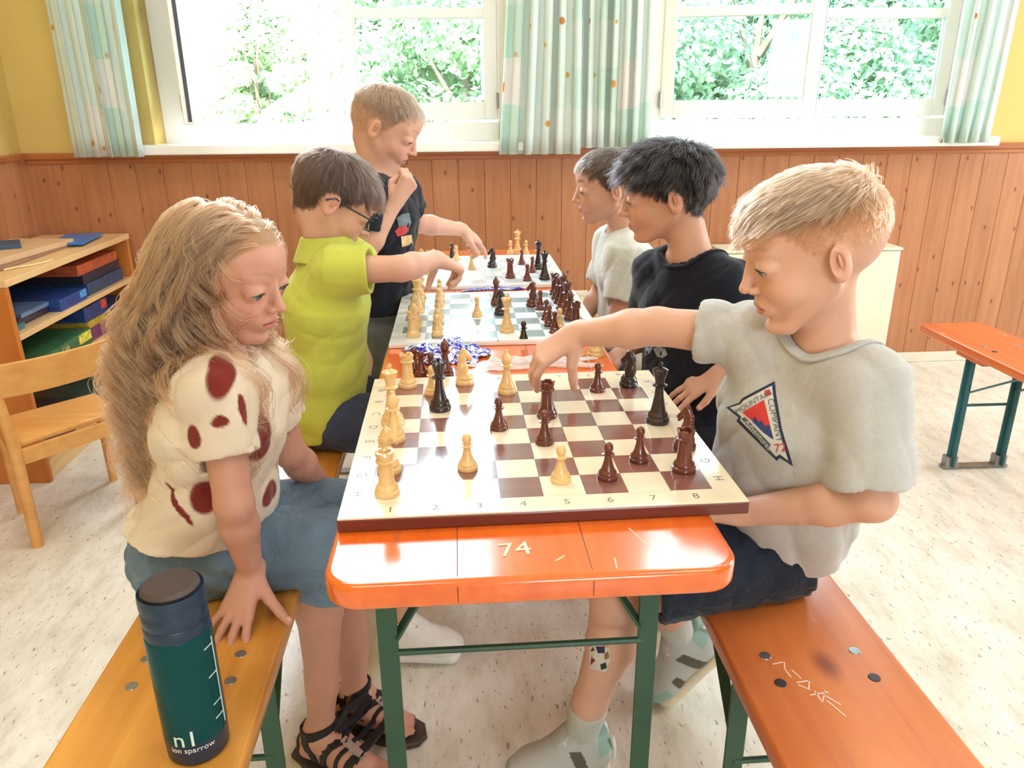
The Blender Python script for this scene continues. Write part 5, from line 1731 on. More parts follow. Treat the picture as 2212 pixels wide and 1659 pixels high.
def shirt(F, J, lat, g, hem, hem_n, sl, neck_r=0.050, wide=1.42, folds=None, neck_drop=0.0, head=None):
    torso_prims(F, J, lat, g, wide, 0.035)
    low = J['pelvis'] + (J['pelvis'] - J['waist']) * 0.35
    F.rc(J['pelvis'], low, 0.072 + g, 0.074 + g, 0.03, flat=(lat, wide))
    for s, e, fr, r0, r1 in sl: sleeve(F, J[s], J[e], fr, r0, r1)
    if folds is not None: F.ripple(folds)
    F.plane(hem, hem_n, 0.004)
    up = nrm((head if head is not None else J['head']) - J['neck'])
    b = J['neck'] - up * neck_drop
    F.rc(b + up * 0.012, b + up * 0.14, neck_r, neck_r * 1.15, 0.004, 'sub')
    for s, e, fr, r0, r1 in sl: sleeve_open(F, J[s], J[e], fr, r1)


def joints(**kw):
    return {k: np.array(at(v[0], v[1], Y=v[2])) for k, v in kw.items()}


def span(pts, m):
    a = np.array(pts); return a.min(0) - m, a.max(0) + m


def decal(parts, target, org, right, up, toward, lift=0.0012):
    """flat printed shapes laid on a garment: parts = [(name, mesh-object in x,y plane)], thrown along -toward onto the cloth"""
    me = target.data
    off = np.array(root_loc(target.parent)) if target.parent else np.zeros(3)
    v = np.empty(len(me.vertices) * 3, np.float32); me.vertices.foreach_get('co', v); v = v.reshape(-1, 3) + off
    tree_ = BVHTree.FromPolygons([Vector(p) for p in v.tolist()], [list(p.vertices) for p in me.polygons])
    right, up, toward = nrm(right), nrm(up), nrm(toward)
    for o, lf in parts:
        base = np.array(root_loc(o.parent)) if o.parent else np.zeros(3)
        for vt in o.data.vertices:
            p = np.asarray(org) + vt.co.x * right + vt.co.y * up
            hit = tree_.ray_cast(Vector(p + toward * 0.25), Vector(-toward))
            if hit[0] is None: hit = tree_.find_nearest(Vector(p))
            if hit[0] is not None: p = np.array(hit[0]) + toward * (lift + lf) + toward * vt.co.z
            vt.co = Vector(p - base)


def flat_poly(name, pts, mat, parent, sub=0.006):
    """a flat outline cut into small triangles so that it can follow cloth"""
    bm = bmesh.new(); vs = [bm.verts.new((x, y, 0)) for x, y in pts]; bm.faces.new(vs)
    for _ in range(3):
        es = [e for e in bm.edges if e.calc_length() > sub * 1.6]
        if es: bmesh.ops.triangulate(bm, faces=bm.faces[:]); bmesh.ops.subdivide_edges(bm, edges=[e for e in bm.edges if e.calc_length() > sub * 1.6], cuts=1); 
    bmesh.ops.triangulate(bm, faces=bm.faces[:])
    me = bpy.data.meshes.new(name); bm.to_mesh(me); bm.free(); me.materials.append(mat)
    o = bpy.data.objects.new(name, me); link(o); o.parent = parent
    return o

# ------------------------------------------------------------------ palettes
SK_A, SK_B, SK_C = np.array(srgb(196, 146, 126)), np.array(srgb(212, 164, 143)), np.array(srgb(208, 160, 138))
LIP = np.array(srgb(190, 96, 88))
A3 = lambda *v: np.array(v, float)


def cloth(name, col, **kw):
    kw.setdefault('rough', 0.85); kw.setdefault('bump', 0.25); kw.setdefault('bscale', 520); kw.setdefault('spec', 0.15)
    kw.setdefault('fold', 0.35); kw.setdefault('sheen', 0.15)
    return attr_mat(name, **kw)


M_tee_cream, M_tee_grey, M_tee_lime = cloth('cream_cotton', 0), cloth('grey_melange_cotton', 0, noise=0.10, nscale=160), cloth('lime_pique', 0, bump=0.4, bscale=700)
M_tee_navy, M_tee_black, M_tee_pale = cloth('dark_navy_cotton', 0), cloth('black_blue_cotton', 0), cloth('pale_grey_cotton', 0)
M_denim = cloth('washed_denim', 0, noise=0.25, nscale=26, fold=0.6, fscale=14)
M_denim_dark = cloth('dark_denim', 0, noise=0.25, nscale=26, fold=0.6, fscale=14)
M_trouser = cloth('grey_trouser', 0, noise=0.18, nscale=18)
M_sock = cloth('grey_ribbed_sock', 0, bump=0.6, bscale=300)
M_sandal = simple('black_leather', srgb(30, 27, 30), 0.5, 0.15, 40, bump=0.1)
M_sole_d = simple('dark_brown_sole', srgb(66, 52, 46), 0.6, 0.15, 30)
M_sil = simple('silver_trim', srgb(196, 194, 190), 0.25, 0.1, 60, metal=0.6)
M_shoe_grey = simple('grey_mesh_shoe', srgb(176, 178, 178), 0.7, 0.15, 60, bump=0.4, bscale=240)
M_shoe_panels = attr_mat('panelled_mesh_shoe', rough=0.7, bump=0.5, bscale=260, noise=0.1)
M_shoe_mint = simple('mint_shoe_panel', srgb(150, 186, 178), 0.6, 0.1, 40)
M_shoe_dark = simple('olive_shoe_panel', srgb(84, 82, 72), 0.6, 0.15, 40)
M_sole_c = simple('cream_rubber_sole', srgb(226, 212, 186), 0.5, 0.06, 30)
M_shoe_wht = simple('off_white_shoe', srgb(228, 224, 218), 0.55, 0.06, 30, bump=0.1)
M_refl = simple('white_reflector', srgb(244, 244, 244), 0.3, 0.0)


def head_paint(C, R, H, base, hairc, brow, fade=None, flush=0.45, extra=None, fz=1.0):
    def fn(V):
        L = ((V - C) @ R) / H
        col, hm = face_colors(L, base, LIP, hairc, brow, fade, flush, 0.0, fz)
        if extra is not None: extra(V, col)
        return col
    return fn


def shoe(root, ank, f, up, s, mats, name='shoe', pitch=0.0):
    """low sneaker: upper grown round the foot, thick sole, tongue, laces; f forward, up sole normal"""
    f = nrm(f); up = nrm(np.asarray(up, float) - f * np.dot(up, f)); l = np.cross(up, f)
    Q = lambda a, b, c: np.asarray(ank) + s * (a * f + b * l + c * up)
    lo, hi = span([Q(-0.06, 0, 0.03), Q(0.16, 0, -0.08), Q(0.05, 0.06, 0), Q(0.05, -0.06, 0)], 0.05)
    F = Field(lo, hi, 0.0032)
    F.rc(Q(-0.018, 0, -0.036), Q(0.09, 0, -0.046), 0.034 * s, 0.027 * s, 0.02, flat=(l, 1.25))
    F.rc(Q(0.0, 0, 0.0), Q(0.085, 0, -0.042), 0.034 * s, 0.024 * s, 0.02, flat=(l, 1.1))
    F.rc(Q(0.09, 0, -0.046), Q(0.118, 0, -0.05), 0.026 * s, 0.022 * s, 0.02, flat=(l, 1.4))
    F.rc(Q(-0.02, 0, 0.012), Q(-0.028, 0, -0.03), 0.028 * s, 0.030 * s, 0.02)
    F.plane(Q(0, 0, -0.064), -up)
    F.plane(Q(-0.01, 0, 0.022), up - 0.35 * f)
    F.rc(Q(-0.004, 0, 0.05), Q(-0.004, 0, -0.012), 0.027 * s, 0.024 * s, 0.004, 'sub')
    V, Fc = F.mesh(); V, Fc = keep_big(V, Fc, 0.2)
    col = None
    if mats[0] is M_shoe_panels:
        q = (V - np.asarray(ank)) / s; a_, b_, c_ = q @ f, q @ l, q @ up
        col = np.tile(np.array(srgb(186, 188, 188)), (len(V), 1))
        col[(np.abs(a_ - 0.012 - 0.35 * (c_ + 0.03)) < 0.011) & (c_ < 0.0)] = srgb(92, 90, 80)
        col[(a_ > 0.088) & (c_ < -0.034)] = srgb(150, 184, 176)
        col[(a_ < -0.020) & (c_ > -0.020)] = srgb(150, 184, 176)
        col[(a_ > 0.055) & (a_ < 0.072) & (c_ < -0.030)] = srgb(92, 90, 80)
    o = raw(name, V, Fc, mats[0], root, True, colors=col)
    S = Field(*span([Q(-0.07, 0.05, -0.09), Q(0.16, -0.05, -0.04), Q(0, 0.05, -0.09), Q(0.1, -0.06, -0.05)], 0.03), 0.0032)
    S.rc(Q(-0.024, 0, -0.066), Q(0.112, 0, -0.068), 0.0215 * s, 0.0215 * s, 0.01, flat=(l, 1.9))
    S.rc(Q(-0.03, 0, -0.062), Q(0.01, 0, -0.064), 0.024 * s, 0.018 * s, 0.01, flat=(l, 1.6))
    S.plane(Q(0, 0, -0.083), -up, 0.003); S.plane(Q(0, 0, -0.056), up, 0.003)
    V, Fc = S.mesh(); V, Fc = keep_big(V, Fc, 0.2)
    raw('sole', V, Fc, mats[1], o, True)
    T = Field(*span([Q(0.0, 0.03, 0.05), Q(0.1, -0.03, -0.05)], 0.04), 0.0032)
    T.rc(Q(0.020, 0, 0.026), Q(0.072, 0, -0.022), 0.008 * s, 0.010 * s, 0.01, flat=(l, 2.2))
    V, Fc = T.mesh(); raw('tongue', V, Fc, mats[2], o, True)
    for k in range(4):
        a = 0.036 + 0.014 * k; c = 0.012 - 0.0145 * k
        m = MB(); m.tube([Q(a, -0.022, c - 0.004), Q(a + 0.003, -0.010, c + 0.004), Q(a + 0.003, 0.010, c + 0.004), Q(a, 0.022, c - 0.004)], 0.0022 * s, 6)
        m.build('lace', mats[3], o, True)
    return o


# ================================================================== girl on the yellow bench
def build_girl():
    J = dict(pelvis=A3(-0.582, 0.475, 0.553), waist=A3(-0.515, 0.480, 0.655), chest=A3(-0.482, 0.460, 0.800), neck=A3(-0.468, 0.448, 0.900))
    J.update(joints(shR=(466, 838, .365), elR=(506, 1088, .325), wrR=(542, 1236, .380), shL=(572, 818, .545), elL=(626, 975, .57)))
    J['wrL'] = A3(-0.365, 0.655, 0.560)
    J.update(hipR=A3(-0.585, 0.450, 0.550), hipL=A3(-0.585, 0.550, 0.550), knR=A3(-0.335, 0.482, 0.530), knL=A3(-0.315, 0.600, 0.530),
             anR=A3(-0.392, 0.512, 0.088), anL=A3(-0.335, 0.615, 0.088))
    C, H = np.array(at(488, 596, Y=.455)), 0.214
    J['head'] = C
    R = head_frame(-20, -12, 0)
    lat = nrm(J['shL'] - J['shR'])
    root = empty('person', (-0.60, 0.475, 0.0), 'girl with long curly blonde hair and brown spotted shirt on the yellow bench', 'person')
    lo, hi = span(list(J.values()), 0.11); lo[2] = 0.0; hi[2] = C[2] + 0.17; lo[1] = min(lo[1], 0.16)
    F = Field(lo, hi, 0.0058, [(C - 0.125, C + 0.13, 0.0018), (A3(-0.54, 0.20, 0.475), A3(-0.34, 0.40, 0.60), 0.0026)])
    head_prims(F, C, R, H, cheek=1.04, nose=0.85, eye=0.016)
    F.rc(C + H * (R @ A3(-0.14, 0, -0.22)), J['neck'], 0.041, 0.043, 0.02)
    torso_prims(F, J, lat, -0.006)
    for s in 'RL':
        arm_prims(F, J['sh' + s], J['el' + s], J['wr' + s], 0.95)
        leg_prims(F, J['hip' + s], J['kn' + s], J['an' + s], 0.97, back=(-0.012, 0.006, 0))
    tips = hand_prims(F, J['wrR'], A3(-0.03, -0.085, -0.080), A3(-0.10, -0.6, 0.75), 1, 1.0, ((-6, 14, 8), (-12, 14, 8), (-14, 16, 8), (-16, 18, 10)), 11.0,
               ((0.016, 0.020, -0.004), (0.036, 0.044, -0.006), (0.052, 0.066, -0.012), (0.064, 0.084, -0.018)))
    hand_prims(F, J['wrL'], A3(0.05, -0.03, -0.06), A3(0.5, 0.1, 0.7), 1, 0.92, ((20, 25, 15),) * 4, 4)
    foot_prims(F, J['anR'], (0.20, -0.126, 0), 1.18); foot_prims(F, J['anL'], (0.2, -0.10, 0), 1.18)
    hairc = np.array(srgb(150, 112, 76))
    o, V, Fc = body_mesh('body', F, root, M_skin, head_paint(C, R, H, SK_A * np.array([0.95, 0.9, 0.88]), hairc, 0.35, flush=0.5))
    Nn = vnormals(V, Fc)
    eyes(root, C, R, H, srgb(92, 104, 120), 0.5); lashes(root, C, R, H, V, Fc, 0.016); nails(root, tips)
    # shirt
    lo, hi = span([J[k] for k in ('pelvis', 'waist', 'chest', 'neck', 'shR', 'shL', 'elR', 'elL')], 0.14)
    S = Field(lo, hi, 0.0034)
    sl = (('shR', 'elR', 0.54, 0.042, 0.045), ('shL', 'elL', 0.50, 0.045, 0.045))
    shirt(S, J, lat, 0.023, J['pelvis'] + A3(0, 0, 0.058), A3(-0.26, -0.02, -1), sl, 0.049, 1.42, fold_fn(4, 0.0042, 30))
    spots = ((381, 795, 28, 33, 0), (478, 803, 25, 40, -.3), (323, 840, 12, 40, .4), (475, 911, 17, 10, .2), (419, 945, 15, 22, 0), (314, 945, 36, 46, -.3), (568, 949, 30, 40, -.15),
             (525, 885, 9, 30, 0), (566, 821, 8, 25, .2), (279, 1037, 20, 48, 0), (380, 1090, 7, 50, .5), (448, 1071, 32, 33, .2), (586, 1065, 26, 28, 0), (300, 880, 12, 18, 0))
    V2, F2 = S.mesh(); V2, F2 = keep_big(V2, F2); V2 = relax(V2, F2, 1)
    tree_ = BVHTree.FromPolygons([Vector(p) for p in V2.tolist()], F2.tolist())
    cream, brown = np.array(srgb(213, 195, 175)), np.array(srgb(118, 40, 32))
    col = np.tile(cream, (len(V2), 1)); N2 = vnormals(V2, F2)
    hits = []
    for px, py, rx, ry, a in spots:
        d = nrm(np.array(at(px, py, Y=0.3)) - CAM); h = tree_.ray_cast(Vector(CAM), Vector(d))
        if h[0] is not None: hits.append((np.array(h[0]), np.array(h[1]), rx, ry, a))
    r = np.random.default_rng(2)
    for c, n in ((A3(-0.70, 0.52, 0.68), A3(-1, .2, 0)), (A3(-0.68, 0.50, 0.84), A3(-1, 0.1, 0)), (A3(-0.55, 0.64, 0.70), A3(0, 1, 0)), (A3(-0.52, 0.62, 0.83), A3(0.2, 1, 0)), (A3(-0.43, 0.5, 0.72), A3(1, 0, 0)), (A3(-0.46, 0.55, 0.60), A3(.8, .3, 0))):
        hits.append((c, n, 32, 38, 0.2))
    for c, n, rx, ry, a in hits:
        u = nrm(np.cross(A3(0, 0, 1), n)); v = nrm(np.cross(n, u)); q = V2 - c
        x_, y_ = q @ u, q @ v
        xx = x_ * math.cos(a) + y_ * math.sin(a); yy = -x_ * math.sin(a) + y_ * math.cos(a)
        th = np.arctan2(yy, xx); wob = 1 + 0.10 * np.sin(2 * th + rx) + 0.07 * np.sin(3 * th + ry)
        e = np.sqrt((xx / (rx * 0.00084)) ** 2 + (yy / (ry * 0.00088)) ** 2) / wob
        m = np.clip((1.08 - e) / 0.16, 0, 1) * ((N2 @ n) > 0.15) * (np.abs(q @ n) < 0.05)
        col = col * (1 - m[:, None]) + brown * m[:, None]
    raw('t_shirt', V2, F2, M_tee_cream, root, True, colors=col)
    neck_ring('collar', root, V2, F2, J['neck'], C - J['neck'], 0.049, 0.0045, M_tee_cream, cream)
    # jeans, knee length
    lo, hi = span([J[k] for k in ('pelvis', 'waist', 'hipR', 'hipL', 'knR', 'knL')], 0.13); lo[2] -= 0.06
    P = Field(lo, hi, 0.0050)
    P.rc(J['pelvis'] + A3(0, 0, -0.006), J['pelvis'] + A3(0.02, 0, 0.05), 0.083, 0.078, 0.03, flat=(A3(0, 1, 0), 1.36))
    for s in 'RL':
        P.rc(J['hip' + s], J['kn' + s], 0.079, 0.066, 0.02)
        e = J['kn' + s] + A3(-0.010, 0.012, -0.085)
        P.cc(J['kn' + s] + A3(0, 0, 0.01), e, 0.064, 0.060, 0.02)
    P.ripple(fold_fn(9, 0.0050, 42))
    P.plane(A3(0, 0, 0.4812), A3(0, 0, -1)) if False else None
    for s in 'RL':
        e = J['kn' + s] + A3(-0.010, 0.012, -0.085); d = nrm(e - J['kn' + s])
        P.cc(e - d * 0.02, e + d * 0.03, 0.054, 0.054, 0.003, 'sub')
    den = np.array(srgb(100, 119, 136))
    body_mesh('jeans', P, root, M_denim, lambda V: den * (0.85 + 0.3 * np.clip(0.5 + 0.5 * np.sin(V[:, :1] * 31 + V[:, 1:2] * 27), 0, 1)))
    for s in 'RL':
        e = J['kn' + s] + A3(-0.010, 0.012, -0.085); d = nrm(e - J['kn' + s])
        Cf = Field(*span([e], 0.10), 0.0036); Cf.cc(e - d * 0.022, e + d * 0.003, 0.0635, 0.0625, 0.004); Cf.cc(e - d * 0.05, e + d * 0.05, 0.055, 0.054, 0.002, 'sub')
        body_mesh('cuff', Cf, root, M_denim, den * 1.1)
    # sandals
    for s, f in (('R', nrm(A3(0.20, -0.126, 0))), ('L', nrm(A3(0.2, -0.10, 0)))):
        a = J['an' + s]; l = np.cross(A3(0, 0, 1), f); k = 1.18
        Q = lambda x, y, z: a + k * (x * f + y * l) + A3(0, 0, z)
        pts = [(-0.062, 0), (-0.055, 0.024), (-0.02, 0.034), (0.04, 0.036), (0.09, 0.044), (0.125, 0.036), (0.142, 0.012), (0.138, -0.012), (0.11, -0.034), (0.05, -0.036), (-0.02, -0.032), (-0.055, -0.024)]
        m = MB(); m.prism([(Q(x, y, 0)[0], Q(x, y, 0)[1]) for x, y in pts], 0.0, 0.014, 0.004); sd = m.build('sandal', M_sole_d, root, True)
        tr_ = BVHTree.FromPolygons([Vector(p) for p in V.tolist()], Fc.tolist())
        def strap(name, rays, w, mat, th=0.003):
            rows = []; bm = bmesh.new(); PV = []
            for o_, t_ in rays:
                o_, t_ = Vector(o_), Vector(t_); d_ = (t_ - o_).normalized(); h = tr_.ray_cast(o_, d_, 0.3)
                PV.append((h[0] if h[0] is not None else t_ - d_ * 0.03, -d_))
            for i_, (p_, n_) in enumerate(PV):
                tg = (PV[min(i_ + 1, len(PV) - 1)][0] - PV[max(i_ - 1, 0)][0]).normalized()
                n_ = (n_ - tg * n_.dot(tg)).normalized(); b_ = tg.cross(n_)
                rows.append([bm.verts.new(p_ + b_ * (w / 2) * a_ + n_ * h_) for a_, h_ in ((-1, -0.002), (1, -0.002), (0.9, th), (-0.9, th))])
            for A_, B_ in zip(rows, rows[1:]):
                for q_ in range(4): bm.faces.new((A_[q_], A_[(q_ + 1) % 4], B_[(q_ + 1) % 4], B_[q_]))
            bm.faces.new(rows[0][::-1]); bm.faces.new(rows[-1])
            mb = MB(); mb.bm.free(); mb.bm = bm; return mb.build(name, mat, sd, False)
        def arc(x, a0, a1, zc=-0.050, n_=13, dx=0.0):
            out_ = []
            for t_ in np.linspace(a0, a1, n_):
                g = math.radians(t_); c_ = Q(x + dx * abs(math.sin(g)), 0, zc); out_.append((c_ + 0.15 * (math.sin(g) * l + math.cos(g) * A3(0, 0, 1)), c_))
            return out_
        ring = []
        for t_ in np.linspace(0, 360, 25):
            g = math.radians(t_); c_ = Q(0.0, 0, 0.004 + 0.010 * math.cos(g)); ring.append((c_ + 0.15 * (math.cos(g) * f + math.sin(g) * l), c_))
        strap('ankle_strap', ring, 0.020, M_sandal)
        for s_ in (-1, 1):
            strap('side_strap', [(Q(-0.008 + 0.02 * t_, 0, 0.006 - 0.07 * t_) + 0.15 * s_ * l, Q(-0.008 + 0.02 * t_, 0, 0.006 - 0.07 * t_)) for t_ in np.linspace(0, 1, 6)], 0.018, M_sandal)
        strap('heel_strap', [(Q(-0.02, 0, -0.045) - 0.15 * (math.cos(g) * f) + 0.15 * math.sin(g) * l, Q(-0.02, 0, -0.045)) for g in np.linspace(-1.3, 1.3, 11)], 0.024, M_sandal)
        strap('instep_strap', arc(0.052, -98, 98, dx=-0.025), 0.017, M_sandal); strap('toe_strap', arc(0.084, -98, 98, dx=-0.008), 0.019, M_sandal)
        strap('toe_strap', arc(0.066, -95, 95, dx=-0.012), 0.009, M_sandal)
        strap('centre_strap', [(Q(x_, 0, 0.10), Q(x_, 0, -0.06)) for x_ in np.linspace(0.048, 0.092, 8)], 0.018, M_sil, 0.0045)
    # long curls, grown in clumps
    rng = np.random.default_rng(11)
    L = ((V - C) @ R) / H
    _, hm = face_colors(L, SK_A, LIP, hairc)
    ncl, per, m = 420, 24, 44
    w = hm * (L[:, 2] > -0.22); w /= w.sum()
    ci = rng.choice(len(V), ncl, p=w)
    p = L[ci].copy(); start = p.copy()
    side = np.where(p[:, 1] >= 0.0, 1.0, -1.0)
    Ln = rng.uniform(1.35, 2.25, ncl) * np.where(p[:, 2] > 0.1, 1.0, 0.85)
    cc_, rr_ = np.array([-0.05, 0, 0.15]), np.array([0.46, 0.36, 0.38])
    downL = R.T @ np.array([0, 0, -1.0])
    ctr = [p.copy()]
    back = rng.uniform(0.35, 1.0, ncl); drift = np.where(rng.uniform(size=ncl) < 0.12, 0.0, rng.uniform(0.6, 1.3, ncl))
    for k in range(m - 1):
        q = (p - cc_) / rr_; nq = q / rr_; nq /= np.linalg.norm(nq, axis=1)[:, None]
        t = np.stack([-(0.55 + 0.9 * (start[:, 0] > 0.05)) * back, 0.75 * side, -0.35 - 0 * back], 1) * np.clip(1.2 - k / 11, 0, 1)[None] if False else np.stack([-(0.50 + 0.9 * (start[:, 0] > 0.05)) * back, 0.80 * side, 0 * back], 1) * max(0.0, 1.15 - k / 10)
        v = t + downL[None] * (0.35 + 1.0 * min(1, k / 8))
        v = v + (R.T @ np.array([-1.0, 0.15, 0.0]))[None] * (0.75 * drift[:, None] * max(0.0, min(1.0, (k - 4) / 6)) * max(0.0, 1 - (k - 12) / 14))
        v = v - nq * (v * nq).sum(1)[:, None] * np.clip(1.6 - np.linalg.norm(q, axis=1), 0, 1)[:, None]
        v /= np.linalg.norm(v, axis=1)[:, None]
        p = p + v * (Ln / (m - 1))[:, None]
        q = (p - cc_) / rr_; r = np.linalg.norm(q, axis=1); lim = 1.02 + 0.03 * min(1, k / 8)
        inside = (r < lim)
        p = np.where(inside[:, None], cc_ + rr_ * q * (lim / np.maximum(r, 1e-6))[:, None], p)
        ctr.append(p.copy())
    ctr = np.stack(ctr, 1)
    W3 = C + H * (ctr @ R.T)
    zz = W3[..., 2]; sx = np.interp(zz, [J['pelvis'][2], J['waist'][2], J['chest'][2], J['neck'][2]], [J['pelvis'][0], J['waist'][0], J['chest'][0], J['neck'][0]])
    wz = np.clip((0.97 - zz) / 0.12, 0, 1) * (drift > 0)[:, None]
    xb = sx - 0.080 - 0.035 * rng.uniform(size=(ncl, 1)); yb = J['chest'][1] + np.clip(W3[..., 1] - J['chest'][1], -0.045, 0.09)
    W3[..., 0] = W3[..., 0] * (1 - wz) + np.minimum(W3[..., 0], xb) * wz; W3[..., 1] = W3[..., 1] * (1 - wz) + yb * wz
    caps = [(J['chest'], J['waist'], 0.105), (J['neck'], J['chest'], 0.085), (J['shR'], J['neck'], 0.062), (J['shL'], J['neck'], 0.062), (J['shR'], J['elR'], 0.055)]
    def push(P3):
        for a, b, rr in caps:
            d = b - a; t = np.clip(((P3 - a) @ d) / (d @ d), 0, 1); q = P3 - (a + t[..., None] * d); dist = np.linalg.norm(q, axis=-1)
            ins = dist < rr
            P3 = np.where(ins[..., None], a + t[..., None] * d + q * (rr / np.maximum(dist, 1e-5))[..., None], P3)
        return P3
    W3 = push(push(W3))
    s_ = np.linspace(0, 1, m)
    ph = rng.uniform(0, 6.28, (ncl, 1)); fr = rng.uniform(3.4, 6.5, (ncl, 1)); am = rng.uniform(0.008, 0.018, (ncl, 1))
    env = np.clip((s_ - 0.14) / 0.28, 0, 1)[None] * am
    a_ = 2 * np.pi * fr * s_[None] + ph
    e1 = np.stack([np.cos(a_) * env, np.sin(a_) * env, 0.3 * np.sin(2 * a_) * env], -1)
    out = []
    for j in range(per):
        offs = rng.normal(size=(ncl, 1, 3)) * (0.0024 + (0.0028 if j % 9 else 0.010) * s_[None, :, None] ** 1.2)
        da = rng.normal(size=(ncl, 1)) * 0.22; a2 = a_ + da * s_[None] * 2; sc = rng.uniform(0.8, 1.2, (ncl, 1, 1))
        e2 = np.stack([np.cos(a2) * env, np.sin(a2) * env, 0.3 * np.sin(2 * a2) * env], -1) * sc
        fz = rng.normal(size=(ncl, m, 3)) * 0.0007
        out.append(W3 + e2 + offs + np.cumsum(fz, 1) * 0.6)
    strands('hair', np.concatenate(out), 0.00038, hair_mat('blonde_hair', srgb(150, 100, 72), 0.45), root)
    return root


# ================================================================== boy in the grey pennant shirt
def build_grey():
    J = dict(pelvis=A3(0.463, 0.425, 0.556), waist=A3(0.460, 0.385, 0.660), chest=A3(0.452, 0.325, 0.826), neck=A3(0.466, 0.290, 0.968))
    J.update(joints(shL=(1872, 826, .215), elL=(1886, 1078, .165), wrL=(1600, 1106, .30), shR=(1640, 728, .375), elR=(1418, 705, .455), wrR=(1243, 722, .53)))
    J.update(hipL=A3(0.470, 0.372, 0.552), hipR=A3(0.462, 0.485, 0.552), knL=A3(0.176, 0.350, 0.500), knR=A3(0.262, 0.520, 0.462),
             anL=A3(0.138, 0.445, 0.090), anR=A3(0.392, 0.632, 0.165))
    C, H = np.array(at(1752, 540, Y=.285)), 0.214
    J['head'] = C
    R = head_frame(175, -15, 0)
    lat = nrm(J['shL'] - J['shR'])
    root = empty('person', (0.463, 0.425, 0.0), 'blond boy in a grey pennant t-shirt reaching over the nearest chessboard', 'person')
    lo, hi = span(list(J.values()), 0.11); lo[2] = 0.0; hi[2] = C[2] + 0.16; lo[0] = min(lo[0], -0.02)
    F = Field(lo, hi, 0.0058, [(C - 0.125, C + 0.13, 0.0018), (A3(0.0, 0.46, 0.785), A3(0.16, 0.60, 0.93), 0.0024)])
    head_prims(F, C, R, H, fz=1.16, eye=0.018)
    F.rc(C + H * (R @ A3(-0.08, 0, -0.24)), J['neck'] + A3(-0.012, 0, 0), 0.036, 0.043, 0.016)
    torso_prims(F, J, lat, -0.006)
    for s in 'RL':
        arm_prims(F, J['sh' + s], J['el' + s], J['wr' + s], 1.02)
        leg_prims(F, J['hip' + s], J['kn' + s], J['an' + s], 1.0, back=((0.014, 0.0, 0) if s == 'L' else (0, 0, 0)))
    tips = hand_prims(F, J['wrR'], A3(-0.088, 0.0, -0.055), A3(-0.45, -0.35, 0.72), 1, 1.0, ((30, 26, 12), (34, 30, 14), (40, 30, 16), (44, 32, 18)), 4.5,
               ((0.014, 0.020, -0.010), (0.034, 0.032, -0.030), (0.046, 0.034, -0.058), (0.054, 0.030, -0.082)))
    hand_prims(F, J['wrL'], A3(-0.08, 0.05, -0.01), A3(-0.2, -0.3, 0.8), -1, 0.95, ((50, 60, 40),) * 4, 2)
    foot_prims(F, J['anL'], (-0.16, -0.02, 0), 1.0, False)
    hairc = np.array(srgb(168, 124, 76))
    fade = lambda x, ay, z: np.clip((z + 0.05) / 0.40, 0, 1) * 0.85 + 0.05
    def extra(V, col):
        pass
    o, V, Fc = body_mesh('body', F, root, M_skin, head_paint(C, R, H, SK_B, hairc, 0.5, fade, 0.38, extra, 1.16))
    Nn = vnormals(V, Fc)
    eyes(root, C, R, H, srgb(84, 90, 96), 0.5); lashes(root, C, R, H, V, Fc, 0.018); nails(root, tips)
    L = ((V - C) @ R) / H
    _, hm = face_colors(L, SK_B, LIP, hairc)
    topm = hm * (np.clip((L[:, 2] - 0.27 - 0.10 * np.clip(-L[:, 0], -0.3, 0.4)) / 0.06, 0, 1))
    rng = np.random.default_rng(21)
    def flow(p, t, nq):
        v = np.tile(np.array([1.0, 0.0, 0.0]), (len(p), 1)); v = v - nq * (v * nq).sum(1)[:, None]; v /= np.linalg.norm(v, axis=1)[:, None] + 1e-6
        return 0.85 * v + 0.35 * t
    P1 = grow_hair(C, R, H, V, Nn, topm, 9000, lambda x, y, z: 0.20 + 0.07 * (x > 0.1), lambda x, y, z: 0.42 - 0.35 * np.clip((x - 0.25) / 0.15, 0, 1), rng, m=10, curl=0.20, grav=0.22, flow=flow, keep=0.03, clump=0.7, tuft=22)
    sdm = hm * (1 - np.clip((L[:, 2] - 0.30) / 0.06, 0, 1)) * np.clip((L[:, 2] - 0.02) / 0.25, 0, 1)
    P2 = grow_hair(C, R, H, V, Nn, sdm, 7000, lambda x, y, z: 0.035 + 0.05 * np.clip((z - 0.1) / 0.25, 0, 1), 0.5, rng, m=5, curl=0.1, keep=0.012)
    strands('hair', P1, 0.00042, hair_mat('light_blond_hair', srgb(194, 126, 96), 0.30), root)
    strands('hair_sides', P2, 0.00030, hair_mat('dark_blond_hair', srgb(160, 106, 76), 0.25), root)
    # shirt
    lo, hi = span([J[k] for k in ('pelvis', 'waist', 'chest', 'neck', 'shR', 'shL', 'elR', 'elL')], 0.14)
    S = Field(lo, hi, 0.0042)
    sl = (('shL', 'elL', 0.86, 0.050, 0.055), ('shR', 'elR', 0.55, 0.047, 0.048))
    shirt(S, J, lat, 0.023, J['pelvis'] + A3(0.0, -0.03, -0.012), A3(0.12, 0.0, -1), sl, 0.060, 1.42, fold_fn(14, 0.0045, 27), 0.006)
    grey = np.array(srgb(186, 184, 184))
    so, V2, F2 = body_mesh('t_shirt', S, root, M_tee_grey, grey)
    neck_ring('collar', root, V2, F2, J['neck'], C - J['neck'], 0.060, 0.0050, M_tee_grey, grey * 0.97)
    # printed pennant on the chest
    cx, cy, mp = 1640.0, 915.0, 0.00066
    view = nrm(np.array(at(cx, cy, Y=0.3)) - CAM)
    org = np.array(at(cx, cy, Y=0.22))
    T2 = lambda L_: [((x - cx) * mp, -(y - cy) * mp) for x, y in L_]
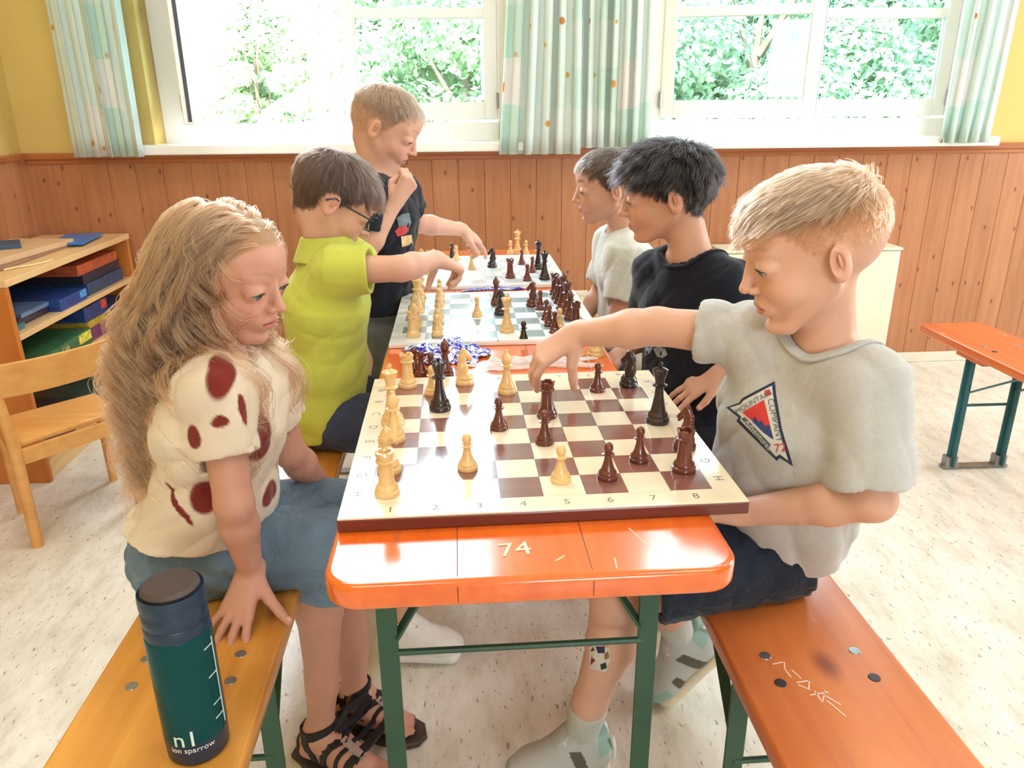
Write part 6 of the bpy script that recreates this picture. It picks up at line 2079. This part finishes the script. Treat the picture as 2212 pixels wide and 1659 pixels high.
    pm = lambda n, c: simple(n, c, 0.8, 0.05, 60)
    m_navy, m_pale, m_red, m_blue, m_ink = pm('navy_print', srgb(40, 48, 74)), pm('pale_print', srgb(206, 206, 204)), pm('red_print', srgb(206, 58, 56)), pm('blue_print', srgb(46, 62, 116)), pm('ink_print', srgb(96, 98, 108))
    lay = []
    lay.append((flat_poly('pennant_outline', T2([(1559, 876), (1593, 866), (1600, 856), (1675, 819), (1678, 850), (1690, 925), (1697, 950), (1716, 1011), (1686, 992), (1680, 1000), (1586, 909), (1592, 901)]), m_navy, root), 0.0))
    lay.append((flat_poly('pennant_field', T2([(1570, 877), (1596, 870), (1604, 861), (1669, 829), (1671, 850), (1684, 926), (1690, 951), (1705, 998), (1686, 984), (1678, 990), (1595, 907), (1598, 898)]), m_pale, root), 0.0006))
    lay.append((flat_poly('pennant_triangle', T2([(1600, 889), (1651, 861), (1672, 950)]), m_red, root), 0.0012))
    lay.append((flat_poly('pennant_hills', T2([(1624, 910), (1630, 898), (1638, 912), (1645, 908), (1652, 920), (1663, 918), (1672, 951), (1650, 936)]), m_blue, root), 0.0018))
    lay.append((flat_poly('pennant_band', T2([(1597, 903), (1607, 900), (1666, 962), (1662, 972), (1680, 992), (1668, 985)]), m_ink, root), 0.0012))
    lay.append((flat_poly('red_patch', T2([(1652, 840), (1664, 837), (1666, 851), (1654, 853)]), m_red, root), 0.0012))
    rot = lambda px, py, a: Matrix.Translation(((px - cx) * mp, -(py - cy) * mp, 0)) @ Matrix.Rotation(a, 4, 'Z')
    for nm, tx, sz, px, py, a, mt in (('lettering', 'COMPANY', 0.0135, 1675, 907, -1.36, m_ink), ('lettering', 'MOUNTAIN', 0.0115, 1626, 866, 0.50, m_ink), ('lettering', 'Adventures', 0.0120, 1637, 941, -0.86, m_pale), ('lettering', '72', 0.018, 1687, 970, 0.15, m_red)):
        t = text_mesh(nm, tx, sz, mt, None, rot(px, py, a), 0.0); t.parent = root
        lay.append((t, 0.0022))
    decal(lay, so, org, CR, CU, -view)
    # jeans
    lo, hi = span([J[k] for k in ('pelvis', 'waist', 'hipR', 'hipL', 'knR', 'knL')], 0.13)
    P = Field(lo, hi, 0.0050)
    P.rc(J['pelvis'] + A3(0, 0, -0.004), J['pelvis'] + A3(0, -0.02, 0.06), 0.083, 0.078, 0.03, flat=(nrm(J['hipL'] - J['hipR']), 1.36))
    ends = {}
    for s, fr in (('L', 0.78), ('R', 0.80)):
        a, b = J['hip' + s], J['kn' + s]; e = a + (b - a) * fr; ends[s] = (e, nrm(b - a))
        P.cc(a - nrm(b - a) * 0.02, e, 0.080, 0.070, 0.02)
    P.ripple(fold_fn(19, 0.0050, 40))
    for s in 'LR':
        e, d = ends[s]; P.cc(e - d * 0.03, e + d * 0.03, 0.058, 0.060, 0.003, 'sub')
    den = np.array(srgb(40, 48, 64))
    body_mesh('jeans', P, root, M_denim_dark, lambda V: den * (0.8 + 0.4 * np.clip(0.5 + 0.5 * np.sin(V[:, :1] * 33 + V[:, 1:2] * 29), 0, 1)))
    # socks and shoes
    for s, f, up in (('L', A3(-0.16, -0.03, -0.0), A3(0, 0, 1)), ('R', A3(-0.70, -0.06, -0.72), A3(-0.72, -0.05, 0.70))):
        a = J['an' + s]; k = J['kn' + s]; d = nrm(k - a)
        Q = Field(*span([a, a + d * 0.16], 0.08), 0.0036)
        Q.rc(a + d * (0.10 if s == 'L' else 0.09), a, 0.0385, 0.032, 0.01); Q.plane(a + d * (0.10 if s == 'L' else 0.12), d)
        Q.rc(a, a + nrm(f) * 0.05 - nrm(up) * 0.03, 0.032, 0.030, 0.01)
        body_mesh('sock', Q, root, M_sock, np.array(srgb(188, 188, 184)))
        so_ = shoe(root, a, f, up, 1.12, (M_shoe_panels, M_sole_c, M_shoe_grey, M_shoe_wht))
        l = np.cross(nrm(up), nrm(f)); f_, u_ = nrm(f), nrm(up)
        for sd in (-1, 1):
            m = MB(); q = lambda x, y, z: a + 1.12 * (x * f_ + y * sd * l + z * u_)
            m.tube([q(-0.052, 0.020, 0.004), q(-0.058, 0.018, -0.022), q(-0.058, 0.018, -0.046)], 0.0045, 6); m.build('heel_reflector', M_refl, so_, True)
    # sticker on the shin
    d = nrm(np.array(at(1294, 1421, Y=0.35)) - CAM)
    t = [(flat_poly('sticker', [(-0.017, -0.020), (0.012, -0.026), (0.020, -0.004), (0.018, 0.016), (-0.006, 0.026), (-0.018, 0.018)], pm('sticker_print', srgb(206, 200, 196)), root, 0.008), 0)]
    for nm, pts, c in (('sticker_patch', [(-0.002, 0.008), (0.010, 0.008), (0.010, 0.020), (-0.006, 0.020)], srgb(48, 46, 74)), ('sticker_patch', [(-0.016, -0.014), (-0.006, -0.004), (-0.014, 0.0)], srgb(130, 40, 50)),
                       ('sticker_patch', [(0.004, -0.022), (0.014, -0.018), (0.012, -0.008), (0.002, -0.012)], srgb(40, 46, 42)), ('sticker_patch', [(0.010, -0.004), (0.018, 0.0), (0.016, 0.012), (0.009, 0.006)], srgb(150, 96, 60)), ('sticker_patch', [(-0.016, 0.012), (-0.008, 0.012), (-0.010, 0.020)], srgb(70, 60, 66))):
        t.append((flat_poly(nm, pts, pm('sticker_ink', c), root, 0.006), 0.0006))
    decal(t, o, np.array(at(1294, 1421, Y=0.30)), CR, CU, -d)
    return root


# ================================================================== boy in the lime polo shirt
def build_lime():
    J = dict(pelvis=A3(-0.440, 1.115, 0.556), waist=A3(-0.418, 1.108, 0.670), chest=A3(-0.402, 1.090, 0.845), neck=A3(-0.388, 1.082, 0.972))
    J.update(joints(shR=(728, 584, 1.0), elR=(868, 580, .985), wrR=(944, 560, 1.09), shL=(762, 560, 1.18)))
    J['elL'] = A3(-0.40, 1.29, 0.80); J['wrL'] = A3(-0.34, 1.24, 0.64)
    J.update(hipR=A3(-0.43, 1.060, 0.552), hipL=A3(-0.43, 1.170, 0.552), knR=A3(-0.17, 1.000, 0.535), knL=A3(-0.16, 1.17, 0.535), anR=A3(-0.245, 0.835, 0.088), anL=A3(-0.22, 1.14, 0.088))
    C, H = np.array(at(722, 434, Y=1.09)), 0.216
    J['head'] = C
    R = head_frame(14, -34, 0)
    lat = nrm(J['shL'] - J['shR'])
    root = empty('person', (-0.44, 1.115, 0.0), 'dark haired boy with glasses in a lime green polo shirt', 'person')
    lo, hi = span(list(J.values()), 0.11); lo[2] = 0.0; hi[2] = C[2] + 0.17; hi[0] += 0.06
    F = Field(lo, hi, 0.0062, [(C - 0.125, C + 0.13, 0.0026), (J['wrR'] - A3(0.03, 0.05, 0.11), J['wrR'] + A3(0.10, 0.06, 0.04), 0.0028)])
    head_prims(F, C, R, H)
    F.rc(C + H * (R @ A3(-0.18, 0, -0.16)), J['neck'], 0.042, 0.045, 0.02)
    torso_prims(F, J, lat, -0.006)
    for s in 'RL':
        arm_prims(F, J['sh' + s], J['el' + s], J['wr' + s], 0.95)
        leg_prims(F, J['hip' + s], J['kn' + s], J['an' + s], 0.95)
    tips = hand_prims(F, J['wrR'], A3(0.06, 0.045, -0.035), A3(0.35, 0.0, 0.75), 1, 0.98, ((58, 30, 14), (62, 34, 16), (66, 40, 20), (72, 44, 24)), 3,
               ((0.012, 0.018, -0.010), (0.026, 0.026, -0.034), (0.030, 0.026, -0.060), (0.030, 0.020, -0.082)))
    hand_prims(F, J['wrL'], A3(0.0, -0.05, -0.05), A3(1, 0, 0.3), -1, 0.95, ((40, 40, 30),) * 4, 2)
    hairc = np.array(srgb(58, 40, 34))
    o, V, Fc = body_mesh('body', F, root, M_skin, head_paint(C, R, H, SK_C, hairc, 0.7, None, 0.4))
    Nn = vnormals(V, Fc); eyes(root, C, R, H, srgb(60, 40, 30), 0.4); lashes(root, C, R, H, V, Fc); nails(root, tips)
    L = ((V - C) @ R) / H; _, hm = face_colors(L, SK_C, LIP, hairc)
    rng = np.random.default_rng(31)
    P1 = grow_hair(C, R, H, V, Nn, hm, 12000, lambda x, y, z: np.where(z > 0.22, 0.21, 0.10) + 0.05 * (x > 0.2), lambda x, y, z: np.where(z > 0.3, 0.32, 0.12), rng, m=8, curl=0.16, grav=0.15, keep=0.03, clump=0.6)
    strands('hair', P1, 0.00045, hair_mat('dark_brown_hair', srgb(66, 48, 42), 0.3), root)
    # polo
    lo, hi = span([J[k] for k in ('pelvis', 'waist', 'chest', 'neck', 'shR', 'shL', 'elR', 'elL')], 0.15); lo[2] -= 0.05
    S = Field(lo, hi, 0.0045)
    sl = (('shR', 'elR', 0.50, 0.052, 0.054), ('shL', 'elL', 0.5, 0.050, 0.052))
    up = nrm(C - J['neck'])
    shirt(S, J, A3(0, 1, 0), 0.028, A3(-0.44, 1.1, 0.512), A3(0.10, 0.0, -1), sl, 0.052, 1.30, fold_fn(24, 0.0030, 22))
    lime = np.array(srgb(192, 196, 84))
    slit = A3(-0.425, 1.0, 0.50)
    S.ell(A3(-0.415, 1.0, 0.515), (0.010, 0.08, 0.030), None, 0.002, 'sub')
    body_mesh('polo_shirt', S, root, M_tee_lime, lime)
    K = Field(*span([J['neck']], 0.14), 0.0034); ax = nrm(up + A3(-0.25, 0, 0.35)); b0 = J['neck'] - ax * 0.022; b1 = J['neck'] + ax * 0.034
    K.cc(b0, b1, 0.082, 0.058, 0.004, flat=(A3(0, 1, 0), 1.06)); K.cc(b0 - ax * 0.03, b1 + ax * 0.03, 0.080, 0.040, 0.003, 'sub', flat=(A3(0, 1, 0), 1.06))
    body_mesh('collar', K, root, M_tee_lime, lime * 0.97)
    lo, hi = span([J[k] for k in ('pelvis', 'waist', 'hipR', 'hipL', 'knR', 'knL')], 0.12)
    P = Field(lo, hi, 0.0058)
    P.rc(J['pelvis'] + A3(0, 0, -0.002), J['pelvis'] + A3(0, 0, 0.05), 0.080, 0.076, 0.03, flat=(A3(0, 1, 0), 1.34))
    for s in 'RL':
        a, b = J['hip' + s], J['kn' + s]; e = a + (b - a) * 0.82; P.cc(a - nrm(b - a) * 0.03, e, 0.077, 0.068, 0.02)
    P.ripple(fold_fn(29, 0.004, 40))
    body_mesh('shorts', P, root, M_denim_dark, np.array(srgb(62, 70, 96)))
    for s, f in (('R', A3(1, -0.12, 0)), ('L', A3(1, 0, 0))): shoe(root, J['an' + s], f, A3(0, 0, 1), 1.08, (M_shoe_wht, M_shoe_wht, M_shoe_wht, M_shoe_grey))
    # glasses
    gl = simple('dark_glasses_frame', srgb(36, 40, 52), 0.25, 0.05)
    W = lambda x, y, z: C + H * (R @ A3(x, y, z))
    m = MB()
    for s in (-1, 1):
        ring = [W(0.455 - 0.03 * abs(math.cos(t)) - 0.05 * (0.155 + 0.115 * math.cos(t) > 0.2), s * (0.155 + 0.118 * math.cos(t)), 0.0 + 0.085 * math.sin(t)) for t in np.linspace(0, 2 * math.pi, 25)]
        m.tube(ring, 0.0020, 8, False)
        m.tube([W(0.405, s * 0.272, 0.03), W(0.34, s * 0.325, 0.035), W(0.10, s * 0.362, 0.03), W(-0.05, s * 0.372, 0.045), W(-0.13, s * 0.372, -0.02)], 0.0021, 8)
    m.tube([W(0.43, -0.04, 0.02), W(0.465, 0, 0.03), W(0.43, 0.04, 0.02)], 0.002, 8)
    g = m.build('glasses', gl, root, True)
    lm, nd, ln, pb = new_mat('spectacle_lens'); nd.remove(pb)
    tr = nd.new('ShaderNodeBsdfTransparent'); gs = nd.new('ShaderNodeBsdfGlossy'); gs.inputs['Roughness'].default_value = 0.03; mx = nd.new('ShaderNodeMixShader'); mx.inputs[0].default_value = 0.05
    ln.new(tr.outputs[0], mx.inputs[1]); ln.new(gs.outputs[0], mx.inputs[2]); ln.new(mx.outputs[0], nd['Material Output'].inputs['Surface'])
    for s in (-1, 1):
        pts = [W(0.440 - 0.025 * abs(math.cos(t)), s * (0.155 + 0.112 * math.cos(t)), 0.080 * math.sin(t)) for t in np.linspace(0, 2 * math.pi, 20)[:-1]]
        raw('lens', pts, [list(range(len(pts)))], lm, g)
    return root


# ================================================================== standing boy in the dark t-shirt
def build_stand():
    YS = 1.46
    J = joints(neck=(822, 382, YS), chest=(832, 470, YS + .02), waist=(826, 580, YS + .01), pelvis=(822, 672, YS), shR=(792, 418, YS - .10), elR=(785, 552, YS - .14), wrR=(853, 437, YS - .10),
               shL=(868, 412, YS + .11), elL=(900, 482, YS + .16), wrL=(998, 496, YS + .27))
    px, py = J['pelvis'][0], J['pelvis'][1]
    pz = J['pelvis'][2]
    qx = -0.316
    J.update(hipR=A3(qx, py - 0.055, pz - 0.03), hipL=A3(qx, py + 0.055, pz - 0.03), knR=A3(qx, py - 0.06, pz * 0.52), knL=A3(qx, py + 0.06, pz * 0.52), anR=A3(qx, py - 0.06, 0.088), anL=A3(qx, py + 0.06, 0.088))
    C, H = np.array(at(832, 276, Y=YS)), 0.214
    J['head'] = C
    R = head_frame(-6, -27, 0)
    root = empty('person', (px, py, 0.0), 'standing boy in a dark t-shirt with his fist at his chin', 'person')
    lat = A3(0.1, 1, 0)
    lo, hi = span(list(J.values()), 0.11); lo[2] = 0.0; hi[2] = C[2] + 0.16; hi[0] += 0.06
    F = Field(lo, hi, 0.0064, [(C - 0.125, C + 0.13, 0.0028), (J['wrR'] - 0.06, J['wrR'] + 0.10, 0.0032), (J['wrL'] - A3(0.03, 0.05, 0.10), J['wrL'] + A3(0.13, 0.08, 0.03), 0.0032)])
    head_prims(F, C, R, H, nose=0.9, eye=0.015)
    F.rc(C + H * (R @ A3(-0.16, 0, -0.20)), J['neck'], 0.041, 0.043, 0.02)
    torso_prims(F, J, lat, -0.006, 1.35)
    for s in 'RL':
        arm_prims(F, J['sh' + s], J['el' + s], J['wr' + s], 0.95)
        leg_prims(F, J['hip' + s], J['kn' + s], J['an' + s], 0.80)
    hand_prims(F, J['wrR'], A3(0.045, 0.0, 0.06), A3(0.5, -0.7, -0.25), 1, 0.98, ((70, 85, 50),) * 4, 1, ((0.016, 0.020, -0.012), (0.040, 0.026, -0.026), (0.062, 0.018, -0.026), (0.080, 0.010, -0.020)))
    hand_prims(F, J['wrL'], A3(0.055, 0.03, -0.045), A3(0.4, -0.2, 0.75), -1, 0.98, ((14, 20, 10), (40, 40, 25), (50, 45, 30), (55, 45, 30)), 3)
    hairc = np.array(srgb(128, 98, 78))
    fade = lambda x, ay, z: np.clip((z + 0.14) / 0.35, 0.1, 1)
    o, V, Fc = body_mesh('body', F, root, M_skin, head_paint(C, R, H, SK_B, hairc, 0.4, fade, 0.45))
    Nn = vnormals(V, Fc); eyes(root, C, R, H, srgb(70, 80, 90), 0.4); lashes(root, C, R, H, V, Fc, 0.015)
    L = ((V - C) @ R) / H; _, hm = face_colors(L, SK_B, LIP, hairc)
    rng = np.random.default_rng(41)
    P1 = grow_hair(C, R, H, V, Nn, hm * np.clip((L[:, 2] + 0.1) / 0.3, 0.05, 1), 9000, lambda x, y, z: np.where(z > 0.25, 0.13, 0.04), lambda x, y, z: np.where(z > 0.3, 0.35, 0.2), rng, m=7, curl=0.12, keep=0.03)
    strands('hair', P1, 0.00045, hair_mat('light_brown_hair', srgb(136, 106, 86), 0.3), root)
    lo, hi = span([J[k] for k in ('pelvis', 'waist', 'chest', 'neck', 'shR', 'shL', 'elR', 'elL')], 0.14)
    S = Field(lo, hi, 0.0052)
    sl = (('shR', 'elR', 0.60, 0.046, 0.048), ('shL', 'elL', 0.62, 0.046, 0.047))
    shirt(S, J, lat, 0.018, J['pelvis'] + A3(0, 0, 0.012), A3(0, 0, -1), sl, 0.050, 1.38, fold_fn(34, 0.004, 30))
    so, V2, F2 = body_mesh('t_shirt', S, root, M_tee_navy, np.array(srgb(28, 31, 42)))
    # blurred colourful print on the chest, without any figure
    view = nrm(np.array(at(878, 490, Y=1.4)) - CAM)
    mp = 0.00122
    pm = lambda n, c: simple(n, c, 0.8, 0.2, 60)
    T2 = lambda L_: [((x - 878) * mp, -(y - 490) * mp) for x, y in L_]
    lay = [(flat_poly('print_patch', T2([(856, 470), (868, 462), (884, 458), (889, 480), (882, 496), (862, 494)]), pm('grey_print_patch', srgb(110, 120, 128)), root, 0.012), 0),
           (flat_poly('print_patch', T2([(852, 500), (862, 490), (878, 488), (884, 498), (874, 508), (858, 512)]), pm('red_print_patch', srgb(200, 72, 70)), root, 0.012), 0.0008),
           (flat_poly('print_patch', T2([(866, 512), (890, 508), (893, 530), (868, 536)]), pm('straw_print_patch', srgb(222, 190, 140)), root, 0.012), 0.0004)]
    decal(lay, so, np.array(at(878, 490, Y=1.30)), CR, CU, -view, 0.002)
    P = Field(*span([J[k] for k in ('pelvis', 'hipR', 'hipL', 'knR', 'knL', 'anR', 'anL')], 0.12), 0.0064)
    P.rc(J['pelvis'] + A3(0, 0, -0.02), J['pelvis'] + A3(0, 0, 0.03), 0.078, 0.076, 0.03, flat=(lat, 1.3))
    for s in 'RL':
        P.cc(J['hip' + s] + A3(0, 0, 0.01), J['kn' + s], 0.063, 0.057, 0.02); P.cc(J['kn' + s] + A3(0, 0, 0.03), J['an' + s] + A3(0, 0, 0.0), 0.057, 0.050, 0.02)
    P.ripple(fold_fn(39, 0.005, 30))
    body_mesh('trousers', P, root, M_trouser, np.array(srgb(112, 122, 126)))
    m = MB(); q = J['pelvis']; m.tube([q + A3(0.05, -0.09, 0.02), q + A3(0.068, -0.084, -0.02), q + A3(0.080, -0.075, -0.055), q + A3(0.085, -0.06, -0.07)], 0.003, 6); m.build('drawstring', simple('pale_cord', srgb(210, 206, 196), 0.8), root, True)
    for s in 'RL': shoe(root, J['an' + s], A3(1, 0, 0), A3(0, 0, 1), 1.05, (M_shoe_dark, M_sole_c, M_shoe_dark, M_shoe_wht))
    return root


# ================================================================== black haired boy
def build_black():
    J = dict(pelvis=A3(0.485, 0.955, 0.558), waist=A3(0.470, 0.950, 0.680), chest=A3(0.452, 0.938, 0.856), neck=A3(0.438, 0.930, 0.988))
    J.update(joints(shL=(1562, 606, .855), shR=(1418, 586, 1.03), elR=(1392, 722, 1.06), wrL=(1552, 800, .835), wrR=(1345, 762, 1.0)))
    J['elL'] = A3(0.600, 0.800, 0.765)
    J.update(hipL=A3(0.48, 0.895, 0.552), hipR=A3(0.48, 1.01, 0.552), knL=A3(0.235, 0.860, 0.530), knR=A3(0.22, 1.02, 0.530), anL=A3(0.53, 0.92, 0.100), anR=A3(0.53, 1.06, 0.100))
    C, H = np.array(at(1438, 420, Y=.94)), 0.216
    J['head'] = C
    R = head_frame(171, -9, 0)
    lat = nrm(J['shL'] - J['shR'])
    root = empty('person', (0.485, 0.955, 0.0), 'boy with thick black hair in a black t-shirt behind the blond boy', 'person')
    lo, hi = span(list(J.values()), 0.11); lo[2] = 0.0; hi[2] = C[2] + 0.17
    F = Field(lo, hi, 0.0062, [(C - 0.125, C + 0.13, 0.0025), (J['wrL'] - A3(0.14, 0.05, 0.10), J['wrL'] + A3(0.03, 0.07, 0.03), 0.0030)])
    head_prims(F, C, R, H, nose=1.4, eye=0.018)
    F.rc(C + H * (R @ A3(-0.15, 0, -0.22)), J['neck'], 0.042, 0.046, 0.02)
    torso_prims(F, J, lat, -0.006)
    for s in 'RL':
        arm_prims(F, J['sh' + s], J['el' + s], J['wr' + s], 0.97)
        leg_prims(F, J['hip' + s], J['kn' + s], J['an' + s], 0.95)
    tips = hand_prims(F, J['wrL'], A3(-0.07, 0.012, -0.050), A3(-0.45, -0.6, 0.55), 1, 1.0, ((4, 10, 6), (8, 12, 8), (10, 14, 8), (12, 14, 8)), 7,
               ((0.016, 0.020, -0.004), (0.038, 0.036, -0.006), (0.060, 0.046, -0.008), (0.080, 0.050, -0.010)))
    hand_prims(F, J['wrR'], A3(-0.07, 0.0, -0.04), A3(0, 0, 1), 1, 0.95, ((20, 20, 10),) * 4, 3)
    hairc = np.array(srgb(24, 20, 22))
    o, V, Fc = body_mesh('body', F, root, M_skin, head_paint(C, R, H, SK_C, hairc, 0.95, None, 0.45))
    Nn = vnormals(V, Fc); eyes(root, C, R, H, srgb(52, 34, 26), 0.25); lashes(root, C, R, H, V, Fc, 0.018); nails(root, tips)
    L = ((V - C) @ R) / H; _, hm = face_colors(L, SK_C, LIP, hairc)
    rng = np.random.default_rng(51)
    P1 = grow_hair(C, R, H, V, Nn, hm, 15000, lambda x, y, z: np.where(z > 0.2, 0.27, 0.17) - 0.07 * (z < -0.02), lambda x, y, z: np.where(z > 0.2, 0.55, 0.35), rng, m=10, curl=0.26, grav=0.08, keep=0.07, clump=0.7, tuft=20)
    strands('hair', P1, 0.00050, hair_mat('black_hair', srgb(26, 22, 24), 0.35), root)
    lo, hi = span([J[k] for k in ('pelvis', 'waist', 'chest', 'neck', 'shR', 'shL', 'elR', 'elL')], 0.14)
    S = Field(lo, hi, 0.0048)
    sl = (('shL', 'elL', 0.80, 0.050, 0.054), ('shR', 'elR', 0.75, 0.048, 0.050))
    shirt(S, J, lat, 0.020, J['pelvis'] + A3(0, 0, -0.012), A3(0, 0, -1), sl, 0.062, 1.42, fold_fn(44, 0.004, 28), 0.006)
    so, V2, F2 = body_mesh('t_shirt', S, root, M_tee_black, np.array(srgb(24, 26, 38)))
    neck_ring('collar', root, V2, F2, J['neck'], C - J['neck'], 0.062, 0.0045, M_tee_black, np.array(srgb(24, 26, 38)))
    view = nrm(np.array(at(1405, 765, Y=0.9)) - CAM); mp = 0.00096
    pm = simple('grey_brush_print', srgb(150, 156, 168), 0.8, 0.35, 60)
    T2 = lambda L_: [((x - 1405) * mp, -(y - 765) * mp) for x, y in L_]
    lay = [(flat_poly('brush_print', T2([(1366, 768), (1372, 746), (1392, 742), (1410, 748), (1404, 762), (1390, 770), (1382, 788), (1372, 800)]), pm, root, 0.012), 0),
           (flat_poly('brush_print', T2([(1412, 752), (1424, 746), (1440, 752), (1446, 766), (1434, 775), (1420, 770)]), pm, root, 0.012), 0)]
    decal(lay, so, np.array(at(1405, 765, Y=0.80)), CR, CU, -view, 0.002)
    lo, hi = span([J[k] for k in ('pelvis', 'waist', 'hipR', 'hipL', 'knR', 'knL')], 0.12)
    P = Field(lo, hi, 0.0058)
    P.rc(J['pelvis'], J['pelvis'] + A3(0, 0, 0.05), 0.080, 0.076, 0.03, flat=(A3(0, 1, 0), 1.34))
    for s in 'RL':
        a, b = J['hip' + s], J['kn' + s]; P.cc(a - nrm(b - a) * 0.03, a + (b - a) * 0.98, 0.078, 0.066, 0.02)
    P.ripple(fold_fn(49, 0.004, 36))
    body_mesh('shorts', P, root, M_tee_black, np.array(srgb(26, 28, 38)))
    for s in 'RL': shoe(root, J['an' + s], A3(-1, 0, 0), A3(0, 0, 1), 1.08, (M_shoe_dark, M_sole_c, M_shoe_dark, M_shoe_wht))
    return root


# ================================================================== far boy in the pale grey t-shirt
def build_back():
    YB_ = 1.50
    J = dict(pelvis=A3(0.452, 1.50, 0.558), waist=A3(0.440, 1.50, 0.680), chest=A3(0.425, 1.50, 0.835), neck=A3(0.408, 1.50, 0.945))
    J.update(joints(shL=(1352, 548, 1.42), elL=(1340, 668, 1.40), wrL=(1316, 752, 1.42)))
    J['shR'] = A3(0.395, 1.60, 0.895); J['elR'] = A3(0.37, 1.62, 0.73); J['wrR'] = A3(0.30, 1.58, 0.64)
    J.update(hipL=A3(0.45, 1.445, 0.552), hipR=A3(0.45, 1.555, 0.552), knL=A3(0.21, 1.43, 0.53), knR=A3(0.21, 1.56, 0.53), anL=A3(0.52, 1.44, 0.100), anR=A3(0.52, 1.57, 0.100))
    C, H = np.array(at(1312, 406, Y=YB_)), 0.212
    J['head'] = C
    R = head_frame(180, -5, 0)
    lat = nrm(J['shL'] - J['shR'])
    root = empty('person', (0.452, 1.50, 0.0), 'boy with short dark hair in a pale grey t-shirt farthest on the right', 'person')
    lo, hi = span(list(J.values()), 0.11); lo[2] = 0.0; hi[2] = C[2] + 0.16
    F = Field(lo, hi, 0.0066, [(C - 0.125, C + 0.13, 0.0028), (J['wrL'] - 0.09, J['wrL'] + 0.04, 0.0036)])
    head_prims(F, C, R, H, eye=0.016)
    F.rc(C + H * (R @ A3(-0.16, 0, -0.22)), J['neck'], 0.041, 0.044, 0.02)
    torso_prims(F, J, lat, -0.006)
    for s in 'RL':
        arm_prims(F, J['sh' + s], J['el' + s], J['wr' + s], 0.95)
        leg_prims(F, J['hip' + s], J['kn' + s], J['an' + s], 0.93)
    hand_prims(F, J['wrL'], A3(-0.05, -0.01, -0.04), A3(-0.4, -0.5, 0.5), -1, 0.95, ((20, 25, 15),) * 4, 4)
    hand_prims(F, J['wrR'], A3(-0.06, 0.0, -0.03), A3(0, 0, 1), 1, 0.95, ((20, 25, 15),) * 4, 4)
    hairc = np.array(srgb(62, 48, 44))
    fade = lambda x, ay, z: np.clip((z + 0.22) / 0.25, 0.2, 1)
    o, V, Fc = body_mesh('body', F, root, M_skin, head_paint(C, R, H, SK_B, hairc, 0.7, fade, 0.5))
    Nn = vnormals(V, Fc); eyes(root, C, R, H, srgb(60, 46, 36), 0.3); lashes(root, C, R, H, V, Fc, 0.016)
    L = ((V - C) @ R) / H; _, hm = face_colors(L, SK_B, LIP, hairc)
    rng = np.random.default_rng(61)
    P1 = grow_hair(C, R, H, V, Nn, hm, 9500, lambda x, y, z: np.where(z > 0.22, 0.15, 0.05), lambda x, y, z: np.where(z > 0.3, 0.35, 0.2), rng, m=7, curl=0.12, keep=0.03)
    strands('hair', P1, 0.00048, hair_mat('brown_black_hair', srgb(62, 50, 46), 0.3), root)
    lo, hi = span([J[k] for k in ('pelvis', 'waist', 'chest', 'neck', 'shR', 'shL', 'elR', 'elL')], 0.14)
    S = Field(lo, hi, 0.0054)
    sl = (('shL', 'elL', 0.80, 0.048, 0.054), ('shR', 'elR', 0.75, 0.046, 0.050))
    shirt(S, J, lat, 0.018, J['pelvis'] + A3(0, 0, -0.012), A3(0, 0, -1), sl, 0.050, 1.42, fold_fn(54, 0.004, 28))
    body_mesh('t_shirt', S, root, M_tee_pale, np.array(srgb(206, 208, 206)))
    lo, hi = span([J[k] for k in ('pelvis', 'waist', 'hipR', 'hipL', 'knR', 'knL')], 0.12)
    P = Field(lo, hi, 0.0066)
    P.rc(J['pelvis'], J['pelvis'] + A3(0, 0, 0.05), 0.080, 0.076, 0.03, flat=(A3(0, 1, 0), 1.34))
    for s in 'RL':
        a, b = J['hip' + s], J['kn' + s]; P.cc(a - nrm(b - a) * 0.03, a + (b - a) * 0.85, 0.076, 0.068, 0.02)
    P.ripple(fold_fn(59, 0.004, 36))
    body_mesh('shorts', P, root, M_trouser, np.array(srgb(70, 78, 92)))
    for s in 'RL': shoe(root, J['an' + s], A3(-1, 0, 0), A3(0, 0, 1), 1.05, (M_shoe_wht, M_shoe_wht, M_shoe_wht, M_shoe_grey))
    return root


import time as _t
for fn_ in (build_girl, build_grey, build_lime, build_stand, build_black, build_back):
    t_ = _t.time(); fn_(); print('BUILT', fn_.__name__, round(_t.time() - t_, 2), flush=True)
